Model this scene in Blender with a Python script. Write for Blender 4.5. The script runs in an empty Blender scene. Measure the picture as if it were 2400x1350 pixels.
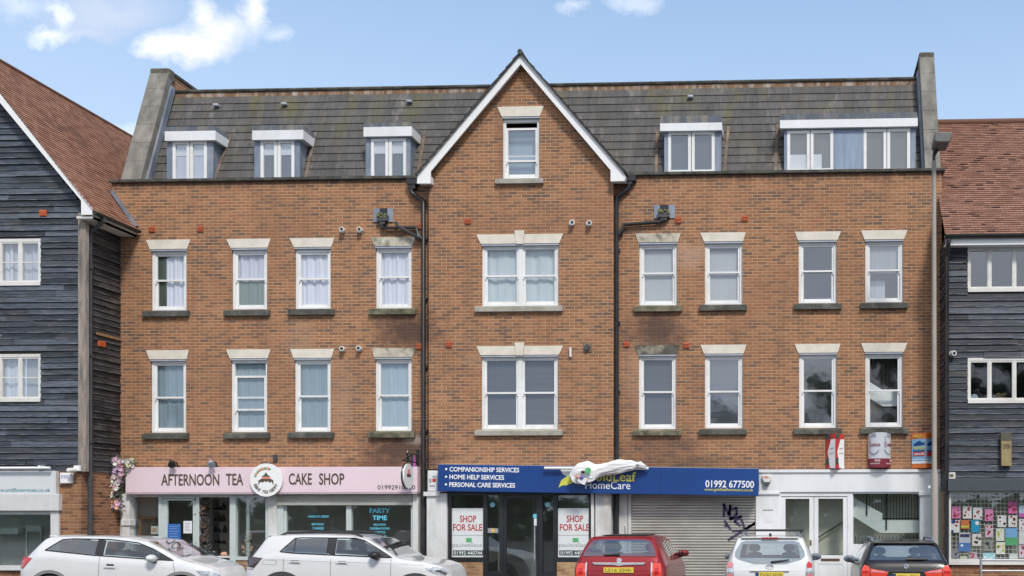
import bpy, bmesh, math, random
import numpy as np
from math import radians, sin, cos, pi, tan, atan
from mathutils import Vector, Matrix
random.seed(7)
SC = bpy.context.scene
COL = SC.collection
# ------------------------------------------------------------------ camera
FPX, CX, HZ, CH, D0 = 2400.0, 1765.0, 1215.0, 1.85, 24.0      # focal length in photo pixels, principal point, horizon, eye height, distance
YAW = atan(100.0 / FPX)
cd = bpy.data.cameras.new('camera'); cam = bpy.data.objects.new('camera', cd); COL.objects.link(cam)
cd.sensor_width = 36.0; cd.lens = 36.0 * FPX / 2400.0
cd.shift_x = (1200.0 - CX) / 2400.0; cd.shift_y = (HZ - 675.0) / 2400.0
cd.clip_start = 0.1; cd.clip_end = 2000.0
cam.location = (0, -D0, CH); cam.rotation_euler = (pi / 2, 0, YAW)
SC.camera = cam
# ------------------------------------------------------------------ colour management
SC.view_settings.view_transform = 'Standard'; SC.view_settings.look = 'None'
SC.view_settings.exposure = 0.72; SC.view_settings.gamma = 1.0
# ------------------------------------------------------------------ sun
SUN_EL, SUN_AZ = radians(48), radians(28)     # azimuth measured from -Y towards +X
sl = bpy.data.lights.new('sun', 'SUN'); sun = bpy.data.objects.new('sun', sl); COL.objects.link(sun)
sl.energy = 1.9; sl.angle = radians(10); sl.color = (1.0, 0.95, 0.88)
sdir = Vector((sin(SUN_AZ) * cos(SUN_EL), -cos(SUN_AZ) * cos(SUN_EL), sin(SUN_EL)))
sun.rotation_euler = sdir.to_track_quat('Z', 'Y').to_euler()
sun.location = (10, -30, 40)
# ------------------------------------------------------------------ node helper
class NT:
    def __init__(s, tree): s.t = tree; s.N = tree.nodes; s.L = tree.links
    def put(s, sock, v):
        if hasattr(v, 'node'): s.L.new(v, sock)
        elif isinstance(v, (tuple, list)):
            v = tuple(v)
            if sock.type == 'RGBA' and len(v) == 3: v = v + (1,)
            sock.default_value = v
        else: sock.default_value = v
    def n(s, typ, ins=None, **props):
        nd = s.N.new(typ)
        for k, v in props.items(): setattr(nd, k, v)
        for k, v in (ins or {}).items(): s.put(nd.inputs[k], v)
        return nd
    def m(s, op, a, b=0.0, c=0.0, clamp=False):
        nd = s.N.new('ShaderNodeMath'); nd.operation = op; nd.use_clamp = clamp
        s.put(nd.inputs[0], a); s.put(nd.inputs[1], b); s.put(nd.inputs[2], c)
        return nd.outputs[0]
    def mr(s, v, a, b, c=0.0, d=1.0):
        nd = s.N.new('ShaderNodeMapRange'); nd.clamp = True
        for i, q in enumerate((v, a, b, c, d)): s.put(nd.inputs[i], q)
        return nd.outputs[0]
    def mix(s, f, a, b, blend='MIX'):
        nd = s.N.new('ShaderNodeMix'); nd.data_type = 'RGBA'; nd.blend_type = blend
        s.put(nd.inputs[0], f); s.put(nd.inputs[6], a); s.put(nd.inputs[7], b)
        return nd.outputs[2]
    def noise(s, vec, scale, detail=3.0, rough=0.55):
        return s.n('ShaderNodeTexNoise', {'Vector': vec, 'Scale': scale, 'Detail': detail, 'Roughness': rough}).outputs[0]
    def ramp(s, f, stops):
        nd = s.N.new('ShaderNodeValToRGB'); e = nd.color_ramp.elements
        while len(e) < len(stops): e.new(0.5)
        for i, (p, c) in enumerate(stops): e[i].position = p; e[i].color = tuple(c) + (1,)
        s.L.new(f, nd.inputs[0]); return nd.outputs[0]
    def vec(s, x, y, z=0.0):
        nd = s.N.new('ShaderNodeCombineXYZ'); s.put(nd.inputs[0], x); s.put(nd.inputs[1], y); s.put(nd.inputs[2], z); return nd.outputs[0]
    def sep(s, v):
        nd = s.N.new('ShaderNodeSeparateXYZ'); s.L.new(v, nd.inputs[0]); return nd.outputs
def ray(px, py):
    u = (px - CX) / FPX
    k = u * sin(YAW) + cos(YAW)
    return (u * cos(YAW) - sin(YAW)) / k, (HZ - py) / FPX / k
# ------------------------------------------------------------------ sky
W = bpy.data.worlds.new('World'); SC.world = W; W.use_nodes = True
t = NT(W.node_tree); t.N.clear()
skyn = t.n('ShaderNodeTexSky', sky_type='NISHITA', sun_disc=False, sun_elevation=SUN_EL, sun_rotation=pi - SUN_AZ, air_density=1.0, dust_density=0.6, ozone_density=1.4)
tc = t.n('ShaderNodeTexCoord').outputs['Generated']
dx, dy, dz = t.sep(tc)
sky_col = t.mix(0.62, skyn.outputs[0], (3.6, 5.2, 7.7))                 # thin high haze evens the blue
fy = t.m('MAXIMUM', dy, 0.05)
p = t.vec(t.m('DIVIDE', dx, fy), t.m('DIVIDE', dz, fy), 0)
n1 = t.n('ShaderNodeTexNoise', {'Vector': p, 'Scale': 12.0, 'Detail': 8.0, 'Roughness': 0.68})
wob = t.n('ShaderNodeVectorMath', {0: n1.outputs[1], 1: (0.5, 0.5, 0.5)}, operation='SUBTRACT').outputs[0]
wob = t.n('ShaderNodeVectorMath', {0: wob, 'Scale': 0.07}, operation='SCALE').outputs[0]
pw = t.n('ShaderNodeVectorMath', {0: p, 1: wob}, operation='ADD').outputs[0]
pxs, pys, _ = t.sep(pw)
def blob(px, py, rx, ry, soft=0.75):
    c = ray(px, py)
    a = t.m('DIVIDE', t.m('SUBTRACT', pxs, c[0]), rx / FPX); b = t.m('DIVIDE', t.m('SUBTRACT', pys, c[1]), ry / FPX)
    r = t.m('SQRT', t.m('ADD', t.m('MULTIPLY', a, a), t.m('MULTIPLY', b, b)))
    return t.mr(r, 1.25, 1.25 - soft, 0, 1)
def mx(l):
    o = l[0]
    for q in l[1:]: o = t.m('MAXIMUM', o, q)
    return o
front = t.mr(dy, 0.0, 0.1)
sky_col = t.mix(t.mr(t.m('DIVIDE', dz, t.m('SQRT', t.m('ADD', t.m('MULTIPLY', dx, dx), t.m('MULTIPLY', dy, dy)))), 0.50, 0.22, 0, 0.45), sky_col, (6.2, 7.4, 9.0))
white = mx([blob(440, 112, 115, 50, .85), blob(510, 75, 80, 55, 1.0), blob(585, 25, 34, 60, 1.0), blob(375, 118, 60, 42, .8), blob(480, 38, 40, 42, 1.0)])
grey = mx([blob(250, 26, 165, 58, 1.0), blob(190, 68, 140, 26, 1.0)])
edge = mx([blob(150, 25, 26, 34, .9), blob(110, 70, 55, 22, 1.0)])
thin = mx([blob(1490, 2, 60, 26, .9), blob(1345, 32, 40, 14, 1.1), blob(310, 300, 60, 26, 1.1), blob(40, 10, 90, 26, 1.2), blob(640, 80, 45, 24, 1.2)])
thin = t.m('MULTIPLY', thin, 0.42)
c = t.mix(t.m('MULTIPLY', t.m('MULTIPLY', grey, 0.85), front), sky_col, (4.9, 5.6, 6.9))
c = t.mix(t.m('MULTIPLY', t.m('MULTIPLY', edge, 0.7), front), c, (8.2, 8.6, 9.3))
c = t.mix(t.m('MULTIPLY', thin, front), c, (8.0, 8.4, 9.0))
wsh = t.mix(t.noise(p, 22.0, 4.0), (5.9, 6.3, 7.5), (9.6, 9.5, 9.7))
c = t.mix(t.m('MULTIPLY', t.m('MULTIPLY', white, 0.95), front), c, wsh)
# broken cloud over the other half of the sky, behind the photographer
bn = t.n('ShaderNodeTexNoise', {'Vector': tc, 'Scale': 2.6, 'Detail': 6.0, 'Roughness': 0.55}).outputs[0]
back = t.m('MULTIPLY', t.mr(dy, -0.02, -0.3), t.mr(bn, 0.34, 0.58))
bcol = t.mix(t.noise(tc, 5.0, 4.0), (4.6, 5.0, 6.0), (9.0, 9.1, 9.4))
c = t.mix(t.m('MULTIPLY', back, 0.9), c, bcol)
bg = t.n('ShaderNodeBackground', {'Color': c, 'Strength': 0.085})
t.L.new(bg.outputs[0], t.n('ShaderNodeOutputWorld').inputs[0])
# ------------------------------------------------------------------ placing: a point of the photograph on a plane parallel to the street front
def F(px, py, Y=0.0):
    u = (px - CX) / FPX
    tt = (Y + D0) / (u * sin(YAW) + cos(YAW))
    return tt * (u * cos(YAW) - sin(YAW)), CH + tt * (HZ - py) / FPX
def X(px, Y=0.0): return F(px, 1200, Y)[0]
def Z(py, px=1200, Y=0.0): return F(px, py, Y)[1]
def R4(px0, py0, px1, py1, Y=0.0):
    xm = (px0 + px1) / 2
    return X(px0, Y), X(px1, Y), Z(py1, xm, Y), Z(py0, xm, Y)
# ------------------------------------------------------------------ mesh helper
ORG = {}
class MB:
    def __init__(s, f=None): s.v = []; s.f = []; s.uv = []; s.mi = []; s.cur = 0; s.T = f
    def face(s, pts, uv=None):
        i = len(s.v)
        s.v += [s.T(*q) if s.T else tuple(q) for q in pts]
        s.f.append(tuple(range(i, i + len(pts)))); s.uv.append(uv); s.mi.append(s.cur); return s
    def box(s, x0, x1, y0, y1, z0, z1):
        a = (x0, y0, z0); b = (x1, y0, z0); c = (x1, y1, z0); d = (x0, y1, z0); e = (x0, y0, z1); f = (x1, y0, z1); g = (x1, y1, z1); h = (x0, y1, z1)
        for q in ((a, b, f, e), (b, c, g, f), (c, d, h, g), (d, a, e, h), (e, f, g, h), (d, c, b, a)): s.face(q)
        return s
    def pbox(s, px0, py0, px1, py1, Y, depth, fy=None):
        x0, x1, z0, z1 = R4(px0, py0, px1, py1, Y if fy is None else fy)
        return s.box(x0, x1, Y, Y + depth, z0, z1)
    def prism(s, poly, y0, y1):                 # poly in (x,z), counter-clockwise seen from -y
        n = len(poly)
        s.face([(x, y0, z) for x, z in poly]); s.face([(x, y1, z) for x, z in reversed(poly)])
        for i in range(n):
            a = poly[i]; b = poly[(i + 1) % n]
            s.face([(b[0], y0, b[1]), (a[0], y0, a[1]), (a[0], y1, a[1]), (b[0], y1, b[1])])
        return s
    def tube(s, pts, r, n=10, caps=True):
        P = [Vector(q) for q in pts]; rings = []
        rr = r if isinstance(r, (list, tuple)) else [r] * len(P)
        for i, q in enumerate(P):
            d = ((P[i + 1] - q).normalized() if i < len(P) - 1 else Vector((0, 0, 0))) + ((q - P[i - 1]).normalized() if i else Vector((0, 0, 0)))
            d.normalize(); a = d.orthogonal().normalized() if i == 0 else (a - d * a.dot(d)).normalized(); b = d.cross(a)
            rings.append([tuple(q + (a * cos(2 * pi * k / n) + b * sin(2 * pi * k / n)) * rr[i]) for k in range(n)])
        for i in range(len(P) - 1):
            for k in range(n): s.face([rings[i][k], rings[i][(k + 1) % n], rings[i + 1][(k + 1) % n], rings[i + 1][k]])
        if caps: s.face(rings[0][::-1]); s.face(rings[-1])
        return s
    def cyl(s, c, ax, r, h, n=20): 
        c = Vector(c); ax = Vector(ax).normalized(); return s.tube([c, c + ax * h], r, n)
    def ball(s, c, rx, ry, rz, n=10, m=6):
        P = lambda i, j: (c[0] + rx * cos(2 * pi * i / n) * sin(pi * j / m), c[1] + ry * sin(2 * pi * i / n) * sin(pi * j / m), c[2] + rz * cos(pi * j / m))
        for j in range(m):
            for i in range(n):
                q = [P(i, j), P(i, j + 1), P(i + 1, j + 1), P(i + 1, j)]
                if j == 0: q = q[:3]
                elif j == m - 1: q = [q[0], q[1], q[3]]
                s.face(q)
        return s
    def build(s, name, mats, parent=None, smooth=False, merge=True, bevel=0.0):
        mats = mats if isinstance(mats, (list, tuple)) else [mats]
        o0 = Vector(ORG.get(parent.name, (0, 0, 0))) if parent else Vector((0, 0, 0))
        me = bpy.data.meshes.new(name)
        me.from_pydata([tuple(Vector(q) - o0) for q in s.v], [], s.f)
        if any(s.uv):
            ul = me.uv_layers.new(name='UVMap'); li = 0
            for f, uv in zip(s.f, s.uv):
                for k in range(len(f)):
                    ul.data[li].uv = uv[k] if uv else (0, 0); li += 1
        for m_ in mats: me.materials.append(MAT(m_))
        for pl, mi in zip(me.polygons, s.mi): pl.material_index = mi
        if merge:
            bm = bmesh.new(); bm.from_mesh(me); bmesh.ops.remove_doubles(bm, verts=bm.verts, dist=0.0004)
            bm.to_mesh(me); bm.free()
        if smooth:
            for pl in me.polygons: pl.use_smooth = True
            try: me.set_sharp_from_angle(angle=radians(40))
            except Exception: pass
        o = bpy.data.objects.new(name, me); COL.objects.link(o)
        if parent: o.parent = parent; ORG[o.name] = tuple(o0)
        if bevel:
            md = o.modifiers.new('bevel', 'BEVEL'); md.width = bevel; md.segments = 2; md.limit_method = 'ANGLE'; md.angle_limit = radians(40)
        return o
def tag(o, label=None, cat=None, group=None, kind=None):
    for k, v in (('label', label), ('category', cat), ('group', group), ('kind', kind)):
        if v: o[k] = v
    return o
def thing(name, label, cat, loc, group=None):
    o = bpy.data.objects.new(name, None); COL.objects.link(o); o.empty_display_size = 0.2
    o.location = loc; ORG[o.name] = tuple(loc)
    return tag(o, label, cat, group)
def text(s, box, Y, mat, parent, name='lettering', depth=0.006, bold=0.0, shear=0.0, fit=True, side=None):
    """writing fitted to a box of the photograph on the plane Y (or box = (x0,x1,z0,z1) with side)"""
    cu = bpy.data.curves.new('t', 'FONT'); cu.body = s; cu.offset = bold; cu.shear = shear; cu.resolution_u = 3
    ob = bpy.data.objects.new('t', cu); COL.objects.link(ob)
    bpy.context.view_layer.update()
    me = bpy.data.meshes.new_from_object(ob.evaluated_get(bpy.context.evaluated_depsgraph_get()))
    bpy.data.objects.remove(ob)
    x0, x1, z0, z1 = box if side else R4(*box, Y)
    xs = [v.co.x for v in me.vertices]; ys = [v.co.y for v in me.vertices]
    a, b, c_, d_ = min(xs), max(xs), min(ys), max(ys)
    mb = MB()
    V = [(x0 + (v.co.x - a) / (b - a) * (x1 - x0), z0 + (v.co.y - c_) / (d_ - c_) * (z1 - z0)) for v in me.vertices]
    P3 = side if side else (lambda x, z, o: (x, Y - o, z))
    for pl in me.polygons:
        mb.face([P3(*V[i], depth) for i in pl.vertices])
    edges = {}
    for pl in me.polygons:
        vs = list(pl.vertices)
        for i in range(len(vs)): edges.setdefault(tuple(sorted((vs[i], vs[(i + 1) % len(vs)]))), []).append((vs[i], vs[(i + 1) % len(vs)]))
    for e in edges.values():
        if len(e) == 1:
            i, j = e[0]; mb.face([P3(*V[j], depth), P3(*V[i], depth), P3(*V[i], 0.0), P3(*V[j], 0.0)])
    bpy.data.meshes.remove(me)
    return mb.build(name, mat, parent)
# ------------------------------------------------------------------ materials
MATS = {}; DEF = {}
def MAT(k):
    if not isinstance(k, str): return k
    if k not in MATS:
        MATS[k] = DEF[k](k) if k in DEF else bpy.data.materials[k]
    return MATS[k]
def newmat(name):
    m_ = bpy.data.materials.new(name); m_.use_nodes = True
    q = NT(m_.node_tree); q.N.clear()
    bs = q.n('ShaderNodeBsdfPrincipled'); out = q.n('ShaderNodeOutputMaterial'); q.L.new(bs.outputs[0], out.inputs[0])
    return m_, q, bs, out
def pos(q): return q.n('ShaderNodeNewGeometry').outputs['Position']
def P(rgb, rough=0.6, metal=0.0, var=0.12, scale=6.0, stretch=(1, 1, 1), dirt=None, dirt_amt=0.0, coat=0.0, bump=0.0, spec=0.5, obj=False):
    def make(name):
        m_, q, bs, out = newmat(name)
        tcn = q.n('ShaderNodeTexCoord').outputs['Object'] if obj else pos(q)
        v = q.n('ShaderNodeMapping', {'Vector': tcn, 'Scale': stretch}).outputs[0]
        nz = q.noise(v, scale, 5.0, 0.6)
        lo = tuple(max(0, x * (1 - var)) for x in rgb); hi = tuple(min(1, x * (1 + var)) for x in rgb)
        col = q.mix(q.mr(nz, 0.3, 0.7), lo, hi)
        if dirt:
            dn = q.noise(v, scale * 0.45, 6.0, 0.65)
            col = q.mix(q.m('MULTIPLY', q.mr(dn, 0.48, 0.66), dirt_amt), col, dirt)
        q.put(bs.inputs['Base Color'], col); bs.inputs['Metallic'].default_value = metal
        q.put(bs.inputs['Roughness'], q.mr(nz, 0.2, 0.8, max(0.02, rough - 0.06), min(1, rough + 0.06)))
        bs.inputs['Specular IOR Level'].default_value = spec; bs.inputs['Coat Weight'].default_value = coat; bs.inputs['Coat Roughness'].default_value = 0.04
        if bump:
            q.L.new(q.n('ShaderNodeBump', {'Height': nz, 'Distance': bump, 'Strength': 0.6}).outputs[0], bs.inputs['Normal'])
        return m_
    return make
# stains on the brick face: photo position, radii in pixels, strength, colour
STAINS = [(960, 775, 95, 60, .92, (.09, .055, .045)), (1540, 775, 85, 66, .9, (.105, .066, .052)), (940, 1052, 115, 66, .9, (.09, .055, .045)), (1545, 1052, 115, 48, .6, (.12, .07, .055)),
          (880, 1090, 110, 28, .6, (.1, .06, .045)), (965, 545, 60, 30, .45, (.12, .07, .05)), (1620, 600, 45, 35, .4, (.5, .36, .28)), (1180, 845, 90, 25, .35, (.48, .33, .22)),
          (1500, 880, 60, 90, .3, (.42, .28, .2)), (970, 1030, 30, 14, .5, (.5, .4, .34)), (1620, 1085, 170, 22, .5, (.1, .07, .05)), (1010, 1100, 40, 60, .5, (.07, .05, .045)),
          (700, 800, 40, 60, .22, (.45, .33, .25)), (800, 930, 40, 100, .25, (.42, .3, .22))]
def brick(cols, mortar, stains=(), top=None, dark=0.0):
    def make(name):
        m_, q, bs, out = newmat(name)
        x, y, z = q.sep(pos(q))
        u = q.m('ADD', x, y)
        rv = q.m('DIVIDE', z, 0.075); row = q.m('FLOOR', rv); fv = q.m('SUBTRACT', rv, row)
        cu = q.m('ADD', q.m('DIVIDE', u, 0.225), q.m('MULTIPLY', q.m('MODULO', row, 2.0), 0.5)); co = q.m('FLOOR', cu); fu = q.m('SUBTRACT', cu, co)
        du = q.m('MULTIPLY', q.m('MINIMUM', fu, q.m('SUBTRACT', 1.0, fu)), 0.225)
        dv = q.m('MULTIPLY', q.m('MINIMUM', fv, q.m('SUBTRACT', 1.0, fv)), 0.075)
        mo = q.mr(q.m('MINIMUM', du, dv), 0.004, 0.0085, 1, 0)
        wn = q.n('ShaderNodeTexWhiteNoise', {'Vector': q.vec(co, row, 0)}, noise_dimensions='3D')
        pv = q.vec(u, z, 0)
        big = q.noise(pv, 0.9, 4.0); mid = q.noise(q.vec(u, q.m('MULTIPLY', z, 3.0), 3.0), 2.2, 3.0)
        v = q.m('ADD', q.m('ADD', .14, q.m('MULTIPLY', wn.outputs[0], .72)), q.m('ADD', q.m('MULTIPLY', q.m('SUBTRACT', big, 0.5), 0.8), q.m('MULTIPLY', q.m('SUBTRACT', mid, 0.5), 1.0)), clamp=True)
        v = q.m('SUBTRACT', v, dark, clamp=True)
        col = q.ramp(v, cols)
        fine = q.noise(pv, 30.0, 4.0, 0.7)
        col = q.mix(0.35, col, q.mix(fine, (.4, .4, .4), (1.15, 1.15, 1.15)), 'MULTIPLY')
        mcol = q.mix(q.noise(pv, 2.0, 3.0), tuple(a * .75 for a in mortar), tuple(min(1, a * 1.15) for a in mortar))
        col = q.mix(mo, col, mcol)
        n3 = q.noise(pv, 3.5, 5.0, 0.65)
        pat = q.noise(q.vec(q.m('MULTIPLY', u, .35), q.m('MULTIPLY', z, .5), 11), 1.0, 5.0, .6)
        col = q.mix(q.m('MULTIPLY', q.mr(pat, .5, .72), .45), col, (.25, .125, .078))
        strk = q.noise(q.vec(q.m('MULTIPLY', u, 2.6), q.m('MULTIPLY', z, .22), 21), 1.0, 5.0, .65)
        col = q.mix(q.m('MULTIPLY', q.mr(strk, .52, .74), .5), col, (.16, .09, .062))
        pale = q.noise(q.vec(q.m('MULTIPLY', u, 1.1), q.m('MULTIPLY', z, .8), 31), 1.3, 6.0, .7)
        col = q.mix(q.m('MULTIPLY', q.mr(pale, .58, .78), .25), col, (.47, .31, .19))
        for (sx, sy, rx, ry, st, sc) in stains:
            a, b = F(sx, sy, 0.0)
            ex = q.m('DIVIDE', q.m('SUBTRACT', x, a), rx / 100); ez = q.m('DIVIDE', q.m('SUBTRACT', z, b), ry / 100)
            r = q.m('SQRT', q.m('ADD', q.m('MULTIPLY', ex, ex), q.m('MULTIPLY', ez, ez)))
            r = q.m('ADD', r, q.m('MULTIPLY', q.m('SUBTRACT', n3, 0.5), 1.6))
            col = q.mix(q.m('MULTIPLY', q.mr(r, 1.15, 0.3), st), col, sc)
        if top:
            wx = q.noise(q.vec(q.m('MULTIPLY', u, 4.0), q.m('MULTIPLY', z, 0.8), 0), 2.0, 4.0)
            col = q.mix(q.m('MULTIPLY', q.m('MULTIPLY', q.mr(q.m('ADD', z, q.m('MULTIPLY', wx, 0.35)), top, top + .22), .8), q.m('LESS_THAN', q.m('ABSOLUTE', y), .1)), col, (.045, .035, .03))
        q.put(bs.inputs['Base Color'], col); bs.inputs['Roughness'].default_value = 0.9; bs.inputs['Specular IOR Level'].default_value = 0.2
        hgt = q.m('ADD', q.m('SUBTRACT', 1.0, mo), q.m('MULTIPLY', fine, 0.4))
        q.L.new(q.n('ShaderNodeBump', {'Height': hgt, 'Distance': 0.008, 'Strength': 0.7}).outputs[0], bs.inputs['Normal'])
        return m_
    return make
BC = [(0.0, (.165, .105, .082)), (0.2, (.225, .126, .084)), (0.4, (.30, .150, .086)), (0.62, (.36, .170, .091)), (0.88, (.405, .205, .112)), (1.0, (.35, .147, .078))]
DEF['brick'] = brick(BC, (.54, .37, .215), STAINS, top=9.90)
DEF['brick_low'] = brick([(0.0, (.1, .055, .04)), (0.3, (.24, .11, .06)), (0.6, (.33, .155, .08)), (1.0, (.37, .19, .1))], (.40, .27, .17))
DEF['brick_tan'] = brick([(0.0, (.26, .14, .07)), (0.4, (.40, .24, .12)), (1.0, (.50, .32, .17))], (.42, .32, .22))
def slates(name):
    m_, q, bs, out = newmat(name)
    u, v, _ = q.sep(q.n('ShaderNodeUVMap').outputs[0])
    row = q.m('FLOOR', v)
    cu = q.m('ADD', q.m('DIVIDE', u, 0.42), q.m('MULTIPLY', q.m('MODULO', row, 2.0), 0.5)); co = q.m('FLOOR', cu); fu = q.m('SUBTRACT', cu, co)
    wn = q.n('ShaderNodeTexWhiteNoise', {'Vector': q.vec(co, row, 0)}, noise_dimensions='3D').outputs[0]
    streak = q.noise(q.vec(q.m('MULTIPLY', u, 3.4), q.m('MULTIPLY', v, 0.10), 0), 1.0, 6.0, 0.65)
    fine = q.noise(q.vec(q.m('MULTIPLY', u, 16), q.m('MULTIPLY', v, 1.2), 2), 1.0, 4.0)
    k = q.m('ADD', q.m('MULTIPLY', wn, 0.16), q.m('ADD', q.m('MULTIPLY', streak, 0.95), q.m('MULTIPLY', q.m('SUBTRACT', fine, .5), 0.5)))
    col = q.ramp(q.m('SUBTRACT', k, 0.15, clamp=True), [(0.0, (.045, .042, .042)), (0.35, (.082, .077, .074)), (0.6, (.125, .118, .11)), (1.0, (.25, .24, .215))])
    moss = q.m('MULTIPLY', q.mr(q.noise(q.vec(q.m('MULTIPLY', u, 1.6), q.m('MULTIPLY', v, 0.12), 7), 1.3, 5.0, 0.65), 0.50, 0.68), q.mr(v, 2.0, 12.0, 0.15, 0.65))
    col = q.mix(moss, col, (.14, .125, .045))
    pale = q.m('MULTIPLY', q.mr(q.noise(q.vec(q.m('MULTIPLY', u, 2.2), q.m('MULTIPLY', v, 0.16), 3), 1.6, 5.0, 0.7), 0.58, 0.75), 0.6)
    col = q.mix(pale, col, (.30, .28, .25))
    joint = q.mr(q.m('MINIMUM', fu, q.m('SUBTRACT', 1.0, fu)), 0.0, 0.014, 0.45, 0)
    col = q.mix(joint, col, (.025, .024, .024))
    q.put(bs.inputs['Base Color'], col); bs.inputs['Roughness'].default_value = 0.75; bs.inputs['Specular IOR Level'].default_value = .35
    q.L.new(q.n('ShaderNodeBump', {'Height': fine, 'Distance': 0.006, 'Strength': 0.5}).outputs[0], bs.inputs['Normal'])
    return m_
DEF['slates'] = slates
def tiles(c0, c1, c2, holes=0.0, w=0.165):
    def make(name):
        m_, q, bs, out = newmat(name)
        u, v, _ = q.sep(q.n('ShaderNodeUVMap').outputs[0])
        row = q.m('FLOOR', v); fv = q.m('SUBTRACT', v, row)
        cu = q.m('ADD', q.m('DIVIDE', u, w), q.m('MULTIPLY', q.m('MODULO', row, 2.0), 0.5)); co = q.m('FLOOR', cu); fu = q.m('SUBTRACT', cu, co)
        wn = q.n('ShaderNodeTexWhiteNoise', {'Vector': q.vec(co, row, 0)}, noise_dimensions='3D').outputs[0]
        big = q.noise(q.vec(u, q.m('MULTIPLY', v, 0.1), 0), 0.55, 5.0, 0.6)
        k = q.m('ADD', q.m('MULTIPLY', wn, 0.55), q.m('MULTIPLY', big, 0.5), clamp=True)
        col = q.ramp(k, [(0.15, c0), (0.5, c1), (0.95, c2)])
        joint = q.mr(q.m('MINIMUM', fu, q.m('SUBTRACT', 1.0, fu)), 0.0, 0.07, 0.5, 0)
        col = q.mix(joint, col, tuple(a * .35 for a in c0))
        grime = q.mr(q.noise(q.vec(u, q.m('MULTIPLY', v, 0.12), 5), 1.1, 5.0, .6), .55, .75)
        col = q.mix(q.m('MULTIPLY', grime, .5), col, (.09, .06, .05))
        if holes:
            bl = q.mr(q.noise(q.vec(u, q.m('MULTIPLY', v, 0.1), 9), 0.5, 2.0), 0.35, 0.6)
            h = q.m('MULTIPLY', q.m('LESS_THAN', q.n('ShaderNodeTexWhiteNoise', {'Vector': q.vec(co, row, 5)}, noise_dimensions='3D').outputs[0], q.m('MULTIPLY', bl, holes)), q.m('LESS_THAN', fv, 0.5))
            col = q.mix(h, col, (.03, .018, .015))  # scattered dark spots painted for tile gaps and the shade in them
        q.put(bs.inputs['Base Color'], col); bs.inputs['Roughness'].default_value = 0.85; bs.inputs['Specular IOR Level'].default_value = .25
        return m_
    return make
DEF['tiles_clay'] = tiles((.17, .08, .05), (.29, .14, .088), (.37, .20, .13))
DEF['tiles_red'] = tiles((.165, .085, .06), (.245, .125, .085), (.31, .172, .122), holes=0.07, w=0.17)
def boards(base, lite, brown, amt):
    def make(name):
        m_, q, bs, out = newmat(name)
        u, v, _ = q.sep(q.n('ShaderNodeUVMap').outputs[0]); row = q.m('FLOOR', v)
        wn = q.n('ShaderNodeTexWhiteNoise', {'Vector': q.vec(row, q.m('FLOOR', q.m('DIVIDE', u, 2.7)), 0)}, noise_dimensions='3D').outputs[0]
        g = q.noise(q.vec(q.m('MULTIPLY', u, .9), q.m('MULTIPLY', v, 2.6), q.m('MULTIPLY', wn, 60)), 1.0, 6.0, 0.68)
        g2 = q.noise(q.vec(q.m('MULTIPLY', u, 5.0), q.m('MULTIPLY', v, 7.0), 4.0), 1.0, 5.0, 0.7)
        k = q.m('ADD', q.m('MULTIPLY', wn, 0.30), q.m('ADD', q.m('MULTIPLY', g, 0.67), q.m('MULTIPLY', q.m('SUBTRACT', g2, 0.5), 0.6)))
        col = q.ramp(q.m('SUBTRACT', k, .12, clamp=True), [(0.18, tuple(a * .25 for a in base)), (0.38, base), (0.56, lite), (0.85, tuple(min(1, a * 2.1) for a in lite))])
        col = q.mix(q.m('MULTIPLY', q.mr(q.noise(q.vec(q.m('MULTIPLY', u, .9), q.m('MULTIPLY', v, .5), 8), 1.0, 5.0, .65), .5, .7), amt), col, brown)
        fv = q.m('SUBTRACT', v, row); pale_edge = q.m('MULTIPLY', q.mr(fv, .20, .04), q.mr(q.noise(q.vec(q.m('MULTIPLY', u, 2.2), row, 15), 1.0, 5.0, .7), .42, .62))
        col = q.mix(q.m('MULTIPLY', pale_edge, .75), col, (.24, .25, .26))  # boards turn paler in broken patches along the lower edge
        q.put(bs.inputs['Base Color'], col); bs.inputs['Roughness'].default_value = 0.62; bs.inputs['Specular IOR Level'].default_value = .35
        q.L.new(q.n('ShaderNodeBump', {'Height': g2, 'Distance': 0.006, 'Strength': 0.5}).outputs[0], bs.inputs['Normal'])
        return m_
    return make
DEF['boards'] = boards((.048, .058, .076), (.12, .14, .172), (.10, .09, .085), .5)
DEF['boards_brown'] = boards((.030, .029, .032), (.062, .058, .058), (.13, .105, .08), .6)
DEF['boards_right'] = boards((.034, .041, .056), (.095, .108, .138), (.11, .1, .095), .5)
def glass(refl, tint=(1, 1, 1), rough=0.0, wav=0.0):
    def make(name):
        m_ = bpy.data.materials.new(name); m_.use_nodes = True; q = NT(m_.node_tree); q.N.clear()
        tr = q.n('ShaderNodeBsdfTransparent', {'Color': tint}); gl = q.n('ShaderNodeBsdfGlossy', {'Color': (.95, .97, 1), 'Roughness': rough})
        ge = q.n('ShaderNodeNewGeometry')
        dt = q.n('ShaderNodeVectorMath', {0: ge.outputs['Incoming'], 1: ge.outputs['Normal']}, operation='DOT_PRODUCT').outputs['Value']
        fr = q.m('ADD', .04, q.m('MULTIPLY', .96, q.m('POWER', q.m('SUBTRACT', 1.0, q.m('ABSOLUTE', dt), clamp=True), 5.0)))
        fac = q.m('ADD', q.m('MULTIPLY', fr, 1.6), refl, clamp=True)
        if wav:
            nz = q.noise(pos(q), 2.2, 2.0)
            bp = q.n('ShaderNodeBump', {'Height': nz, 'Distance': wav, 'Strength': 1.0}).outputs[0]
            q.L.new(bp, gl.inputs['Normal'])
        mxs = q.n('ShaderNodeMixShader', {0: fac, 1: tr.outputs[0], 2: gl.outputs[0]})
        q.L.new(mxs.outputs[0], q.n('ShaderNodeOutputMaterial').inputs[0]); return m_
    return make
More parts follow.
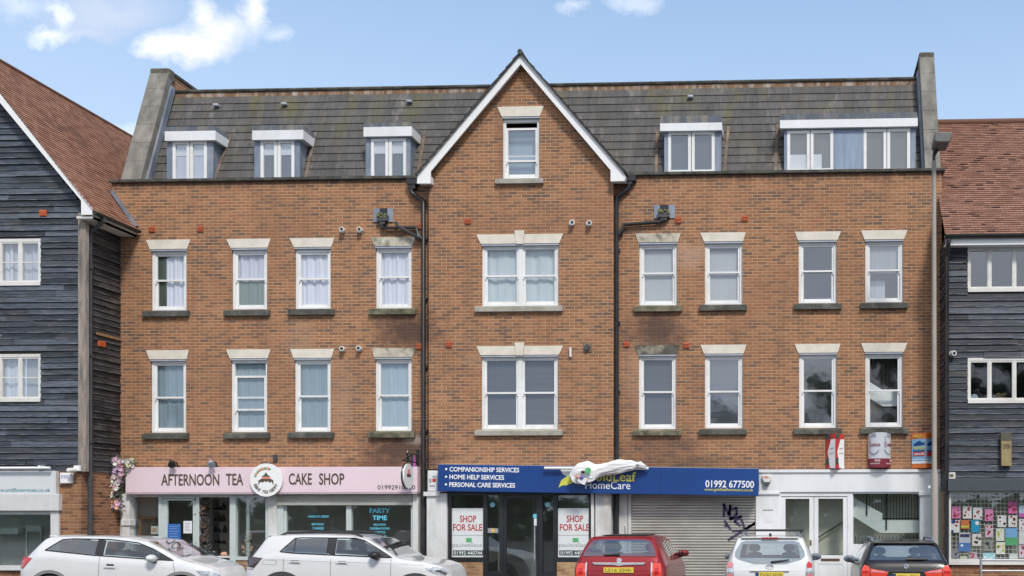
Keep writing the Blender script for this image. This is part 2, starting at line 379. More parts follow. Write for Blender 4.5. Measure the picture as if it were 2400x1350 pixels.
DEF['glass'] = glass(.05, (.93, .95, .96), rough=.03, wav=.0010); DEF['glass_clear'] = glass(.0, (.96, .97, .97))
DEF['glass_sky'] = glass(.16, (.86, .89, .9), rough=.045, wav=.0016)
DEF['glass_shop'] = glass(.02, (.90, .93, .92), rough=.02, wav=.0005)
DEF['glass_dark'] = glass(.08, (.42, .46, .47), wav=.0008)
DEF['glass_car'] = glass(.06, (.78, .84, .84))
DEF['glass_tint'] = glass(.14, (.38, .42, .44))
DEF['glass_rear'] = glass(.16, (.55, .6, .62))
def folds(rgb, k=26.0, amt=.35, rough=.9):
    def make(name):
        m_, q, bs, out = newmat(name)
        x, y, z = q.sep(pos(q))
        nz = q.noise(q.vec(q.m('MULTIPLY', x, k), q.m('MULTIPLY', z, .7), 0), 1.0, 4.0, .6)
        col = q.mix(nz, tuple(a * (1 - amt) for a in rgb), tuple(min(1, a * (1 + amt)) for a in rgb))
        q.put(bs.inputs['Base Color'], col); bs.inputs['Roughness'].default_value = rough
        return m_
    return make
DEF['net_white'] = folds((.66, .67, .74), 22, .2); DEF['net_lilac'] = folds((.56, .56, .64), 20, .2); DEF['net_blue'] = folds((.23, .30, .345), 8, .12)
DEF['net_pale'] = folds((.34, .42, .48), 8, .12); DEF['lace_green'] = folds((.20, .24, .21), 30, .7); DEF['curtain_green'] = folds((.07, .10, .075), 40, .6)
DEF['curtain_white'] = folds((.50, .56, .575), 12, .25); DEF['blind_grey'] = P((.42, .435, .445), .8, var=.06, scale=2); DEF['blind_dark'] = P((.075, .08, .095), .6, var=.2, scale=2, stretch=(.3, 1, 26))
DEF['blind_strip'] = folds((.36, .38, .41), 22, .35); DEF['roller'] = P((.7, .7, .72), .8, var=.05)
DEF['upvc'] = P((.76, .76, .75), .4, var=.04, scale=3, dirt=(.52, .5, .44), dirt_amt=.35); DEF['cream_frame'] = P((.68, .67, .63), .45, var=.05, scale=4, dirt=(.4, .37, .3), dirt_amt=.4)
DEF['white_paint'] = P((.74, .75, .76), .5, var=.04, scale=2.5, dirt=(.5, .5, .47), dirt_amt=.45, stretch=(1, 1, .5)); DEF['white_clean'] = P((.80, .80, .79), .4, var=.03)
DEF['pilaster'] = P((.66, .66, .65), .6, var=.06, scale=3, dirt=(.36, .35, .31), dirt_amt=.6, stretch=(1, 1, .5))
DEF['stone'] = P((.68, .63, .54), .85, var=.08, scale=5, dirt=(.52, .48, .40), dirt_amt=.5, bump=.004); DEF['stone_stained'] = P((.50, .46, .37), .9, var=.2, scale=5, dirt=(.055, .055, .045), dirt_amt=.95, bump=.004)
DEF['stone_black'] = P((.10, .095, .075), .9, var=.4, scale=5, dirt=(.46, .42, .33), dirt_amt=.8)
DEF['sill_dark'] = P((.07, .07, .06), .9, var=.35, scale=7, dirt=(.17, .165, .135), dirt_amt=.75, bump=.006); DEF['sill_moss'] = P((.17, .155, .10), .9, var=.4, scale=8, dirt=(.05, .05, .035), dirt_amt=.9, bump=.006); DEF['sill_light'] = P((.36, .34, .29), .9, var=.15, scale=6, dirt=(.2, .19, .15), dirt_amt=.6, bump=.005)
DEF['coping'] = P((.22, .205, .18), .92, var=.3, scale=2.6, stretch=(1.5, 1.5, .6), dirt=(.10, .095, .08), dirt_amt=.85, bump=.01); DEF['coping_top'] = P((.12, .11, .09), .95, var=.5, scale=9, dirt=(.06, .055, .045), dirt_amt=.9, bump=.015)
DEF['parapet_cap'] = P((.055, .055, .047), .9, var=.5, scale=8, dirt=(.17, .16, .13), dirt_amt=.5, bump=.006)
DEF['lead'] = P((.20, .235, .29), .55, metal=.25, var=.22, scale=5, stretch=(1, 1, .4), dirt=(.36, .38, .42), dirt_amt=.6); DEF['lead_pale'] = P((.34, .37, .43), .6, metal=.1, var=.15, scale=6, dirt=(.50, .48, .44), dirt_amt=.5)
DEF['lead_blue'] = P((.22, .28, .37), .55, metal=.1, var=.2, scale=4, stretch=(3, 1, .3), dirt=(.42, .47, .54), dirt_amt=.6); DEF['lead_rust'] = P((.11, .125, .15), .8, var=.3, scale=3, stretch=(3, 1, .6), dirt=(.30, .26, .19), dirt_amt=.7); DEF['rust'] = P((.17, .125, .09), .9, var=.4, scale=5, dirt=(.30, .24, .17), dirt_amt=.7)
DEF['rust_band'] = P((.20, .115, .065), .9, var=.4, scale=3.2, stretch=(2.4, 1, .5), dirt=(.58, .54, .48), dirt_amt=.75); DEF['black_plastic'] = P((.022, .023, .025), .42, var=.2); DEF['pipe'] = P((.020, .021, .024), .38, var=.3, dirt=(.06, .055, .05), dirt_amt=.4)
DEF['pipe_grey'] = P((.055, .057, .062), .5, var=.2, dirt=(.09, .085, .08), dirt_amt=.4); DEF['terracotta'] = P((.48, .115, .045), .8, var=.18, scale=20); DEF['terracotta_hot'] = P((.62, .13, .04), .7, var=.12, scale=20)
DEF['black_frame'] = P((.018, .02, .023), .35, var=.2); DEF['green_frame'] = P((.50, .56, .55), .45, var=.05, dirt=(.38, .42, .41), dirt_amt=.3); DEF['shutter'] = P((.44, .43, .39), .45, metal=.35, var=.1, scale=1.4, stretch=(1, 1, 2.5), dirt=(.26, .25, .2), dirt_amt=.5)
DEF['pink'] = P((.74, .59, .64), .5, var=.03, scale=1.2); DEF['blue'] = P((.003, .044, .205), .45, var=.08, scale=1.0); DEF['ink_brown'] = P((.085, .06, .038), .6); DEF['ink_black'] = P((.03, .03, .03), .6); DEF['ink_white'] = P((.82, .82, .82), .5, var=.03); DEF['ink_yellow'] = P((.62, .60, .08), .5); DEF['ink_red'] = P((.42, .03, .035), .5); DEF['ink_green'] = P((.10, .40, .16), .5); DEF['ink_teal'] = P((.02, .20, .25), .5); DEF['ink_grey'] = P((.32, .34, .35), .5); DEF['ink_pink'] = P((.66, .25, .20), .5); DEF['ink_blue'] = P((.12, .13, .45), .5)
DEF['cyan'] = P((.12, .55, .72), .5, var=.03); DEF['poster'] = P((.66, .69, .69), .5, var=.03); DEF['paper'] = P((.70, .71, .74), .7, var=.03); DEF['blue_poster'] = P((.03, .13, .42), .5, var=.12, scale=5)
DEF['concrete'] = P((.33, .31, .27), .85, var=.1, scale=8); DEF['lamp_post'] = P((.34, .31, .27), .7, var=.1, scale=5, stretch=(1, 1, .4), dirt=(.22, .2, .17), dirt_amt=.5); DEF['lamp_grey'] = P((.13, .13, .125), .6, var=.15); DEF['wire'] = P((.6, .6, .57), .5); DEF['galv'] = P((.42, .43, .44), .45, metal=.6, var=.1)
DEF['asphalt'] = P((.075, .075, .075), .9, var=.25, scale=30, bump=.004); DEF['paving'] = P((.24, .23, .22), .9, var=.15, scale=5, bump=.003); DEF['kerb'] = P((.3, .29, .27), .9, var=.12, scale=8); DEF['line_white'] = P((.7, .7, .68), .7, var=.1)
DEF['inner'] = P((.24, .235, .25), .9, var=.1); DEF['stair_back'] = P((.15, .145, .115), .9, var=.1); DEF['hall'] = P((.74, .70, .60), .9, var=.08); DEF['olive_wall'] = P((.36, .36, .27), .9, var=.1); DEF['room'] = P((.52, .51, .48), .9, var=.1, scale=1.2); DEF['room_dark'] = P((.07, .07, .065), .9, var=.15); DEF['room_pale'] = P((.5, .51, .49), .9, var=.06); DEF['wood'] = P((.30, .17, .08), .6, var=.25, stretch=(1, 1, .15), scale=14); DEF['stair_white'] = P((.84, .86, .84), .7, var=.05)
DEF['wood_grey'] = P((.30, .255, .215), .9, var=.35, scale=5, stretch=(4, 4, .45), dirt=(.06, .06, .062), dirt_amt=.7, bump=.008); DEF['fascia_grey'] = P((.62, .64, .65), .5, var=.03); DEF['shop_white'] = P((.60, .60, .59), .5, var=.04, dirt=(.45, .45, .42), dirt_amt=.3); DEF['slate_grey'] = P((.055, .066, .078), .55, var=.12)
DEF['cloth'] = P((.74, .74, .74), .85, var=.06, scale=5); DEF['purple'] = P((.045, .03, .085), .6, var=.2); DEF['flag_pink'] = P((.55, .12, .42), .7); DEF['moss'] = P((.14, .14, .05), .95, var=.5, scale=14)
DEF['leaf'] = P((.09, .15, .05), .7, var=.45, scale=2.0); DEF['leaf_dark'] = P((.055, .095, .035), .7, var=.4, scale=2.0); DEF['bark'] = P((.10, .075, .055), .9, var=.3, scale=6)
for nm, c_ in (('fl_pink', (.62, .36, .52)), ('fl_white', (.66, .66, .62)), ('fl_peach', (.60, .34, .24)), ('fl_lilac', (.52, .34, .55)), ('fl_cream', (.60, .58, .40)), ('fl_leaf', (.12, .15, .08)), ('fl_brown', (.11, .065, .045)), ('fl_dark', (.06, .04, .04))): DEF[nm] = P(c_, .8, var=.2, scale=20)
# ================================================================== ground
PAV = 0.10
g = MB(); g.face([(-400, -400, 0), (400, -400, 0), (400, 400, 0), (-400, 400, 0)]); tag(g.build('ground', 'asphalt'), kind='structure')
g = MB(); g.box(-60, 60, -1.55, 0.6, 0.004, PAV); tag(g.build('pavement', 'paving'), kind='structure')
g = MB(); g.box(-60, 60, -1.70, -1.552, 0.004, PAV + .012); tag(g.build('kerb', 'kerb'), kind='structure')
g = MB()
for x in (-9.9, -5.3, -2.3, 0.9, 3.9): g.box(x - .05, x + .05, -6.2, -1.75, 0.004, 0.008)
tag(g.build('bay_markings', 'line_white'), kind='structure')
# ================================================================== helpers for facades
def wall(mb, x0, x1, z0, top, Y, holes, depth, brk=()):
    """front wall on plane Y facing -y; top = number or function of x; holes = (x0,x1,z0,z1) with reveals going back"""
    tf = top if callable(top) else (lambda x: top)
    xs = sorted(set([x0, x1] + [b for b in brk if x0 < b < x1] + [h[0] for h in holes] + [h[1] for h in holes]))
    for a, b in zip(xs, xs[1:]):
        m = (a + b) / 2
        hs = sorted([h for h in holes if h[0] < m < h[1]], key=lambda h: h[2]); z = z0
        for h in hs:
            mb.face([(a, Y, z), (b, Y, z), (b, Y, h[2]), (a, Y, h[2])]); z = h[3]
        mb.face([(a, Y, z), (b, Y, z), (b, Y, tf(b)), (a, Y, tf(a))])
    for a, b, c, d in holes:
        y = Y + depth
        mb.face([(a, Y, c), (a, Y, d), (a, y, d), (a, y, c)]); mb.face([(b, Y, d), (b, Y, c), (b, y, c), (b, y, d)])
        mb.face([(a, Y, d), (b, Y, d), (b, y, d), (a, y, d)]); mb.face([(b, Y, c), (a, Y, c), (a, y, c), (b, y, c)])
def courses(mb, A, E, U, n, step, lo, hi, u0=0.0, N=None):
    A, E, U = Vector(A), Vector(E), Vector(U)
    N = N or E.cross(U).normalized()
    for i in range(n):
        a, b = i / n, (i + 1) / n
        l0, h0, l1, h1 = lo(a), hi(a), lo(b), hi(b)
        if h0 - l0 < .01 and h1 - l1 < .01: continue
        p = [A + U * a + E * l0 + N * step, A + U * a + E * h0 + N * step, A + U * b + E * h1 + N * .003, A + U * b + E * l1 + N * .003]
        mb.face([tuple(q) for q in p], [(l0 + u0, i + .001), (h0 + u0, i + .001), (h1 + u0, i + .999), (l1 + u0, i + .999)])
        mb.face([tuple(A + U * a + E * l0), tuple(A + U * a + E * h0), tuple(p[1]), tuple(p[0])], [(l0, i + .01), (h0, i + .01), (h0, i + .05), (l0, i + .05)])
def planks(mb, P3, a0, a1, z0, z1, pitch, holes=(), seed=1):
    """lapped boards; P3(a,out,z) maps along / outwards / height; a0,a1 numbers or functions of z"""
    rnd = random.Random(seed); f0 = a0 if callable(a0) else (lambda z: a0); f1 = a1 if callable(a1) else (lambda z: a1)
    n = int(round((z1 - z0) / pitch)); pitch = (z1 - z0) / n
    for i in range(n):
        za = z0 + i * pitch; zb = za + pitch; zm = (za + zb) / 2
        segs = [(f0(zm), f1(zm))]
        for h in holes:
            if min(zb, h[3]) - max(za, h[2]) > .4 * pitch:
                ns = []
                for s in segs:
                    if h[1] <= s[0] or h[0] >= s[1]: ns.append(s); continue
                    if h[0] > s[0]: ns.append((s[0], h[0]))
                    if h[1] < s[1]: ns.append((h[1], s[1]))
                segs = ns
        off = rnd.uniform(0, 5)
        for a, b in segs:
            if b - a < .02: continue
            cuts = [a]; q = a + rnd.uniform(.8, 4.2)
            while q < b - .5: cuts.append(q); q += rnd.uniform(2.2, 4.4)
            cuts.append(b)
            for c, d in zip(cuts, cuts[1:]):
                to = .034 + rnd.uniform(-.008, .018); z_a = za + rnd.uniform(-.010, .010); z_b = za + rnd.uniform(-.010, .010)
                A, B, C_, D_ = P3(c + .002, to, z_a), P3(d - .002, to, z_b), P3(d - .002, .010, zb + .012), P3(c + .002, .010, zb + .012)
                uvq = [(c + off, i + .02), (d + off, i + .02), (d + off, i + .98), (c + off, i + .98)]
                mb.face([A, B, C_, D_], uvq)
                mb.face([P3(c + .002, 0, z_a), P3(d - .002, 0, z_b), B, A], [(c, i + .02), (d, i + .02), (d, i + .05), (c, i + .05)])
# ================================================================== the brick building
B = thing('brick_building', 'long four storey orange brick building with a central gable and grey mansard roof', 'building', (-6.5, 0, 0))
BX0, BX1 = X(262), X(2207)
ZP = 9.92                                   # top of the brickwork under the parapet cap
ZG = Z(1100, 1500)                           # underside of brickwork above the shopfronts
BP = -0.22                                  # front of the projecting bay
GX0, GX1 = X(1005, BP), X(1437, BP)
up = [(354, 588, 437, 728), (543, 585, 626, 725), (691, 584, 775, 724), (880, 580, 965, 723), (1498, 571, 1587, 716), (1652, 569, 1740, 714), (1872, 566, 1961, 711), (2028, 564, 2117, 709)]
lo = [(353, 845, 436, 1014), (541, 844, 626, 1013), (690, 842, 775, 1013), (879, 840, 965, 1011), (1497, 832, 1585, 1006), (1652, 831, 1741, 1004), (1873, 829, 1961, 1003), (2028, 828, 2116, 1002)]
def hole(b, Y): 
    x0, x1, z0, z1 = R4(*b, Y); return (x0, x1, z0, z1 + .05)
w = MB()
holes = [hole(b, 0) for b in up + lo]
wall(w, BX0, GX0, ZG, ZP, 0, [h for h in holes if h[1] < GX0], .12)
wall(w, GX1, BX1, ZG, ZP, 0, [h for h in holes if h[0] > GX1], .12)
bay_boxes = [(1129, 572, 1309, 717), (1128, 833, 1308, 1007), (1178, 278, 1264, 418)]
AX, AZ = F(1219, 150, BP); EZ = Z(412, 1219, BP)
tg = lambda x: EZ + (AZ - EZ) * (1 - abs(x - AX) / (AX - GX0 if x < AX else GX1 - AX))
wall(w, GX0, GX1, ZG, tg, BP, [hole(b, BP) for b in bay_boxes], .12, brk=(AX,))
w.box(GX0, GX0 + .22, BP + .001, .5, ZG, EZ - .02); w.box(GX1 - .22, GX1, BP + .001, .5, ZG, EZ - .02)
w.face([(BX0, 0, 0), (BX0, 0, ZP), (BX0, 9, ZP), (BX0, 9, 0)]); w.face([(BX1, 0, ZP), (BX1, 0, 0), (BX1, 9, 0), (BX1, 9, ZP)])
w.face([(BX0, 9, 0), (BX0, 9, ZP), (BX1, 9, ZP), (BX1, 9, 0)])
w.face([(BX0, 0.02, ZG), (BX1, 0.02, ZG), (BX1, 9, ZG), (BX0, 9, ZG)])
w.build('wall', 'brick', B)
# inner floors and back wall: rooms stay dark like real rooms
w = MB(); w.box(BX0 + .1, BX1 - .1, 2.6, 2.7, ZG + .05, ZP - .05); w.box(BX0 + .1, BX1 - .1, .35, 2.6, Z(770), Z(770) + .1)
w.box(BX0 + .1, BX1 - .1, .9, 2.6, ZP - .12, ZP - .04); w.build('inner_wall', 'inner', B)
for a_, b_ in ((258, 1000), (1442, 2215)): w = MB(); w.box(X(a_), X(b_), -.07, .34, ZP, ZP + .075); w.build('parapet_cap', 'parapet_cap', B, bevel=.015)
# ---- mansard
MY0, MY1 = .36, 1.36
MZ0 = ZP + .02; MZ1 = Z(228, 470, MY1)
MXL, MXR = X(343, MY0), X(2166, MY0)
m = MB(); U = Vector((0, MY1 - MY0, MZ1 - MZ0))
gap = lambda z: None
courses(m, (MXL, MY0, MZ0), (1, 0, 0), U, 12, .022, lambda a: 0, lambda a: MXR - MXL)
m.build('mansard_roof', 'slates', B)
m = MB(); ZT = Z(215, 470, MY1 + .05)
m.box(MXL, MXR, MY1 + .0, MY1 + .05, MZ1 - .02, ZT - .04); m.build('flashing_band', 'rust_band', B)
m = MB(); m.tube([(MXL, MY1 + .0, ZT - .01), (MXR, MY1 + .0, ZT - .01)], .045, 8); m.box(MXL, MXR, MY1 + .04, 9, ZT - .05, ZT); m.build('flat_roof', 'parapet_cap', B)
# ---- party walls with concrete copings
for (pa, pb, pt, side) in ((301, 345, 160, 0), (2166, 2200, 124, 1)):
    xa, xb = X(pa, .3), X(pb, .3)
    zt = 13.10 if side == 0 else 13.14; n_ = Vector((-(zt - ZP), MY1 - .30)).normalized()     # in (y,z): outward
    yb, zb = .12, ZP + .05; yt = 1.26
    prof = [(yb, zb), (yt, zt), (yt + 3.0, zt), (yt + 3.0, zb)]
    q = MB(); q.face([(xa + .03, y, z) for y, z in prof]); q.face([(xb - .03, y, z) for y, z in reversed(prof)])
    q.build('party_wall', 'brick', B)
    d = Vector((yt - yb, zt - zb)); L = d.length; d.normalize(); nn = Vector((-d[1], d[0]))
    q = MB(); k = 6; segs = [i * L / k for i in range(k + 1)]
    def slab(s0, s1, t0, t1, x0, x1):
        c = [(yb + d[0] * s + nn[0] * h, zb + d[1] * s + nn[1] * h) for s, h in ((s0, t0), (s1, t0), (s1, t1), (s0, t1))]
        a = [(x0, y, z) for y, z in c]; b_ = [(x1, y, z) for y, z in c]
        for i in range(4): q.face([a[i], a[(i + 1) % 4], b_[(i + 1) % 4], b_[i]])
        q.face(a[::-1]); q.face(b_)
    for s0, s1 in zip(segs[:-1], segs[1:]): slab(s0 + .0015, s1 - .0015, -.10, .10, xa - .01, xb + .01)
    q.build('coping', 'coping', B, bevel=.006)
    q = MB(); q.box(xa - .015, xb + .015, yt - .12, yt + .16, zt - .20, zt + .10); q.build('coping_cap', 'coping_top', B, bevel=.04)
    q = MB(); q.box(xa - .01, xb + .01, yt + .165, yt + 3.0, zt + .002, zt + .07); q.build('wall_capping', 'parapet_cap', B)
    q = MB(); xi = xb if side == 0 else xa; sg = 1 if side == 0 else -1
    slab(.05, L * .90, -.22, -.06, min(xi, xi + sg * .06), max(xi, xi + sg * .06)); q.build('lead_flashing', 'lead', B)
    q = MB(); q.box(min(xi, xi + sg * .03), max(xi, xi + sg * .03), yt + .25, yt + 3, ZT, ZT + .10); q.build('lead_apron', 'lead_pale', B)
# ---- gable roof over the bay
gy0, gy1 = BP - .26, 2.6
xl, ze = F(976, 411, BP - .2); xr = X(1466, BP - .2); xa_, za_ = F(1220, 123.5, BP - .2)
rf = MB()
for sgn, xe in ((-1, xl), (1, xr)):
    if sgn < 0: courses(rf, (xe, gy1, ze), (0, -1, 0), (xa_ - xe, 0, za_ - ze), 15, .02, lambda a: 0, lambda a: gy1 - gy0, 3, N=Vector((-(za_ - ze), 0, xa_ - xe)).normalized())
    else: courses(rf, (xe, gy0, ze), (0, 1, 0), (xa_ - xe, 0, za_ - ze), 15, .02, lambda a: 0, lambda a: gy1 - gy0, 3, N=Vector((za_ - ze, 0, xe - xa_)).normalized())
    rf.prism([(xe, ze - .035), (xe, ze), (xa_, za_), (xa_, za_ - .04)] if sgn > 0 else [(xe, ze), (xe, ze - .035), (xa_, za_ - .04), (xa_, za_)], gy0, gy0 + .02)
rf.build('gable_roof', 'slates', B)
q = MB(); q.tube([(xa_, gy0 - .01, za_ + .0), (xa_, gy1, za_ + .0)], .06, 12); q.build('ridge_tiles', 'parapet_cap', B, smooth=True)
q = MB(); Yb = BP - .20
def bp(px, py): return F(px, py, Yb)
for pts in ([(979, 408), (1220, 127), (1220, 150), (1009, 402), (1009, 430), (977, 430)], [(1220, 127), (1462, 405), (1464, 424), (1431, 425), (1431, 399), (1220, 150)]):
    P_ = [bp(*s) for s in pts]; q.prism(P_[::-1] if False else [P_[i] for i in range(len(P_))][::-1], Yb, Yb + .045)
q.build('bargeboard', 'white_clean', B)
q = MB()
for a, b in (((978, 428), (1009, 428)), ((1431, 423), (1464, 423))):
    x0, z0 = bp(*a); x1, z1 = bp(*b); q.box(x0, x1, Yb + .046, BP + .02, z0, z0 + .16)
for sgn, xe in ((-1, xl), (1, xr)):
    a = (xe, ze - .13); b = (xa_, za_ - .19); c_ = (xa_, za_ - .16); d_ = (xe, ze - .10)
    q.prism([a, b, c_, d_] if sgn < 0 else [d_, c_, b, a], Yb + .05, BP)
q.build('soffit', 'white_paint', B)
# ---- windows of the facade
FLOOR = {'u': 'top storey', 'l': 'storey above the shops'}
def sash(box, Y, rail, sill_box, lint, lmat, smat, gm='glass', key=False, double=False, drop=0, name='sash_window'):
    x0, x1, z0, z1 = R4(*box, Y); h = z1 - z0; zr = Z(rail, (box[0] + box[2]) / 2, Y)
    f = MB(); ya = Y + .055; J = .062
    f.box(x0, x0 + J, ya, ya + .08, z0, z1); f.box(x1 - J, x1, ya, ya + .08, z0, z1); f.box(x0 + J, x1 - J, ya, ya + .08, z1 - J, z1); f.box(x0 + J, x1 - J, ya, ya + .08, z0, z0 + .055)
    bays = [(x0 + J, x1 - J)]
    if double:
        xm = (x0 + x1) / 2; f.box(xm - .055, xm + .055, ya - .003, ya + .078, z0 + .055, z1 - J); bays = [(x0 + J, xm - .055), (xm + .055, x1 - J)]
    panes = []; dz = drop
    for a, b in bays:
        s = .048; y1_ = ya + .022; y2_ = ya + .045; T = z1 - J - dz; Bz = z0 + .055
        f.box(a, a + s, y1_, y1_ + .03, zr + .02 - dz, T); f.box(b - s, b, y1_, y1_ + .03, zr + .02 - dz, T); f.box(a + s, b - s, y1_, y1_ + .03, T - s, T)
        f.box(a, b, y1_ - .012, y1_ + .03, zr - .022 - dz, zr + .02 - dz)
        f.box(a, a + s + .008, y2_, y2_ + .03, Bz, zr - .022); f.box(b - s - .008, b, y2_, y2_ + .03, Bz, zr - .022); f.box(a + s, b - s, y2_, y2_ + .03, Bz, Bz + .07)
        if dz: f.box(a, b, y2_, y2_ + .03, zr - .03, zr + .012)
        f.box(a + .004, a + .03, y1_ - .01, y1_ + .02, zr - .075 - dz, zr - .022 - dz); f.box(b - .03, b - .004, y1_ - .01, y1_ + .02, zr - .075 - dz, zr - .022 - dz)
        panes.append((a + s, b - s, y1_ + .018, zr + .02 - dz, T - s)); panes.append((a + s, b - s, y2_ + .018, Bz + .07, zr - .022))
        if dz: f.box(a, b, y1_ + .03, y1_ + .05, T, T + .001)
    fr = f.build(name, 'upvc', B)
    for a, b, y, c, d in panes:
        g_ = MB(); g_.face([(a, y, c), (b, y, c), (b, y, d), (a, y, d)]); g_.build('pane', gm, fr)
    q = MB(); lx0, lx1, lz0, lz1 = R4(*lint, Y); i0, i1 = x0 - .02, x1 + .02
    if key:
        kx0, kx1, kz0, kz1 = R4(1207, lint[1] - 8, 1229, lint[3], Y); xm = (kx0 + kx1) / 2
        q.prism([(i0, lz0), (kx0 + .02, lz0), (kx0 - .004, lz1), (lx0, lz1)], Y - .018, Y + .1); q.prism([(kx1 - .02, lz0), (i1, lz0), (lx1, lz1), (kx1 + .004, lz1)], Y - .018, Y + .1)
        q.prism([(kx0 + .027, lz0 - .012), (kx1 - .027, lz0 - .012), (kx1 + .004, kz1), (kx0 - .004, kz1)], Y - .035, Y + .1)
    else: q.prism([(i0, lz0), (i1, lz0), (lx1, lz1), (lx0, lz1)], Y - .018, Y + .1)
    q.build('lintel', lmat, fr)
    q = MB(); q.box(x0 - .005, x1 + .005, Y - .012, Y + .1, lz0 - .045, lz0 - .012); q.build('drip_strip', 'lead_pale', fr)
    q = MB(); sx0, sx1, sz0, sz1 = R4(*sill_box, Y)
    a, b = Y - .09, Y + .1
    q.prism([(sx0, sz0), (sx1, sz0), (sx1, sz1 - .035), (sx0, sz1 - .035)], a, b)
    q.face([(sx0, a, sz1 - .035), (sx1, a, sz1 - .035), (sx1, Y, sz1), (sx0, Y, sz1)]); q.face([(sx0, Y, sz1), (sx1, Y, sz1), (sx1, b, sz1 + .03), (sx0, b, sz1 + .03)])
    q.face([(sx0, a, sz1 - .035), (sx0, Y, sz1), (sx0, Y, sz1 - .035)]); q.face([(sx1, a, sz1 - .035), (sx1, Y, sz1 - .035), (sx1, Y, sz1)])
    q.build('sill', smat, fr)
    return fr, (x0, x1, z0, z1)
def drape(name, box, Y, mat, label, cat='curtain', fx0=0, fx1=1, fz0=0, fz1=1, wave=.014, k=30, group=None, y=.152):
    x0, x1, z0, z1 = R4(*box, Y); a = x0 + (x1 - x0) * fx0; b = x0 + (x1 - x0) * fx1; c = z0 + (z1 - z0) * fz0; d = z0 + (z1 - z0) * fz1
    mb = MB(); n = max(6, int((b - a) / .012)) if wave else 1
    rnd = random.Random(int(box[0]) + int(box[1])); ph = rnd.uniform(0, 6)
    f = lambda x: Y + y + wave * (sin(x * k * 2 + ph) * .6 + sin(x * k * .87 + ph * 2))
    for i in range(n):
        p_, r_ = a + (b - a) * i / n, a + (b - a) * (i + 1) / n
        mb.face([(p_, f(p_), c), (r_, f(r_), c), (r_, f(r_), d), (p_, f(p_), d)])
    return tag(mb.build(name, mat, smooth=True), label, cat, group)
lint_u = [(343, 562, 447, 584), (531, 560, 635, 581), (679, 558, 784, 579), (870, 556, 974, 577), (1489, 547, 1596, 568), (1641, 545, 1748, 566), (1863, 543, 1971, 563), (2018, 540, 2127, 561)]
sill_u = [(338, 728, 445, 743), (528, 726, 634, 741), (678, 724, 785, 739), (867, 723, 976, 738), (1487, 716, 1599, 731), (1640, 714, 1750, 729), (1861, 711, 1972, 726), (2017, 709, 2127, 724)]
lint_l = [(343, 821, 443, 842), (531, 819, 635, 840), (681, 818, 784, 839), (872, 816, 974, 837), (1488, 809, 1592, 830), (1642, 808, 1750, 829), (1862, 806, 1970, 827), (2018, 804, 2127, 825)]
sill_l = [(338, 1015, 444, 1029), (527, 1014, 634, 1028), (677, 1013, 784, 1027), (867, 1011, 974, 1026), (1485, 1007, 1598, 1021), (1639, 1005, 1750, 1019), (1861, 1004, 1972, 1018), (2016, 1002, 2128, 1017)]
sm = ['sill_dark', 'sill_dark', 'sill_dark', 'sill_moss', 'sill_moss', 'sill_dark', 'sill_dark', 'sill_dark']
lmu = ['stone', 'stone', 'stone', 'stone_stained', 'stone_stained', 'stone', 'stone', 'stone']; lml = ['stone', 'stone', 'stone', 'stone_stained', 'stone_black', 'stone', 'stone', 'stone']
gu = ['glass', 'glass', 'glass', 'glass', 'glass', 'glass', 'glass_sky', 'glass_sky']; gl_ = ['glass', 'glass', 'glass', 'glass', 'glass', 'glass_sky', 'glass_sky', 'glass']
ORD = ['leftmost', 'second from the left', 'third from the left', 'left of the black downpipe beside the bay', 'just right of the bay', 'second right of the bay', 'second from the right end', 'rightmost']
for i in range(8):
    b = up[i]; sash(b, 0, b[1] + 68, sill_u[i], lint_u[i], lmu[i], sm[i], gu[i])
    b = lo[i]; sash(b, 0, b[1] + 86, sill_l[i], lint_l[i], lml[i], sm[i], gl_[i], drop=.30 if i == 1 else 0)
sash(bay_boxes[0], BP, 645, (1115, 717, 1320, 731), (1117, 549, 1320, 571), 'stone', 'sill_light', double=True, key=True)
sash(bay_boxes[1], BP, 920, (1115, 1007, 1320, 1021), (1117, 811, 1320, 832), 'stone', 'sill_light', double=True, key=True)
sash(bay_boxes[2], BP, 362, (1163, 418, 1275, 432), (1166, 250, 1275, 273), 'stone', 'sill_light', gm='glass_sky', drop=.13)
NET = 'net curtains'
up_c = [('net_white', 'white net curtain beside a green drape in the leftmost top storey window'), ('net_lilac', 'lilac white net over a green lace half curtain, second top window from the left'), ('net_white', 'plain white net curtain in the third window from the left, top storey'), ('net_white', 'white folded net in the top window under the stained lintel left of the bay')]
for i, (mt, lb) in enumerate(up_c): drape('net_curtain', up[i], 0, mt, lb, group=NET)
drape('side_curtain', up[0], 0, 'curtain_green', 'dark green patterned drape on the left of the leftmost top storey window', fx0=.1, fx1=.36, y=.128, wave=.006)
drape('lace_curtain', up[1], 0, 'lace_green', 'green lace half curtain in the bottom of the second top storey window from the left', fz0=.05, fz1=.49, y=.128, wave=.006)
lo_c = [('net_blue', 'blue grey net curtain in the leftmost window above the pink shop sign'), ('net_blue', 'blue grey net curtain in the window whose upper sash has slid down'), ('net_blue', 'crumpled blue grey net curtain above a yellow object, third window above the pink sign'), ('net_pale', 'pale blue net curtain in the window with the rotten corner above the pink sign')]
for i, (mt, lb) in enumerate(lo_c): drape('net_curtain', lo[i], 0, mt, lb, group=NET, wave=.006)
drape('curtain', bay_boxes[0], BP, 'curtain_white', 'long white folded curtains in the double window of the bay, top storey', wave=.010, k=16, y=.178)
def blind(box, Y, mat, label, fz0=0, fz1=1, fx0=0, fx1=1, group='window blinds'): return drape('window_blind', box, Y, mat, label, 'blind', fx0, fx1, fz0, fz1, wave=0, group=group)
blind(up[4], 0, 'blind_grey', 'plain grey blind behind the top storey window right of the bay, under the stained lintel'); blind(up[5], 0, 'blind_grey', 'plain grey blind in the clean top storey window, second right of the bay')
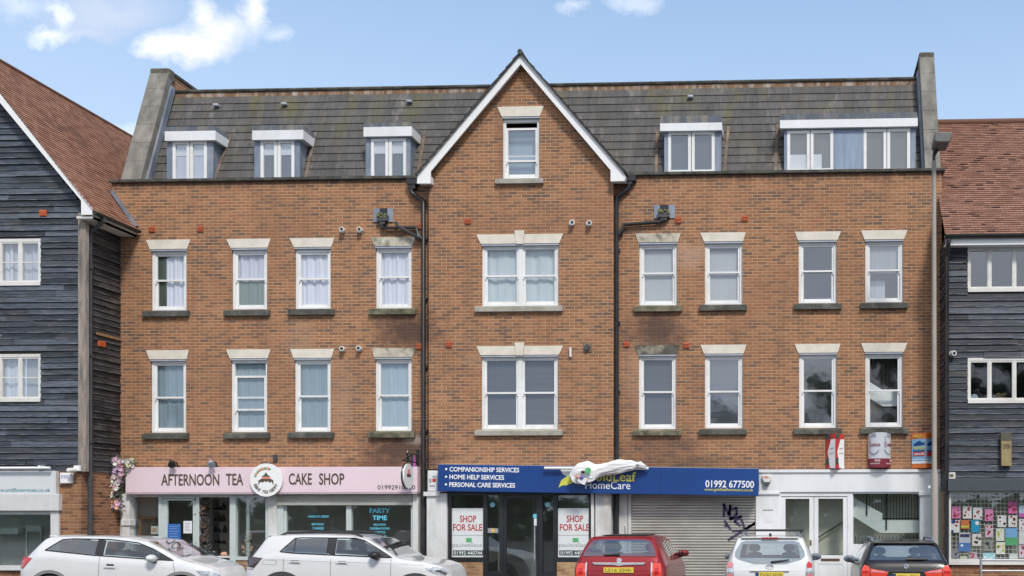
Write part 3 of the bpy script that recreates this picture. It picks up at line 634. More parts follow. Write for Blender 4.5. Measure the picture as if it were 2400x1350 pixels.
blind(up[7], 0, 'blind_strip', 'grey vertical strip blind in the top half of the rightmost top storey window', fz0=.5)
blind(bay_boxes[1], BP, 'blind_dark', 'dark slatted blind across the double window of the bay above the blue sign'); blind(lo[4], 0, 'blind_dark', 'dark slatted blind in the window with the blackened lintel right of the bay'); blind(lo[5], 0, 'blind_dark', 'dark slatted blind in the second window right of the bay, above the blue sign')
drape('window_sheet', up[7], 0, 'net_white', 'white sheet leaning in the bottom left of the rightmost top storey window', 'sheet', .08, .55, .05, .4, wave=0, y=.3)
drape('window_sheet', bay_boxes[2], BP, 'net_pale', 'pale sheet behind the attic window in the gable', 'sheet', wave=0, fz1=.85, y=.3)
q = MB(); x0, z0 = F(737, 1006, 0); q.ball((x0, .16, z0), .09, .03, .045); tag(q.build('window_toy', P((.7, .5, .05), .6)('toy_yellow')), 'small yellow object lying on the inner sill of the third window above the pink sign', 'toy')
# stair seen through the bottom right window
def stair(pts, Y, dy, mat): q.prism([F(a, b, Y) for a, b in pts][::-1], Y, Y + dy)
q = MB(); stair([(2030, 890), (2070, 915), (2120, 915), (2120, 952), (2068, 952), (2030, 928)], .3, .08, 0); q.build('stair_string', 'stair_white', B)
q = MB(); q.pbox(2010, 812, 2150, 1018, .8, .05, .8); q.build('stair_wall', 'stair_back', B)
q = MB()
for k in range(9): q.pbox(2030 + k * 10, 835, 2032 + k * 10, 912, .45, .02, .45)
q.build('stair_rail', 'black_frame', B)
# ---- dormers
def dormer(fx0, fx1, ft, fb, lt, wins, wb, cheek, side=True, panel=None):
    Y = .33; x0, x1 = X(fx0 + (5 if side else 10), Y), X(cheek, Y); zb_ = ZP + .05
    zf1 = Z(ft, (fx0 + fx1) / 2, Y - .1); zf0 = Z(fb, (fx0 + fx1) / 2, Y - .1)
    yb_ = lambda z: MY0 + (z - MZ0) / (MZ1 - MZ0) * (MY1 - MY0) + .06
    body = MB(); hs = []
    for a, b, c_ in wins:
        wx0, wx1, wz0, wz1 = R4(a, c_, b, wb, Y); hs.append((wx0, wx1, max(wz0, zb_ + .01), wz1))
    wall(body, x0, x1, zb_, zf0 + .02, Y, hs, .08)
    for xx, fl in ((x0, 1), (x1, 0)):
        pg = [(xx, Y, zb_), (xx, Y, zf0 + .02), (xx, yb_(zf0), zf0 + .02), (xx, yb_(zb_), zb_)]
        body.face(pg if fl else pg[::-1])
    D = body.build('dormer', 'lead', B)
    for a, b, c_, d_ in hs:
        f = MB(); s = .07; xm = (a + b) / 2
        for u0, u1 in ((a, xm - .008), (xm + .008, b)):
            f.box(u0, u0 + s, Y - .01, Y + .05, c_, d_); f.box(u1 - s, u1, Y - .01, Y + .05, c_, d_); f.box(u0 + s, u1 - s, Y - .01, Y + .05, d_ - s, d_); f.box(u0 + s, u1 - s, Y - .01, Y + .05, c_, c_ + s)
        f.build('window_frame', 'upvc', D)
        g_ = MB()
        for u0, u1 in ((a + s, xm - .008 - s), (xm + .008 + s, b - s)): g_.face([(u0, Y + .02, c_ + s), (u1, Y + .02, c_ + s), (u1, Y + .02, d_ - s), (u0, Y + .02, d_ - s)])
        g_.build('pane', 'glass_sky', D)
        g_ = MB(); g_.box(a, b, Y + .075, Y + .08, c_, d_); g_.build('dark_backing', 'room_dark', D)  # dark sheet stands in for the unlit room behind the glass
    a, b = X(fx0, Y - .1), X(fx1, Y - .1)
    f = MB(); f.box(a, b, Y - .1, yb_(zf1) , zf0, zf1); f.build('fascia', 'white_paint', D)
    zl = Z(lt, (fx0 + fx1) / 2, Y - .1)
    f = MB(); f.prism([(a - .005, zf1 + .002), (b + .005, zf1 + .002), (b - .02, zl), (a + .01, zl)], Y - .098, yb_(zl)); f.build('lead_roof', 'lead_rust', D)
    return D, hs
dz_ = [dormer(386, 505, 307, 329, 296, [(405, 485, 331)], 425, 500), dormer(591, 711, 305, 327, 293, [(611, 690, 329)], 424, 703), dormer(852, 965, 297, 319, 287, [(870, 952, 325)], 420, 962),
       dormer(1547, 1692, 288, 306, 271, [(1566, 1675, 309)], 405, 1690, side=False), dormer(1828, 2151, 279, 298, 265, [(1845, 1953, 306), (2024, 2133, 302)], 402, 2146, side=False)]
q = MB(); hA, hB = dz_[4][1]; q.box(hA[1] + .02, hB[0] - .02, .325, .335, hA[2] + .02, hA[3]); q.build('lead_panel', 'lead_blue', dz_[4][0])
k = 0
for (D, hs), lbs in zip(dz_, (['roller blind half down in the leftmost dormer'], ['roller blind half down in the second dormer from the left'], ['roller blind half down in the dormer just left of the gable'], [], [])):
    for h, lb in zip(hs, lbs):
        q = MB(); q.box(h[0] + .05, h[1] - .05, .33 + .05, .33 + .06, h[3] - .34, h[3]); tag(q.build('roller_blind', 'roller'), 'white ' + lb, 'blind', 'window blinds')
        if k == 0:
            q = MB(); q.box(h[0] + .05, h[1] - .05, .33 + .062, .33 + .07, h[2] + .02, h[3]); tag(q.build('net_curtain', 'net_lilac'), 'grey net hanging below the blind in the leftmost dormer', 'curtain', NET)
        k += 1
h = dz_[4][1][0]; q = MB(); q.box(h[0] + .05, h[0] + .82, .33 + .045, .33 + .06, h[2] + .04, h[2] + .42); tag(q.build('cream_board', 'roller'), 'cream board standing in the wide dormer at the right', 'board')
# rusty flashings running down the slates beside the dormers
for a, b in (((543, 315), (502, 424)), ((741, 311), (717, 420)), ((998, 308), (978, 415)), ((1708, 297), (1697, 404)), ((1822, 292), (1818, 402)), ((1541, 305), (1538, 404))):
    q = MB()
    def on(px, py):
        Y_ = .4
        for _ in range(6):
            x, z = F(px, py, Y_); Y_ = MY0 + (z - MZ0) / (MZ1 - MZ0) * (MY1 - MY0)
        return Vector((x, Y_ - .035, z))
    p0, p1 = on(*a), on(*b); wv = Vector((.035, 0, 0)); q.face([tuple(p1 - wv), tuple(p1 + wv), tuple(p0 + wv), tuple(p0 - wv)])
    q.face([tuple(p1 - wv + Vector((0, .03, 0))), tuple(p1 - wv), tuple(p0 - wv), tuple(p0 - wv + Vector((0, .03, 0)))]); q.face([tuple(p1 + wv), tuple(p1 + wv + Vector((0, .03, 0))), tuple(p0 + wv + Vector((0, .03, 0))), tuple(p0 + wv)])
    q.build('side_flashing', 'rust', B)
for px, py in ((511, 250), (670, 247), (962, 241), (1619, 230)):
    p0 = on(px, py); q = MB(); q.box(p0.x - .07, p0.x + .07, p0.y - .10, p0.y + .05, p0.z - .03, p0.z + .035); q.build('roof_vent', 'lead_pale', B, bevel=.02)
# ---- rainwater pipes, hoppers, vents on the brickwork
q = MB(); r = .055; y_ = -.09
q.tube([(X(968), y_, Z(438)), (X(968), y_, Z(452)), (X(996), y_, Z(472)), (X(996), y_, .3)], r, 10)
for yy in (560, 700, 860, 1010): q.box(X(989), X(1003), -.1, .0, Z(yy + 3), Z(yy - 3))
q.build('downpipe', 'pipe', B, smooth=True)
q = MB(); q.pbox(958, 424, 986, 436, -.16, .16, 0); q.pbox(962, 436, 978, 446, -.14, .14, 0); q.build('rain_hopper', 'black_plastic', B)
q = MB(); q.tube([(X(1476), y_, Z(432)), (X(1476), y_, Z(446)), (X(1447), y_, Z(468)), (X(1447), y_, .3)], r, 10)
for yy in (590, 760, 920): q.box(X(1440), X(1454), -.1, .0, Z(yy + 3), Z(yy - 3))
q.build('downpipe', 'pipe', B, smooth=True)
q = MB(); q.pbox(1464, 415, 1492, 428, -.16, .16, 0); q.pbox(1469, 428, 1484, 436, -.14, .14, 0); q.build('rain_hopper', 'black_plastic', B)
for (px0, py0, px1, py1, bx0, bx1) in ((876, 489, 922, 521, 888, 912), (1533, 481, 1582, 512, 1544, 1570)):
    q = MB(); q.pbox(px0, py0, px1, py1, -.025, .025, 0); q.build('lead_plate', 'lead', B)
    q = MB(); q.pbox(bx0 + 3, py0, bx1 - 3, py0 + 14, -.03, .03, 0); q.build('overflow_opening', 'black_frame', B)
    q = MB(); q.pbox(bx0, py0 + 18, bx1, py1, -.13, .13, 0); q.pbox(bx0 + 6, py1, bx1 - 6, py1 + 7, -.11, .11, 0); hp = q.build('overflow_hopper', 'pipe_grey', B)
    q = MB()
    for _ in range(26):
        a, b = F(random.uniform(bx0 + 1, bx1 - 1), random.uniform(py0 + 15, py0 + 26), 0); q.ball((a, random.uniform(-.14, -.03), b), .03, .03, .035, 6, 4)
    q.build('moss', 'moss', B)
q = MB(); q.tube([(X(899), -.08, Z(524)), (X(899), -.08, Z(533)), (X(978), -.08, Z(533)), (X(983), -.09, Z(552)), (X(992), -.09, Z(562))], .045, 8)
q.build('overflow_pipe', 'pipe', B, smooth=True)
q = MB(); q.tube([(X(932), -.10, Z(521)), (X(937), -.15, Z(531)), (X(990), -.14, Z(560))], .04, 8); q.build('broken_pipe', 'pipe', B, smooth=True)
q = MB(); q.tube([(X(1557), -.08, Z(514)), (X(1556), -.08, Z(523)), (X(1545), -.08, Z(527)), (X(1463), -.08, Z(532)), (X(1459), -.09, Z(548)), (X(1450), -.09, Z(556))], .045, 8); q.build('overflow_pipe', 'pipe', B, smooth=True)
for px, py in ((357, 538), (471, 537), (988, 531), (984, 812), (1590, 517), (1746, 513), (1469, 807), (1609, 810), (1097, 519), (1053, 808)):
    Yq = BP if 1005 < px < 1437 else 0; q = MB(); q.pbox(px - 6.5, py - 6.5, px + 6.5, py + 6.5, Yq - .03, .03, Yq)
    for s in (-3.6, 0, 3.6): q.pbox(px - 6.5, py + s - .8, px + 6.5, py + s + .8, Yq - .042, .013, Yq)
    q.build('air_brick', 'terracotta', B)
def flue(px, py, Y, parent, r=.068):
    x, z = F(px, py, Y); q = MB(); q.cyl((x, Y, z), (0, -1, 0), r, .05, 20); q.cyl((x + .012, Y - .05, z), (.2, -1, 0), r * .86, .10, 20); o = q.build('flue', 'shop_white', parent)
    q = MB(); q.cyl((x + .03, Y - .146, z), (.2, -1, 0), r * .50, .012, 16); q.build('flue_mouth', 'black_frame', o)
for px, py in ((804, 541), (845, 541), (804, 819), (843, 818)): flue(px, py, 0, B)
for px, py in ((1341, 525), (1381, 526)): flue(px, py, BP, B)
q = MB(); q.pbox(1367, 804, 1387, 825, BP - .02, .02, BP); q.build('vent_plate', 'rust', B)
x, z = F(1377, 815, BP); q = MB(); q.cyl((x, BP - .02, z), (0, -1, 0), .065, .06, 16); q.build('flue', 'pipe_grey', B, smooth=True)
q = MB(); x, z = F(1338, 837, BP); q.tube([(x, BP - .05, z), (x, BP - .05, z + .22)], .025, 8); q.build('condensate_pipe', 'upvc', B)
q = MB()
for px in (1074, 1080, 1086): q.pbox(px - 1.5, 494, px + 1.5, 506, BP - .015, .015, BP)
q.build('wall_bracket', 'rust', B)
q = MB(); q.pbox(642, 1066, 651, 1081, -.05, .05, 0); q.build('junction_box', 'pipe_grey', B)
# ================================================================== left weatherboarded building
YL = -1.33
LX1 = X(190, YL)
Lb = thing('weatherboard_house', 'dark blue weatherboarded gabled house with a clay tile roof at the left', 'building', (X(60, YL), YL, 0))
AXL, AZL = F(-105, 84, YL - .28)
zL0 = Z(1104, 100, YL)
rake_e = F(215, 492, YL - .28)                    # eaves corner
sl_ = (AZL - rake_e[1]) / (rake_e[0] - AXL)
rk = lambda z: AXL + (AZL - .26 - z) / sl_         # right rake of the boarding
wl = [(-4, 560, 97, 668), (-4, 830, 97, 940)]
hl = []
for b in wl: x0, x1, z0, z1 = R4(*b, YL); hl.append((x0, x1, z0, z1))
q = MB(); XLL = 2 * AXL - LX1
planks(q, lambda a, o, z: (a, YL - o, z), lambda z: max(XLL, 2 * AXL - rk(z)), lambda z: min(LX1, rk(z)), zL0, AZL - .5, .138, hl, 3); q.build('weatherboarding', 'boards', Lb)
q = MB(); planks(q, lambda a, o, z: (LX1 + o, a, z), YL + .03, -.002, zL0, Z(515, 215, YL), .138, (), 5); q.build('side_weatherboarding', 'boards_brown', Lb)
q = MB()                                           # solid core of the house
brk_ = [AXL]; tfl = lambda x: min(AZL - .3 - abs(x - AXL) * sl_, AZL)
wall(q, XLL, LX1, 0, tfl, YL + .03, hl + [(XLL + 1, X(120, YL), .5, Z(1197, 60, YL))], .1, brk_)
q.face([(LX1, YL + .03, 0), (LX1, 0, 0), (LX1, 0, rake_e[1]), (LX1, YL + .03, rake_e[1])])
q.build('core_wall', 'room_dark', Lb)
q = MB(); x0, x1 = X(134, YL), LX1
q.box(x0, LX1 + .012, YL - .012, YL + .2, 0, zL0 - .002); q.box(LX1 - .1, LX1 + .012, YL + .201, -.002, 0, zL0 - .002); q.build('brick_pier', 'brick_low', Lb)
q = MB(); q.box(X(187, YL), X(205, YL) , YL - .06, YL + .06, zL0 - .02, Z(500, 196, YL)); q.build('corner_post', 'wood_grey', Lb, bevel=.01)
# roof
q = MB(); E = Vector((0, 1, 0)); ex, ez = rake_e
U_ = Vector((AXL - ex, 0, AZL - ez)); y0 = YL - .28; n = int(U_.length / .105); Nn = Vector((U_.z * 1, 0, -U_.x)).normalized()
Nn = Vector((AZL - ez, 0, ex - AXL)).normalized()
cut = (ex - X(258, 0)) / (ex - AXL)
courses(q, (ex, y0, ez), E, U_, n, .016, lambda a: 0, lambda a: (0.0 - y0 - .003) if a < cut else 11.0, N=Nn)
exm = 2 * AXL - ex; Um = Vector((AXL - exm, 0, AZL - ez)); courses(q, (exm, 11 + y0, ez), (0, -1, 0), Um, n, .016, lambda a: 0, lambda a: 11.0, N=Vector((-(AZL - ez), 0, ex - AXL)).normalized())
q.build('tiled_roof', 'tiles_clay', Lb)
q = MB(); q.tube([(AXL, y0, AZL + .02), (AXL, y0 + 11, AZL + .0)], .05, 10); q.build('ridge_tiles', 'tiles_clay', Lb, smooth=True)
q = MB(); Yb = y0 + .02
def lp(px, py): return F(px, py, Yb)
foot = [lp(190, 470), lp(190, 503), lp(216, 503), lp(216, 490)]
rx, rz = lp(205, 478); 
top_o = (AXL, AZL - .05); wv = .30
P_ = [foot[0], foot[1], foot[2], foot[3], (foot[3][0] - .02, foot[3][1] + .02), top_o, (AXL, AZL - wv)]
q.prism([(foot[1][0], foot[1][1]), (foot[2][0], foot[2][1]), (foot[3][0], foot[3][1]), (AXL, AZL - .04), (AXL, AZL - .30), (foot[0][0], foot[0][1])], Yb, Yb + .04)
q.prism([(AXL, AZL - .30), (AXL, AZL - .04), (2 * AXL - foot[3][0], foot[3][1]), (2 * AXL - foot[2][0], foot[2][1]), (2 * AXL - foot[1][0], foot[1][1]), (2 * AXL - foot[0][0], foot[0][1])], Yb, Yb + .04)
q.build('bargeboard', 'white_clean', Lb)
q = MB(); q.box(LX1 + .05, ex - .02, YL - .22, -.02, ez - .17, ez - .12); q.box(ex - .05, ex - .02, y0 + .07, -.02, ez - .17, ez - .02); q.build('eaves_board', 'cream_frame', Lb)
q = MB(); gx = ex + .055
for i in range(9):
    a0, a1 = pi + pi * i / 9, pi + pi * (i + 1) / 9
    q.face([(gx + .06 * cos(a0), y0 + .02, ez - .03 + .06 * sin(a0)), (gx + .06 * cos(a1), y0 + .02, ez - .03 + .06 * sin(a1)), (gx + .06 * cos(a1), -.02, ez - .03 + .06 * sin(a1)), (gx + .06 * cos(a0), -.02, ez - .03 + .06 * sin(a0))])
q.face([(gx + .06 * cos(pi + pi * k / 9), y0 + .02, ez - .03 + .06 * sin(pi + pi * k / 9)) for k in range(10)])
q.build('gutter', 'black_plastic', Lb)
q = MB(); yp = YL + .16; xp = LX1 + .10; q.tube([(gx, yp - .12, ez - .08), (gx, yp - .12, ez - .16), (xp, yp, ez - .38), (xp, yp, .2)], .05, 10)
for z in (7.6, 5.6, 3.6): q.box(LX1, xp + .06, yp - .07, yp + .02, z - .03, z + .03)
q.build('downpipe', 'pipe_grey', Lb, smooth=True)
q = MB(); a = F(262, 452, -.02); b = F(318, 528, -.02); dx_ = .05
q.prism([(b[0] - .02, b[1] - .04), (b[0] + .06, b[1] - .02), (a[0] + .04, a[1] + .05), (a[0] - .03, a[1] + .02)], -.05, -.004); q.build('lead_flashing', 'lead', Lb)
# loose board on the side wall
q = MB(); q.prism([(0, 0), (1, 0), (1, 1), (0, 1)], 0, .01); q = MB(); q.box(LX1 + .04, LX1 + .06, YL + .45, -.03, Z(783, 260, -.6) - .06, Z(783, 260, -.6) + .0); q.build('loose_board', 'wood', Lb)
def casement(box, Y, parent, cols, mat, bars=None, gm='glass', y=.02):
    x0, x1, z0, z1 = R4(*box, Y); f = MB(); ya = Y - y
    f.box(x0, x1, ya, ya + .08, z1 - .07, z1); f.box(x0, x1, ya - .025, ya + .08, z0 - .02, z0 + .065)
    xs = [X(c, Y) for c in cols]; gs = []
    for i, (c, w_) in enumerate(zip(xs, cols)):
        wd = .03 if i in (0, len(xs) - 1) else .035
        f.box(c - wd / 2 - .01, c + wd / 2 + .01, ya + (.003 if 0 < i < len(xs) - 1 else .001), ya + .078, z0 + .065, z1 - .07)
    fr = None
    for c0, c1 in zip(xs, xs[1:]):
        s = .022; a, b = c0 + .026, c1 - .026
        f.box(a, a + s, ya + .01, ya + .06, z0 + .065, z1 - .07); f.box(b - s, b, ya + .01, ya + .06, z0 + .065, z1 - .07); f.box(a + s, b - s, ya + .01, ya + .06, z1 - .105, z1 - .07); f.box(a + s, b - s, ya + .01, ya + .06, z0 + .065, z0 + .10)
        if bars: zb = Z(bars, (box[0] + box[2]) / 2, Y); f.box(a + s, b - s, ya + .02, ya + .05, zb - .012, zb + .012)
        gs.append((a + s, b - s))
    fr = f.build('window', mat, parent)
    for a, b in gs:
        g_ = MB(); g_.face([(a, ya + .035, z0 + .09), (b, ya + .035, z0 + .09), (b, ya + .035, z1 - .09), (a, ya + .035, z1 - .09)]); g_.build('pane', gm, fr)
    return fr
casement(wl[0], YL, Lb, [1, 48, 95], 'cream_frame', 615, 'glass_sky'); casement(wl[1], YL, Lb, [1, 48, 95], 'cream_frame', 885, 'glass_sky')
drape('net_curtain', wl[0], YL, 'net_lilac', 'pale net across the upper window of the weatherboarded house', group=NET, y=.14); drape('side_curtain', wl[0], YL, 'net_white', 'white curtain tied at the left of the upper window of the weatherboarded house', fx0=.08, fx1=.28, y=.11, wave=.02)
drape('net_curtain', wl[1], YL, 'net_white', 'white net across the lower window of the weatherboarded house', group=NET, y=.14, fx1=.55); drape('window_blind', wl[1], YL, 'blind_grey', 'grey blind at the right of the lower window of the weatherboarded house', 'blind', fx0=.55, y=.14, wave=0, group='window blinds')
for px, py, side in ((105, 501, 0), (240, 806, 1)):
    q = MB()
    if not side:
        q.pbox(px - 7.5, py - 7, px + 7.5, py + 7, YL - .06, .04, YL)
        for s in (-4, 0, 4): q.pbox(px - 7.5, py + s - 1, px + 7.5, py + s + 1, YL - .075, .016, YL)
    else:
        yy = YL * (290 - px) / 95.0; zz = Z(py, px, yy); q.box(LX1 + .02, LX1 + .06, yy - .11, yy + .11, zz - .065, zz + .065)
        for s in (-.035, 0, .035): q.box(LX1 + .06, LX1 + .074, yy - .11, yy + .11, zz + s - .01, zz + s + .01)
    q.build('air_brick', 'terracotta_hot', Lb)
# its shopfront
q = MB(); q.pbox(-120, 1197, 118, 1206, YL + .0, .1); q.pbox(118, 1185, 137, 1345, YL - .07, .2); q.pbox(-120, 1326, 118, 1337, YL - .09, .2); q.build('shop_frame', 'shop_white', Lb, bevel=.006)
q = MB(); q.pbox(-120, 1158, 137, 1197, YL - .13, .2); q.build('shutter_box', 'shop_white', Lb, bevel=.008)
q = MB(); q.pbox(-120, 1206, 118, 1326, YL + .04, .004); q.build('shop_pane', 'glass_shop', Lb)
q = MB(); q.pbox(-120, 1337, 134, 1420, YL - .01, .2); q.build('stall_riser', 'brick_low', Lb)
q = MB(); q.pbox(-250, 1190, 130, 1420, -.45, .05); q.build('shop_back_wall', 'room', Lb)
q = MB(); q.pbox(-120, 1238, 42, 1252, YL + .5, .3); q.pbox(60, 1232, 97, 1246, YL + .6, .05); q.pbox(60, 1246, 63, 1330, YL + .6, .05); q.pbox(94, 1246, 97, 1330, YL + .6, .05); q.pbox(-20, 1238, -10, 1335, YL + .5, .05); tag(q.build('shop_counter', 'room_pale'), 'pale counter top inside the shop window at the far left', 'counter')
S = thing('fascia_sign', 'pale grey shop fascia with teal web address, under the white tube light', 'sign', (X(0, YL), YL - .1, Z(1158, 60, YL)))
q = MB(); q.pbox(-200, 1104, 129, 1158, YL - .10, .1); q.build('panel', 'fascia_grey', S, bevel=.006)
q = MB(); q.pbox(124, 1104, 131, 1158, YL - .115, .13); q.build('end_cap', 'shop_white', S)
text('www.artilfoservices.co.uk', (-18, 1144, 118, 1153), YL - .10, 'ink_teal', S, depth=.004)
T = thing('tube_light', 'white tube lamp above the pale grey fascia at the far left', 'light', (X(60, YL), YL - .2, Z(1098, 60, YL)))
q = MB(); z_ = Z(1098, 60, YL); q.tube([(X(-100, YL - .2), YL - .2, z_), (X(117, YL - .2), YL - .2, z_)], .032, 10); q.build('tube', 'white_clean', T, smooth=True)
q = MB(); q.box(X(104, YL), X(108, YL), YL - .2, YL, z_ - .02, z_ + .06); q.build('bracket', 'white_clean', T)
A = thing('alarm_box', 'square white alarm box with blue lettering on the brick pier at the left', 'alarm', (X(152, YL), YL, Z(1135, 152, YL)))
q = MB(); q.pbox(140, 1108, 165, 1133, YL - .11, .11); q.build('cover', 'white_clean', A, bevel=.015)
text('ESE', (144, 1114, 161, 1121), YL - .11, 'ink_blue', A, depth=.003)
Cm = thing('security_camera', 'white security camera on the corner above the white alarm box', 'camera', (X(176, YL), YL, Z(1100, 176, YL)))
q = MB(); q.pbox(172, 1091, 186, 1104, YL - .12, .1); q.build('mount', 'white_clean', Cm, bevel=.01)
x, z = F(171, 1101, YL - .15); q = MB(); q.tube([(x + .03, YL - .1, z), (x - .02, YL - .26, z - .02)], .055, 12); q.ball((x - .02, YL - .27, z - .02), .05, .03, .05); q.build('lens_housing', 'cream_frame', Cm, smooth=True)
# ================================================================== right weatherboarded building
YR = -.80
Rb = thing('weatherboard_house', 'dark weatherboarded shop building with a red tiled roof at the right', 'building', (X(2330, YR), YR, 0))
RX0 = X(2217, YR); RX1 = RX0 + 9; zR0 = Z(1148, 2300, YR); zRe = Z(552, 2300, YR - .2)
wr = [(2268, 577, 2478, 682), (2268, 838, 2478, 943)]
hr = [R4(*b, YR) for b in wr]
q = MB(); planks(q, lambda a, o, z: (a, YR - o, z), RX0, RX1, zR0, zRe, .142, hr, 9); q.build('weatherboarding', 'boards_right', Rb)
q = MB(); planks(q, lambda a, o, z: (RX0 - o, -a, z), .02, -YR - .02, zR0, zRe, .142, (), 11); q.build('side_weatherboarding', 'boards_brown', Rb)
q = MB(); wall(q, RX0, RX1, 0, zRe, YR + .03, hr + [(X(2228, YR), RX1 - .5, Z(1311, 2300, YR), Z(1152, 2300, YR))], .1)
q.face([(RX0, 0, 0), (RX0, YR + .03, 0), (RX0, YR + .03, zRe), (RX0, 0, zRe)]); q.box(RX0, RX1, 1.3, 1.4, 0, zRe + 1.2); q.box(RX0 + .02, RX1, YR + .2, 1.3, Z(760, 2300, YR), Z(760, 2300, YR) + .1); q.build('core_wall', 'room_dark', Rb)
q = MB(); zr1 = Z(287, 2300, 2.6); U_ = Vector((0, 2.6 - YR + .3, zr1 - zRe)); n = int(U_.length / .092)
courses(q, (RX0 - .06, YR - .3, zRe), (1, 0, 0), U_, n, .018, lambda a: 0, lambda a: RX1 - RX0 + .1); q.build('tiled_roof', 'tiles_red', Rb)
q = MB(); q.tube([(RX0 - .06, 2.6, zr1), (RX1, 2.6, zr1)], .09, 10); q.build('ridge_tiles', 'tiles_red', Rb, smooth=True)
q = MB(); gy = YR - .34
for i in range(9):
    a0, a1 = pi + pi * i / 9, pi + pi * (i + 1) / 9
    q.face([(RX0 - .08, gy + .06 * cos(a0), zRe - .02 + .075 * sin(a0)), (RX1, gy + .06 * cos(a0), zRe - .02 + .075 * sin(a0)), (RX1, gy + .06 * cos(a1), zRe - .02 + .075 * sin(a1)), (RX0 - .08, gy + .06 * cos(a1), zRe - .02 + .075 * sin(a1))])
q.build('gutter', 'black_plastic', Rb)
q = MB(); q.box(RX0 - .05, RX1, YR - .28, YR - .25, zRe - .23, zRe - .03); q.box(RX0 - .05, RX1, YR - .249, YR - .03, zRe - .22, zRe - .19); q.build('eaves_board', 'white_clean', Rb)
q = MB(); xp = X(2219, YR - .08); q.tube([(xp, gy, zRe - .1), (xp, gy, zRe - .2), (xp, YR - .09, zRe - .42), (xp, YR - .09, .2)], .05, 10)
for z in (7.2, 5.2, 3.2): q.box(xp - .06, xp + .06, YR - .08, YR, z - .03, z + .03)
q.build('downpipe', 'pipe', Rb, smooth=True)
cs = [2270, 2319, 2377, 2430, 2476]
casement(wr[0], YR, Rb, cs, 'cream_frame', None, 'glass_sky'); casement(wr[1], YR, Rb, cs, 'cream_frame', None, 'glass')
flue(2231, 830, YR, Rb)
q = MB(); q.pbox(2222, 1107, 2239, 1122, YR - .06, .06); v_ = q.build('wall_vent', 'cream_frame', Rb); q = MB(); q.pbox(2226, 1111, 2235, 1118, YR - .066, .02); q.build('vent_grille', 'rust', v_)
q = MB(); x, z = F(2287, 930, YR); q.cyl((x, YR + .2, z), (0, -1, 0), .085, .02, 20); tag(q.build('round_mirror', 'net_pale', smooth=True), 'pale round mirror on the sill of the lower right window', 'mirror')
pt = thing('pot_plant', 'small plant in a terracotta pot behind the lower right window', 'plant', (X(2350, YR), YR + .25, Z(938, 2350, YR)))
q = MB(); x, z = F(2350, 936, YR); q.tube([(x, YR + .25, z - .02), (x, YR + .25, z + .07)], [.05, .07], 12); q.build('pot', 'terracotta', pt)
q = MB()
for _ in range(14): q.ball((x + random.uniform(-.13, .13), YR + .25 + random.uniform(-.05, .05), z + random.uniform(.08, .17)), .04, .03, .02, 6, 4)
q.build('leaves', 'moss', pt)
q = MB(); q.pbox(2222, 1152, 2229, 1320, YR - .06, .2); q.pbox(2222, 1311, 2700, 1324, YR - .09, .25); q.pbox(2229, 1150, 2700, 1156, YR - .03, .1); q.build('shop_frame', 'cream_frame', Rb)
q = MB(); q.pbox(2229, 1156, 2700, 1311, YR - .0, .004); q.build('shop_pane', 'glass_clear', Rb)
q = MB(); q.pbox(2217, 1324, 2700, 1425, YR - .02, .2); q.build('stall_riser', 'brick_low', Rb)
q = MB(); q.pbox(2212, 1150, 2222, 1425, YR - .015, .25); q.build('brick_pier', 'brick_low', Rb)
q = MB(); q.pbox(2200, 1140, 2750, 1330, -.25, .04); q.build('shop_back_wall', 'olive_wall', Rb)
S = thing('fascia_board', 'blank slate grey fascia board over the window full of cards', 'fascia board', (X(2300, YR), YR, zR0))
q = MB(); q.pbox(2222, 1121, 2700, 1151, YR - .2, .2); q.build('panel', 'slate_grey', S, bevel=.01)
O = thing('hanging_sign', 'narrow wooden sign with dark lettering on the weatherboards at the right', 'sign', (X(2359, YR), YR, Z(1093, 2359, YR)))
q = MB(); q.pbox(2347, 1014, 2371, 1092, YR - .14, .09); q.build('board', P((.30, .23, .11), .8, var=.25, scale=8, stretch=(3, 1, .3))('sign_wood'), O, bevel=.006)
text('OPEN', (2350, 1041, 2368, 1052), YR - .14, 'ink_black', O, depth=.004)
q = MB(); q.pbox(2347, 1014, 2371, 1033, YR - .1435, .003); q.build('dark_band', P((.10, .09, .06), .8)('sign_band'), O)
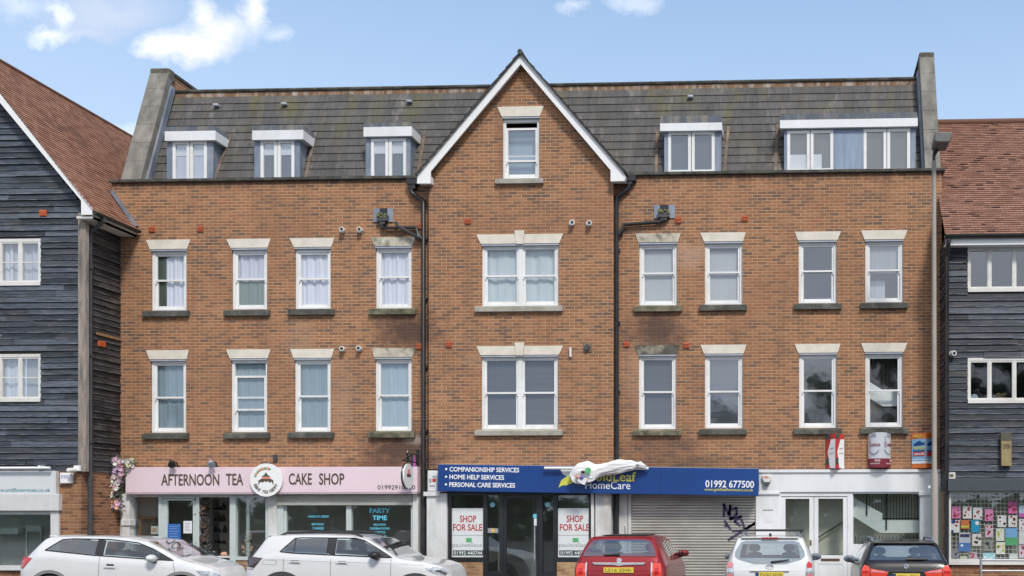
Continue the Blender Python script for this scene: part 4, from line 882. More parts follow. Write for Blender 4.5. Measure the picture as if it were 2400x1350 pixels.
# wire grid and cards
gm_ = thing('wire_grid', 'white wire display grid hanging behind the shop window at the right', 'display grid', (X(2300, YR), YR + .12, Z(1311, 2300, YR)))
q = MB(); Yg = YR + .14
for k in range(42): q.pbox(2231 + k * 9.5, 1156, 2231.9 + k * 9.5, 1311, Yg, .008)
for k in range(16): q.pbox(2229, 1160 + k * 9.8, 2640, 1160.9 + k * 9.8, Yg - .008, .007)
q.build('wires', 'wire', gm_)
CARD = [(133, 298, 268, 482, (.62, .22, .42), 'ink_red', 'pink card with red faces, at the top left of the card display'), (300, 298, 432, 484, (.74, .72, .70), 'ink_red', 'white card with four red blots between two other cards in the top row'), (455, 316, 593, 498, (.74, .73, .72), 'ink_red', 'white card with a small red arch at its top'), (632, 340, 757, 520, (.66, .25, .45), 'ink_red', 'pink card with dark red corners right of the white arch card'),
        (822, 436, 953, 612, (.74, .73, .72), 'ink_red', 'white card with red petals above a yellow flecked card'), (985, 228, 1115, 408, (.66, .14, .38), 'ink_red', 'hot pink card highest in the card display'), (985, 438, 1117, 612, (.73, .72, .70), 'ink_red', 'white card with one large red blot above the green landscape'), (1146, 285, 1280, 462, (.5, .62, .74), 'flag_pink', 'pale blue card with a magenta lower edge at the right edge of the photo'), (1146, 490, 1280, 665, (.74, .73, .72), 'ink_red', 'white card with red marks at the right edge of the photo'),
        (120, 508, 252, 695, (.72, .72, .72), 'ink_red', 'white card with blue corners and a red centre'), (272, 508, 397, 640, (.58, .16, .06), 'ink_yellow', 'orange and red sunset card'), (427, 508, 548, 690, (.02, .32, .52), 'ink_white', 'turquoise and blue card with a white spot'), (638, 584, 757, 765, (.68, .50, .60), 'ink_red', 'pale pink card with red dots below the dark pink card'), (800, 632, 925, 820, (.74, .74, .66), 'ink_yellow', 'white card with yellow and lilac flecks'), (940, 628, 1122, 885, (.20, .42, .70), 'ink_green', 'large card of green grass under a blue sky'), (1146, 672, 1280, 868, (.72, .70, .68), None, 'plain white card at the right edge of the photo'),
        (245, 700, 415, 850, (.50, .52, .60), 'purple', 'grey card with a violet wave'), (440, 715, 578, 895, (.72, .66, .62), 'ink_black', 'white card with dark corner blots'), (235, 850, 412, 978, (.06, .17, .45), 'ink_white', 'blue card with a white moon'), (612, 800, 750, 975, (.28, .27, .25), 'ink_black', 'grey card with a dark figure'), (800, 840, 935, 1020, (.74, .74, .64), 'ink_yellow', 'white card with faint yellow spots at the bottom of its column'), (1146, 885, 1280, 1070, (.66, .52, .62), 'ink_red', 'lilac card low at the right edge of the photo'),
        (120, 960, 240, 1125, (.22, .22, .26), 'ink_black', 'dark grey card at the bottom left of the card display'), (400, 985, 515, 1140, (.46, .38, .44), 'ink_red', 'mauve card with a dark red centre'), (600, 1000, 790, 1140, (.34, .60, .66), 'ink_white', 'pale turquoise card standing on the window bottom'), (260, 1050, 360, 1140, (.5, .52, .36), None, 'small olive card on the window bottom'), (1000, 1010, 1125, 1090, (.6, .62, .6), None, 'small pale card near the bottom right')]
for i, (a, b, c_, d_, col_, mk, lb) in enumerate(CARD):
    cv = lambda u, v: (2210 + u / 6.426, 1140 + v / 6.426)
    p0, p1 = cv(a, b), cv(c_, d_); Y_ = YR + .105
    T = thing('greeting_card', lb, 'card', (X((p0[0] + p1[0]) / 2, Y_), Y_, Z(p1[1], 2300, Y_)), 'cards in the shop window')
    q = MB(); q.pbox(p0[0], p0[1], p1[0], p1[1], Y_, .012); q.build('sheet', P(col_, .6, var=.1, scale=9)('card_paper_%d' % i), T)
    if mk:
        q = MB(); rnd = random.Random(i)
        if 'grass' in lb: q.pbox(p0[0], p0[1] + (p1[1] - p0[1]) * .55, p1[0], p1[1], Y_ - .003, .003)
        elif 'moon' in lb: x, z = F(p0[0] + 8, p0[1] + 6, Y_); q.cyl((x, Y_ - .003, z), (0, 1, 0), .03, .003, 14)
        elif 'sunset' in lb: q.pbox(p0[0], p0[1] + 13, p1[0], p1[1] - 3, Y_ - .003, .003)
        elif 'turquoise and' in lb: x, z = F(p1[0] - 5, p0[1] + 7, Y_); q.cyl((x, Y_ - .003, z), (0, 1, 0), .045, .003, 14)
        elif 'wave' in lb: q.pbox(p0[0] + 2, p0[1] + 3, p1[0] - 2, p0[1] + 10, Y_ - .003, .003)
        elif 'lower edge' in lb: q.pbox(p0[0], p1[1] - 9, p1[0], p1[1], Y_ - .003, .003)
        else:
            for _ in range(6):
                u = rnd.uniform(p0[0] + 3, p1[0] - 3); v = rnd.uniform(p0[1] + 3, p1[1] - 4); x, z = F(u, v, Y_); q.cyl((x, Y_ - .003, z), (0, 1, 0), rnd.uniform(.012, .032), .003, 10)
        q.build('picture', mk, T)
        if 'blue corners' in lb:
            q = MB(); q.pbox(p0[0], p0[1], p0[0] + 10, p0[1] + 7, Y_ - .004, .004); q.pbox(p0[0], p1[1] - 6, p0[0] + 6, p1[1], Y_ - .004, .004); q.build('blue_corner', 'blue', T)
# galvanised guard rail on the pavement
G = thing('guard_rail', 'galvanised tubular guard rail on the pavement at the lower right', 'railing', (X(2299, -1.4), -1.4, PAV))
q = MB(); Yg = -1.4; xg = X(2299, Yg)
for k in range(3): q.tube([(xg + k * 1.9, Yg, PAV), (xg + k * 1.9, Yg, Z(1309, 2299, Yg))], .028, 10)
q.build('posts', 'galv', G, smooth=True)
q = MB()
for py in (1313, 1338): q.tube([(xg, Yg, Z(py, 2299, Yg)), (xg + 3.8, Yg, Z(py, 2299, Yg))], .024, 10)
q.build('rails', 'galv', G, smooth=True)
# ================================================================== shopfronts of the brick building
YS = .06                                            # glass line of the shops
q = MB()
q.box(BX0, BX1, 2.2, 2.3, 0, ZG); q.box(BX0, X(285), .0, .3, 0, ZG)
q.box(X(1000), X(1040), .05, 3.6, 0, ZG); q.box(X(1770), X(1800), .05, 3.6, 0, ZG)
q.build('shop_back_wall', 'room', B)
q = MB(); q.box(BX0, BX1, .3, 3.6, ZG - .12, ZG - .02); q.build('shop_ceiling', 'room_pale', B)
q = MB(); q.box(BX0, BX1, -.0, 3.6, PAV + .004, PAV + .05); q.build('shop_floor', 'room', B)
# pilasters
q = MB(); q.pbox(285, 1157, 303, 1400, -.10, .25); q.pbox(283, 1218, 305, 1232, -.13, .2); q.build('pilaster', 'pilaster', B, bevel=.008)
q = MB(); q.pbox(627, 1157, 648, 1400, -.06, .2); q.build('pilaster', 'pilaster', B, bevel=.006)
q = MB(); q.pbox(967, 1152, 980, 1400, -.08, .2); q.build('pilaster', 'pilaster', B, bevel=.006)
q = MB(); q.pbox(1002, 1156, 1049, 1400, BP - .06, .3, BP); q.pbox(996, 1153, 1034, 1163, BP - .11, .3, BP); q.pbox(1004, 1103, 1046, 1153, BP - .05, .3, BP); q.build('pilaster', 'pilaster', B, bevel=.008)
q = MB(); q.pbox(1386, 1150, 1393, 1400, BP - .055, .3, BP); q.pbox(1396, 1156, 1433, 1400, BP - .05, .3, BP); q.pbox(1449, 1156, 1471, 1400, -.06, .3); q.pbox(1472, 1156, 1479, 1400, -.09, .3); q.build('pilaster', 'pilaster', B, bevel=.008)
q = MB(); q.pbox(1418, 1166, 1428, 1192, BP - .054, .01, BP); q.build('peeled_patch', 'stone', B)
q = MB(); q.pbox(1771, 1156, 1826, 1400, -.07, .25); q.pbox(1769, 1153, 1828, 1159, -.11, .25); q.build('pilaster', 'white_paint', B, bevel=.008)
q = MB(); q.pbox(2157, 1158, 2208, 1400, -.07, .25); q.pbox(2154, 1151, 2210, 1161, -.12, .3); q.build('pilaster', 'white_paint', B, bevel=.008)
q = MB(); q.pbox(1779, 1102, 2205, 1153, -.08, .3); q.pbox(1777, 1100, 2207, 1107, -.12, .3); q.pbox(1960, 1108, 1961, 1153, -.083, .05); q.pbox(2080, 1108, 2081, 1153, -.083, .05); q.build('white_fascia', 'white_paint', B, bevel=.006)
# --- cake shop
q = MB(); q.pbox(303, 1157, 650, 1165, -.01, .2); q.build('shop_head', 'pilaster', B)
q = MB(); q.pbox(303, 1164, 371, 1320, YS, .004); q.build('shop_pane', 'glass_shop', B)
q = MB(); q.pbox(298, 1150, 372, 1400, .5, .05); q.build('display_back', 'room', B)
q = MB(); q.pbox(303, 1320, 371, 1400, -.0, .2); q.build('stall_riser', 'brick_tan', B)
q = MB()
for a, b in ((371, 379), (459, 466)): q.pbox(a, 1163, b, 1400, -.03, .12)
q.pbox(379, 1163, 459, 1168, -.03, .12); q.build('door_frame', 'green_frame', B, bevel=.005)
dr = MB()
dr.pbox(380, 1169, 392, 1395, -.01, .06); dr.pbox(452, 1169, 459, 1395, -.01, .06); dr.pbox(392, 1169, 452, 1173, -.01, .06); dr.pbox(392, 1350, 452, 1395, -.01, .06)
d_ = dr.build('shop_door', 'green_frame', B, bevel=.004); q = MB(); q.pbox(392, 1173, 452, 1350, .02, .004); q.build('pane', 'glass_shop', d_)
q = MB(); q.pbox(538, 1161, 552, 1400, -.03, .12); q.pbox(552, 1161, 626, 1166, -.02, .1); q.pbox(552, 1305, 626, 1313, -.05, .15); q.pbox(622, 1164, 627, 1305, -.02, .1); q.pbox(577, 1166, 584, 1305, .15, .05); q.build('window_frame', 'green_frame', B, bevel=.004)
q = MB(); q.pbox(552, 1166, 622, 1305, YS, .004); q.build('shop_pane', 'glass_shop', B)
q = MB(); q.pbox(552, 1313, 626, 1400, -.02, .15); q.build('stall_riser', 'brick_tan', B)
q = MB(); q.pbox(649, 1157, 968, 1183, -.05, .2, 0)
q.build('shutter_box', 'shutter', B)
q = MB()
for k in range(5): 
    py = 1159 + k * 4.6; x0, x1, z0, z1 = R4(651, py, 966, py + 4.6, -.06); q.prism([(x0, z0), (x1, z0), (x1, z1), (x0, z1)], -.06, -.055); q.tube([(x0, -.058, (z0 + z1) / 2), (x1, -.058, (z0 + z1) / 2)], .016, 8)
q.pbox(649, 1179, 968, 1184, -.09, .05); q.build('shutter_slats', 'shutter', B, smooth=True)
q = MB(); q.pbox(649, 1184, 664, 1318, -.02, .12); q.pbox(664, 1184, 671, 1318, .02, .1); q.pbox(811, 1184, 823, 1318, -.01, .1); q.pbox(963, 1184, 968, 1318, -.02, .12); q.pbox(664, 1311, 963, 1318, -.05, .15); q.build('window_frame', 'green_frame', B, bevel=.004)
q = MB(); q.pbox(671, 1184, 811, 1311, YS, .004); q.build('shop_pane', 'glass_shop', B)
q = MB(); q.pbox(823, 1184, 963, 1311, YS, .004); q.build('shop_pane', 'glass_shop', B)
q = MB(); q.pbox(649, 1318, 968, 1400, -.02, .15); q.build('stall_riser', 'brick_tan', B)
VL = thing('window_lettering', 'pale blue vinyl lettering on the left pane below the half raised shutter', 'lettering', (X(740), YS, Z(1240)))
for s, bx_ in (('CAKES TO ORDER', (722, 1208, 771, 1213)), ('BIRTHDAY', (731, 1226, 760, 1231)), ('CAKES', (733, 1235, 759, 1241))): text(s, bx_, YS - .002, 'cyan', VL, depth=.003, bold=.012)
VL = thing('window_lettering', 'pale blue vinyl lettering reading party time on the right pane below the shutter', 'lettering', (X(890), YS, Z(1260)))
for s, bx_, bo in (('PARTY', (866, 1191, 914, 1202), .03), ('TIME', (873, 1208, 907, 1219), .03), ('BALLOONS', (876, 1227, 904, 1232), .01), ('CELEBRATIONS', (866, 1236, 913, 1241), .01), ('GIFTS', (877, 1245, 903, 1250), .01), ('CARDS', (876, 1254, 905, 1259), .01), ('MORE', (883, 1262, 908, 1267), .01)): text(s, bx_, YS - .002, 'cyan', VL, depth=.003, bold=bo)
for (a, b, c_, e), mt, lb in (((393, 1228, 423, 1271), 'blue_poster', 'blue notice taped inside the glass of the pale green shop door'), ((430, 1221, 450, 1250), 'paper', 'upper white paper notice at the right of the pale green shop door'), ((430, 1274, 450, 1300), 'paper', 'lower white paper notice at the right of the pale green shop door'), ((398, 1272, 414, 1290), 'paper', 'white paper notice below the blue one on the pale green shop door')):
    n_ = thing('notice', lb, 'notice', (X((a + c_) / 2), .01, Z(e)), 'notices on the shop door'); q = MB(); q.pbox(a, b, c_, e, .012, .006); q.build('sheet', mt, n_)
    q = MB()
    for k in range(6): q.pbox(a + 4, b + 5 + k * (e - b - 8) / 6, c_ - 4 - (k * 3) % 5, b + 6 + k * (e - b - 8) / 6, .0095, .002)
    q.build('print', 'ink_grey' if mt == 'paper' else P((.3, .42, .62), .6)('print_pale'), n_)
pf = thing('picture_frame', 'wooden picture frame leaning in the small window left of the pale green door', 'picture frame', (X(345), .4, Z(1310)))
q = MB(); q.pbox(326, 1211, 330, 1300, .3, .04); q.pbox(330, 1211, 372, 1217, .3, .04); q.build('frame', 'wood', pf); q = MB(); q.pbox(330, 1217, 372, 1300, .32, .02); q.build('picture', 'room_dark', pf)
pf = thing('small_notice', 'small white notice in the window left of the pale green door', 'notice', (X(363), .2, Z(1252))); q = MB(); q.pbox(354, 1233, 370, 1252, .2, .02); q.build('sheet', 'paper', pf); q = MB(); q.pbox(356, 1238, 366, 1247, .195, .005); q.build('picture', 'fl_peach', pf)
sh = thing('shop_shelf', 'dark shelving with ornaments inside the open doorway of the pink shop', 'shelf', (X(510), 1.6, PAV))
q = MB()
for py in (1195, 1222, 1248, 1274, 1304): q.pbox(497, py, 536, py + 1.6, 1.5, .3)
q.pbox(497, 1170, 499, 1330, 1.5, .3); q.build('boards', P((.22, .22, .21), .6)('shelf_grey'), sh)
rnd = random.Random(4)
for py in (1195, 1222, 1248, 1274, 1304):
    for k in range(3):
        px = 503 + k * 11 + rnd.uniform(-2, 2); x, z = F(px, py, 1.6); hh = rnd.uniform(.08, .2)
        q = MB(); q.tube([(x, 1.6, z), (x, 1.6, z + hh * .5), (x, 1.6, z + hh * .7), (x, 1.6, z + hh)], [.05, .06, .025, .03], 10)
        tag(q.build('ornament', rnd.choice(['black_frame', 'room_dark', 'fl_brown']), smooth=True), 'dark ornament among others on the shelves in the open doorway', 'ornament', 'ornaments on the dark shelves')
q = MB(); q.pbox(490, 1304, 538, 1307, .1, .5); tag(q.build('display_shelf', 'paper'), 'thin white display shelf across the open doorway', 'shelf')
for px, mt, r_, lb in ((500, 'black_frame', .11, 'dark round basket on the thin white shelf'), (525, 'fl_peach', .07, 'pink floral ornament on the thin white shelf')):
    x, z = F(px, 1304, .3); q = MB(); q.ball((x, .3, z + r_ * .8), r_ * 1.2, r_, r_ * .8, 12, 8); tag(q.build('ornament', mt, smooth=True), lb, 'ornament')
# dried flower garland in the doorway, flower garland outside
def garland(name, label, cx0, cx1, py0, py1, Y, n, mats, rad, seed, leafm, waist=None):
    T = thing(name, label, 'flower garland', (X((cx0 + cx1) / 2, Y), Y, Z(py1, (cx0 + cx1) / 2, Y)))
    rnd = random.Random(seed); MBs = {m_: MB() for m_ in mats + [leafm]}
    for i in range(n):
        px = rnd.uniform(cx0, cx1); py = rnd.uniform(py0, py1)
        if waist: px += waist(py)
        x, z = F(px, py, Y); y = Y - rnd.uniform(0, .14); R_ = rad * rnd.uniform(.7, 1.35)
        mt = rnd.choice(mats); tl = Vector((rnd.uniform(-.6, .6), -1, rnd.uniform(-.5, .6))).normalized(); a = tl.orthogonal().normalized(); b = tl.cross(a); ph = rnd.uniform(0, 6)
        np_ = rnd.choice([5, 5, 6])
        for k in range(np_):
            t0 = ph + 2 * pi * k / np_; d = a * cos(t0) + b * sin(t0); e = a * cos(t0 + .62) + b * sin(t0 + .62); f_ = a * cos(t0 - .62) + b * sin(t0 - .62); c0 = Vector((x, y, z))
            MBs[mt].face([tuple(c0), tuple(c0 + f_ * R_ * .62 + tl * R_ * .18), tuple(c0 + d * R_ + tl * R_ * .42), tuple(c0 + e * R_ * .62 + tl * R_ * .18)])
        for k in range(3):
            t0 = rnd.uniform(0, 6.28); d = a * cos(t0) + b * sin(t0); e = b * cos(t0) - a * sin(t0); c0 = Vector((x, y + .03, z))
            MBs[leafm].face([tuple(c0), tuple(c0 + d * R_ * .9 + e * R_ * .3), tuple(c0 + d * R_ * 1.6), tuple(c0 + d * R_ * .9 - e * R_ * .3)])
    nm = {'fl_pink': 'pink_flowers', 'fl_white': 'white_flowers', 'fl_peach': 'peach_flowers', 'fl_lilac': 'lilac_flowers', 'fl_cream': 'cream_flowers', 'fl_leaf': 'leaves', 'fl_brown': 'brown_leaves', 'room_dark': 'dark_flowers', 'fl_dark': 'dried_flowers'}
    for m_, mb in MBs.items():
        if mb.f: mb.build(nm[m_], m_, T)
    return T
garland('flower_garland', 'pink and white flower garland hanging at the left end of the pink shop sign', 250, 290, 1076, 1194, -.20, 230, ['fl_pink', 'fl_lilac', 'fl_white', 'fl_pink', 'fl_white', 'fl_peach'], .062, 3, 'fl_leaf', waist=lambda py: 6 * sin((py - 1078) / 18.0) - 2)
garland('flower_garland', 'dark dried flower garland at the left of the open doorway', 466, 488, 1166, 1330, .15, 170, ['fl_brown', 'room_dark', 'fl_dark', 'fl_brown', 'fl_dark'], .06, 8, 'room_dark')
garland('flower_spray', 'cream flowers on the left end of the pink sign beside the garland', 295, 317, 1078, 1094, -.18, 16, ['fl_cream', 'fl_white'], .06, 5, 'fl_leaf')
garland('flower_stand', 'yellow and orange ornament in the narrow window behind the white crossover', 578, 592, 1240, 1296, .3, 26, ['fl_cream', 'fl_peach'], .05, 12, 'fl_brown')
# --- pink sign
def sign_root(label, pxc, py, Y): return thing('fascia_sign', label, 'sign', (X(pxc, Y), Y, Z(py, pxc, Y)))
PS = sign_root('pale pink shop sign with dark brown lettering above the cake shop', 635, 1155, -.2)
q = MB(); q.pbox(294, 1094.5, 978, 1154, -.22, .22, -.22); q.build('panel', 'pink', PS, bevel=.008)
q = MB(); x0, x1, z0, z1 = R4(294, 1154, 978, 1158, -.22); q.box(x0, x1, -.225, -.05, z0, z1 + .01); q.build('trim', P((.45, .35, .38), .5)('pink_trim'), PS)
for s_, b_ in (('AFTERNOON', (378, 1111, 514, 1138)), ('TEA', (530, 1110, 570, 1137)), ('CAKE', (677, 1109, 731, 1136)), ('SHOP', (748, 1109, 807, 1136))): text(s_, b_, -.222, 'ink_brown', PS, bold=.012)
text('01992910230', (885, 1137, 973, 1147), -.222, 'ink_black', PS, depth=.004)
RS = thing('round_sign', 'round white cake logo sign mounted over the middle of the pink sign', 'sign', (X(624, -.3), -.3, Z(1164, 624, -.3)))
x, z = F(624, 1125, -.28); r_ = (X(662, -.28) - X(586, -.28)) / 2
q = MB(); q.cyl((x, -.24, z), (0, -1, 0), r_, .05, 48); q.build('disc', 'white_clean', RS, smooth=True)
ya = -.2925
q = MB(); 
def pp(lst): q.prism([(x + a * r_, z + b * r_) for a, b in lst], ya - .004, ya)
pp([(-.46, -.02), (-.46, -.34), (-.38, -.14), (-.30, -.1), (-.2, -.16), (-.1, -.06), (0, -.12), (.12, -.06), (.22, -.16), (.34, -.08), (.46, -.3), (.46, -.02), (.3, .06), (-.3, .06)]); q.build('cake_icing', 'ink_brown', RS)
q = MB(); pp([(-.3, .065), (.3, .065), (.24, .2), (-.24, .2)]); q.build('cake_tier', 'ink_pink', RS)
q = MB(); pp([(-.26, .205), (.26, .205), (.14, .3), (-.14, .3)]); pp([(-.12, .305), (.12, .305), (0, .46)]); q.build('cake_top', P((.05, .10, .06), .6)('dark_green'), RS)
def arc_text(s, rad, a0, a1, mat, inv, size):
    n = len(s)
    for i, ch in enumerate(s):
        if ch == ' ': continue
        t0 = radians(a0 + (a1 - a0) * i / max(1, n - 1)); cx_, cz_ = x + rad * r_ * cos(t0), z + rad * r_ * sin(t0); rot = t0 - pi / 2 if not inv else t0 + pi / 2
        h = size * r_; wd = h * (.9 if ch in 'mwMW' else .32 if ch in "ilI'" else .62)
        text(ch, (-wd / 2, wd / 2, -h / 2, h / 2), 0, mat, RS, 'lettering', .004, .01, side=lambda u, v, o: (cx_ + u * cos(rot) - v * sin(rot), ya - o, cz_ + u * sin(rot) + v * cos(rot)))
arc_text('Bake You', .72, 205, 275, 'ink_brown', True, .20); arc_text('Happy', .72, 292, 335, 'ink_peach' if False else 'ink_brown', True, .20)
q1, q2 = MB(), MB(); rnd = random.Random(2)
for k in range(13):
    t0 = radians(160 - k * 7.5); c_ = (x + .7 * r_ * cos(t0), ya - .002, z + .7 * r_ * sin(t0)); (q1 if k % 3 else q2).ball(c_, .028, .004, .028 + .012 * (k % 2), 8, 4)
q1.build('floral_arc', 'ink_pink', RS); q2.build('leaf_arc', 'ink_green', RS)
HS = thing('hanging_sign', 'round white cake logo sign hung edge on from a black scrolled bracket', 'sign', (X(955, -.5), -.5, Z(1145, 955, -.5)))
yc = -.66; xh, zh = X(955, yc), Z(1116, 955, yc)
q = MB(); q.cyl((xh - .03, yc, zh), (1, 0, 0), .29, .06, 36); q.build('disc', 'white_clean', HS, smooth=True)
q = MB(); q.tube([(xh - .02, yc + .29 * cos(t_ * pi / 18), zh + .29 * sin(t_ * pi / 18)) for t_ in range(37)], .022, 6); q.build('rim', 'black_frame', HS)
q = MB(); 
for (b0, b1, c0, c1) in ((-.12, .12, -.02, .05),): q.box(xh + .031, xh + .035, yc + b0, yc + b1, zh + c0, zh + c1)
q.build('cake_icing', 'ink_brown', HS); q = MB(); q.box(xh + .031, xh + .035, yc - .08, yc + .08, zh + .052, zh + .11); q.box(xh + .031, xh + .035, yc - .05, yc + .05, zh + .112, zh + .16); q.build('cake_tier', 'ink_pink', HS)
q = MB(); zb_ = Z(1081, 955, yc); q.tube([(xh, 0, zb_), (xh, -1.0, zb_)], .016, 8); q.tube([(xh, 0, zb_ + .16), (xh, -.3, zb_ + .2), (xh, -.6, zb_ + .1), (xh, -.95, zb_)], .012, 6); q.tube([(xh, -.02, zb_ - .12), (xh, -.02, zb_ + .3)], .02, 8)
for k in range(14): pass
q.tube([(xh, -.5 + .1 * cos(t_ * .6), zb_ + .1 + .1 * sin(t_ * .6)) for t_ in range(11)], .012, 6); q.tube([(xh, yc, zb_), (xh, yc, zh + .28)], .01, 6); q.box(xh - .03, xh + .03, -.03, 0, zb_ - .15, zb_ + .32); q.tube([(xh, yc, zb_), (xh, yc, zb_ + .2), (xh, yc, zb_ + .26)], [.012, .03, .004], 8)
q.build('bracket', 'black_frame', HS)
fl = thing('pennant', 'small purple and pink pennant on the pink sign beside the black bracket', 'flag', (X(970, -.1), -.1, Z(1094, 970)))
q = MB(); q.prism([F(966, 1093, -.1), F(976, 1093, -.1), F(971, 1066, -.1)], -.1, -.09); q.build('cloth', 'flag_pink', fl); q = MB(); q.pbox(965, 1066, 968, 1090, -.12, .02); q.build('band', 'purple', fl)
for px, lb, mt in ((412, 'black spot lamp on the pink sign above the word afternoon', 'black_frame'), (504, 'pale domed spot lamp on the pink sign near the word tea', 'lead_pale')):
    L_ = thing('sign_lamp', lb, 'lamp', (X(px, -.2), -.2, Z(1094, px, -.2)), 'lamps on the pink sign'); x, z = F(px, 1094, -.2)
    q = MB(); q.tube([(x, -.12, z), (x, -.16, z + .1), (x - .04, -.3, z + .13)], .018, 8); q.box(x - .08, x + .04, -.2, -.1, z, z + .025); q.build('arm', 'black_frame', L_)
    q = MB(); q.tube([(x - .05, -.3, z + .14), (x - .02, -.34, z + .09), (x + .03, -.4, z + .03)], [.03, .06, .085], 12); q.build('shade', mt, L_, smooth=True)
# small noticeboard left of the blue sign
nb = thing('framed_leaflet', 'small framed leaflet beside the left end of the blue sign', 'notice', (X(1014, BP), BP, Z(1152, 1014, BP)))
q = MB(); q.pbox(1006, 1106, 1025, 1150, BP - .07, .02, BP); q.build('sheet', 'paper', nb); q = MB()
for a, b, c_, d2 in ((1008, 1122, 1014, 1132), (1016, 1115, 1024, 1120), (1009, 1137, 1022, 1141)): q.pbox(a, b, c_, d2, BP - .074, .004, BP)
q.build('print', 'ink_grey', nb); q = MB(); q.pbox(1016, 1122, 1024, 1130, BP - .074, .004, BP); q.build('red_print', 'ink_red', nb)
# --- black shopfront in the bay
q = MB(); YB = BP + .05
for a, b in ((1050, 1058), (1132, 1142), (1170, 1180), (1262, 1271), (1296, 1306), (1380, 1386)): q.pbox(a, 1153, b, 1395 if 1130 < a < 1300 else 1318, YB - .04, .12, BP)
q.pbox(1058, 1153, 1380, 1161, YB - .035, .11, BP); q.pbox(1050, 1306, 1134, 1318, YB - .03, .12, BP); q.pbox(1304, 1306, 1386, 1318, YB - .03, .12, BP); q.pbox(1142, 1340, 1170, 1395, YB - .03, .1, BP); q.build('black_shopfront', 'black_frame', B, bevel=.004)
dr = MB(); dr.pbox(1180, 1162, 1186, 1398, YB - .02, .06, BP); dr.pbox(1256, 1162, 1262, 1398, YB - .02, .06, BP); dr.pbox(1186, 1162, 1256, 1168, YB - .02, .06, BP); dr.pbox(1186, 1385, 1256, 1398, YB - .02, .06, BP)
d_ = dr.build('shop_door', 'black_frame', B); q = MB(); q.pbox(1186, 1168, 1256, 1385, YB, .004, BP); q.build('pane', 'glass_shop', d_)
q = MB(); xh_, zt_ = F(1253, 1234, YB - .09); z2 = Z(1314, 1253, YB - .09); q.tube([(xh_, YB - .09, zt_), (xh_, YB - .09, z2)], .018, 10); q.tube([(xh_, YB - .09, zt_ - .05), (xh_, YB, zt_ - .05)], .012, 8); q.tube([(xh_, YB - .09, z2 + .05), (xh_, YB, z2 + .05)], .012, 8); q.build('pull_handle', 'galv', d_, smooth=True)
q = MB(); q.pbox(1249, 1205, 1257, 1214, YB - .025, .004, BP); q.build('blue_sticker', 'cyan', d_); q = MB(); q.pbox(1251, 1215, 1257, 1232, YB - .025, .004, BP); q.build('white_label', 'paper', d_)
for a, b, c_ in ((1058, 1132, 1306), (1142, 1170, 1340), (1271, 1296, 1340), (1306, 1380, 1306)):
    q = MB(); q.pbox(a, 1161, b, c_, YB + .01, .004, BP); q.build('shop_pane', 'glass_shop', B)
q = MB(); q.pbox(1271, 1340, 1296, 1395, YB - .03, .1, BP); q.build('door_panel', 'black_frame', B)
q = MB(); q.pbox(1050, 1318, 1132, 1400, BP - .03, .2, BP); q.build('stall_riser', 'brick_tan', B); q = MB(); q.pbox(1306, 1318, 1386, 1400, BP - .03, .2, BP); q.build('stall_riser', 'brick_tan', B)
for px in (1154, 1283):
    x, z = F(px, 1183, YB); q = MB(); q.cyl((x, YB + .006, z), (0, -1, 0), .06, .004, 20); tag(q.build('round_sticker', P((.22, .48, .58), .5)('sticker_blue'), smooth=True), 'pale blue round sticker on the glass %s of the black door' % ('left' if px < 1200 else 'right'), 'sticker', 'round stickers on the black shopfront')
q = MB(); q.pbox(1142, 1238, 1166, 1249, YB - .01, .015, BP); tag(q.build('letter_plate', 'galv'), 'metal letter plate with an orange tag left of the black door', 'letter plate'); 
q = MB(); q.pbox(1151, 1239, 1158, 1248, YB - .016, .005, BP); tag(q.build('orange_tag', P((.7, .42, .08), .6)('tag_orange')), 'orange tag stuck on the metal plate left of the black door', 'tag')
q = MB(); q.box(X(1150), X(1165), .6, .7, 0, ZG - .3); q.box(X(1215), X(1240), 1.2, 1.3, 0, ZG - .2); q.build('inner_column', 'room_pale', B)
for (a, b), lb in (((1057, 1131), 'white poster saying shop for sale left of the black door'), ((1307, 1382), 'white poster saying shop for sale right of the black door, behind the red car')):
    PT = thing('sale_poster', lb, 'poster', (X((a + b) / 2, YB), YB, Z(1308, a, YB)), 'shop for sale posters'); yq = YB - .005
    q = MB(); q.pbox(a, 1191, b, 1308, yq, .01, BP); q.build('sheet', 'poster', PT)
    k = b - a
    text('SHOP', (a + k * .28, 1208, a + k * .80, 1224), yq, 'ink_red', PT, depth=.004, bold=.015); text('FOR SALE', (a + k * .07, 1228, b - 1, 1244), yq, 'ink_red', PT, depth=.004, bold=.015)
    q = MB(); q.pbox(a + k * .46, 1261, a + k * .64, 1271, yq - .004, .004, BP); q.pbox(a + k * .52, 1263, a + k * .55, 1269, yq - .007, .003, BP); q.build('green_mark', 'ink_green', PT)
    text('paulwallace', (a + k * .05, 1272, b - 1, 1285), yq, 'ink_grey', PT, depth=.004)
    q = MB(); q.pbox(a + k * .04, 1290, b, 1302, yq - .004, .004, BP); q.build('dark_strip', P((.04, .07, .07), .5)('strip_dark'), PT); text('01992 440744', (a + k * .09, 1292, b - 1, 1300), yq - .005, 'ink_white', PT, depth=.003)
    q = MB(); q.pbox(a, 1254, b, 1255, yq - .003, .003, BP); q.build('rule', 'ink_grey', PT)
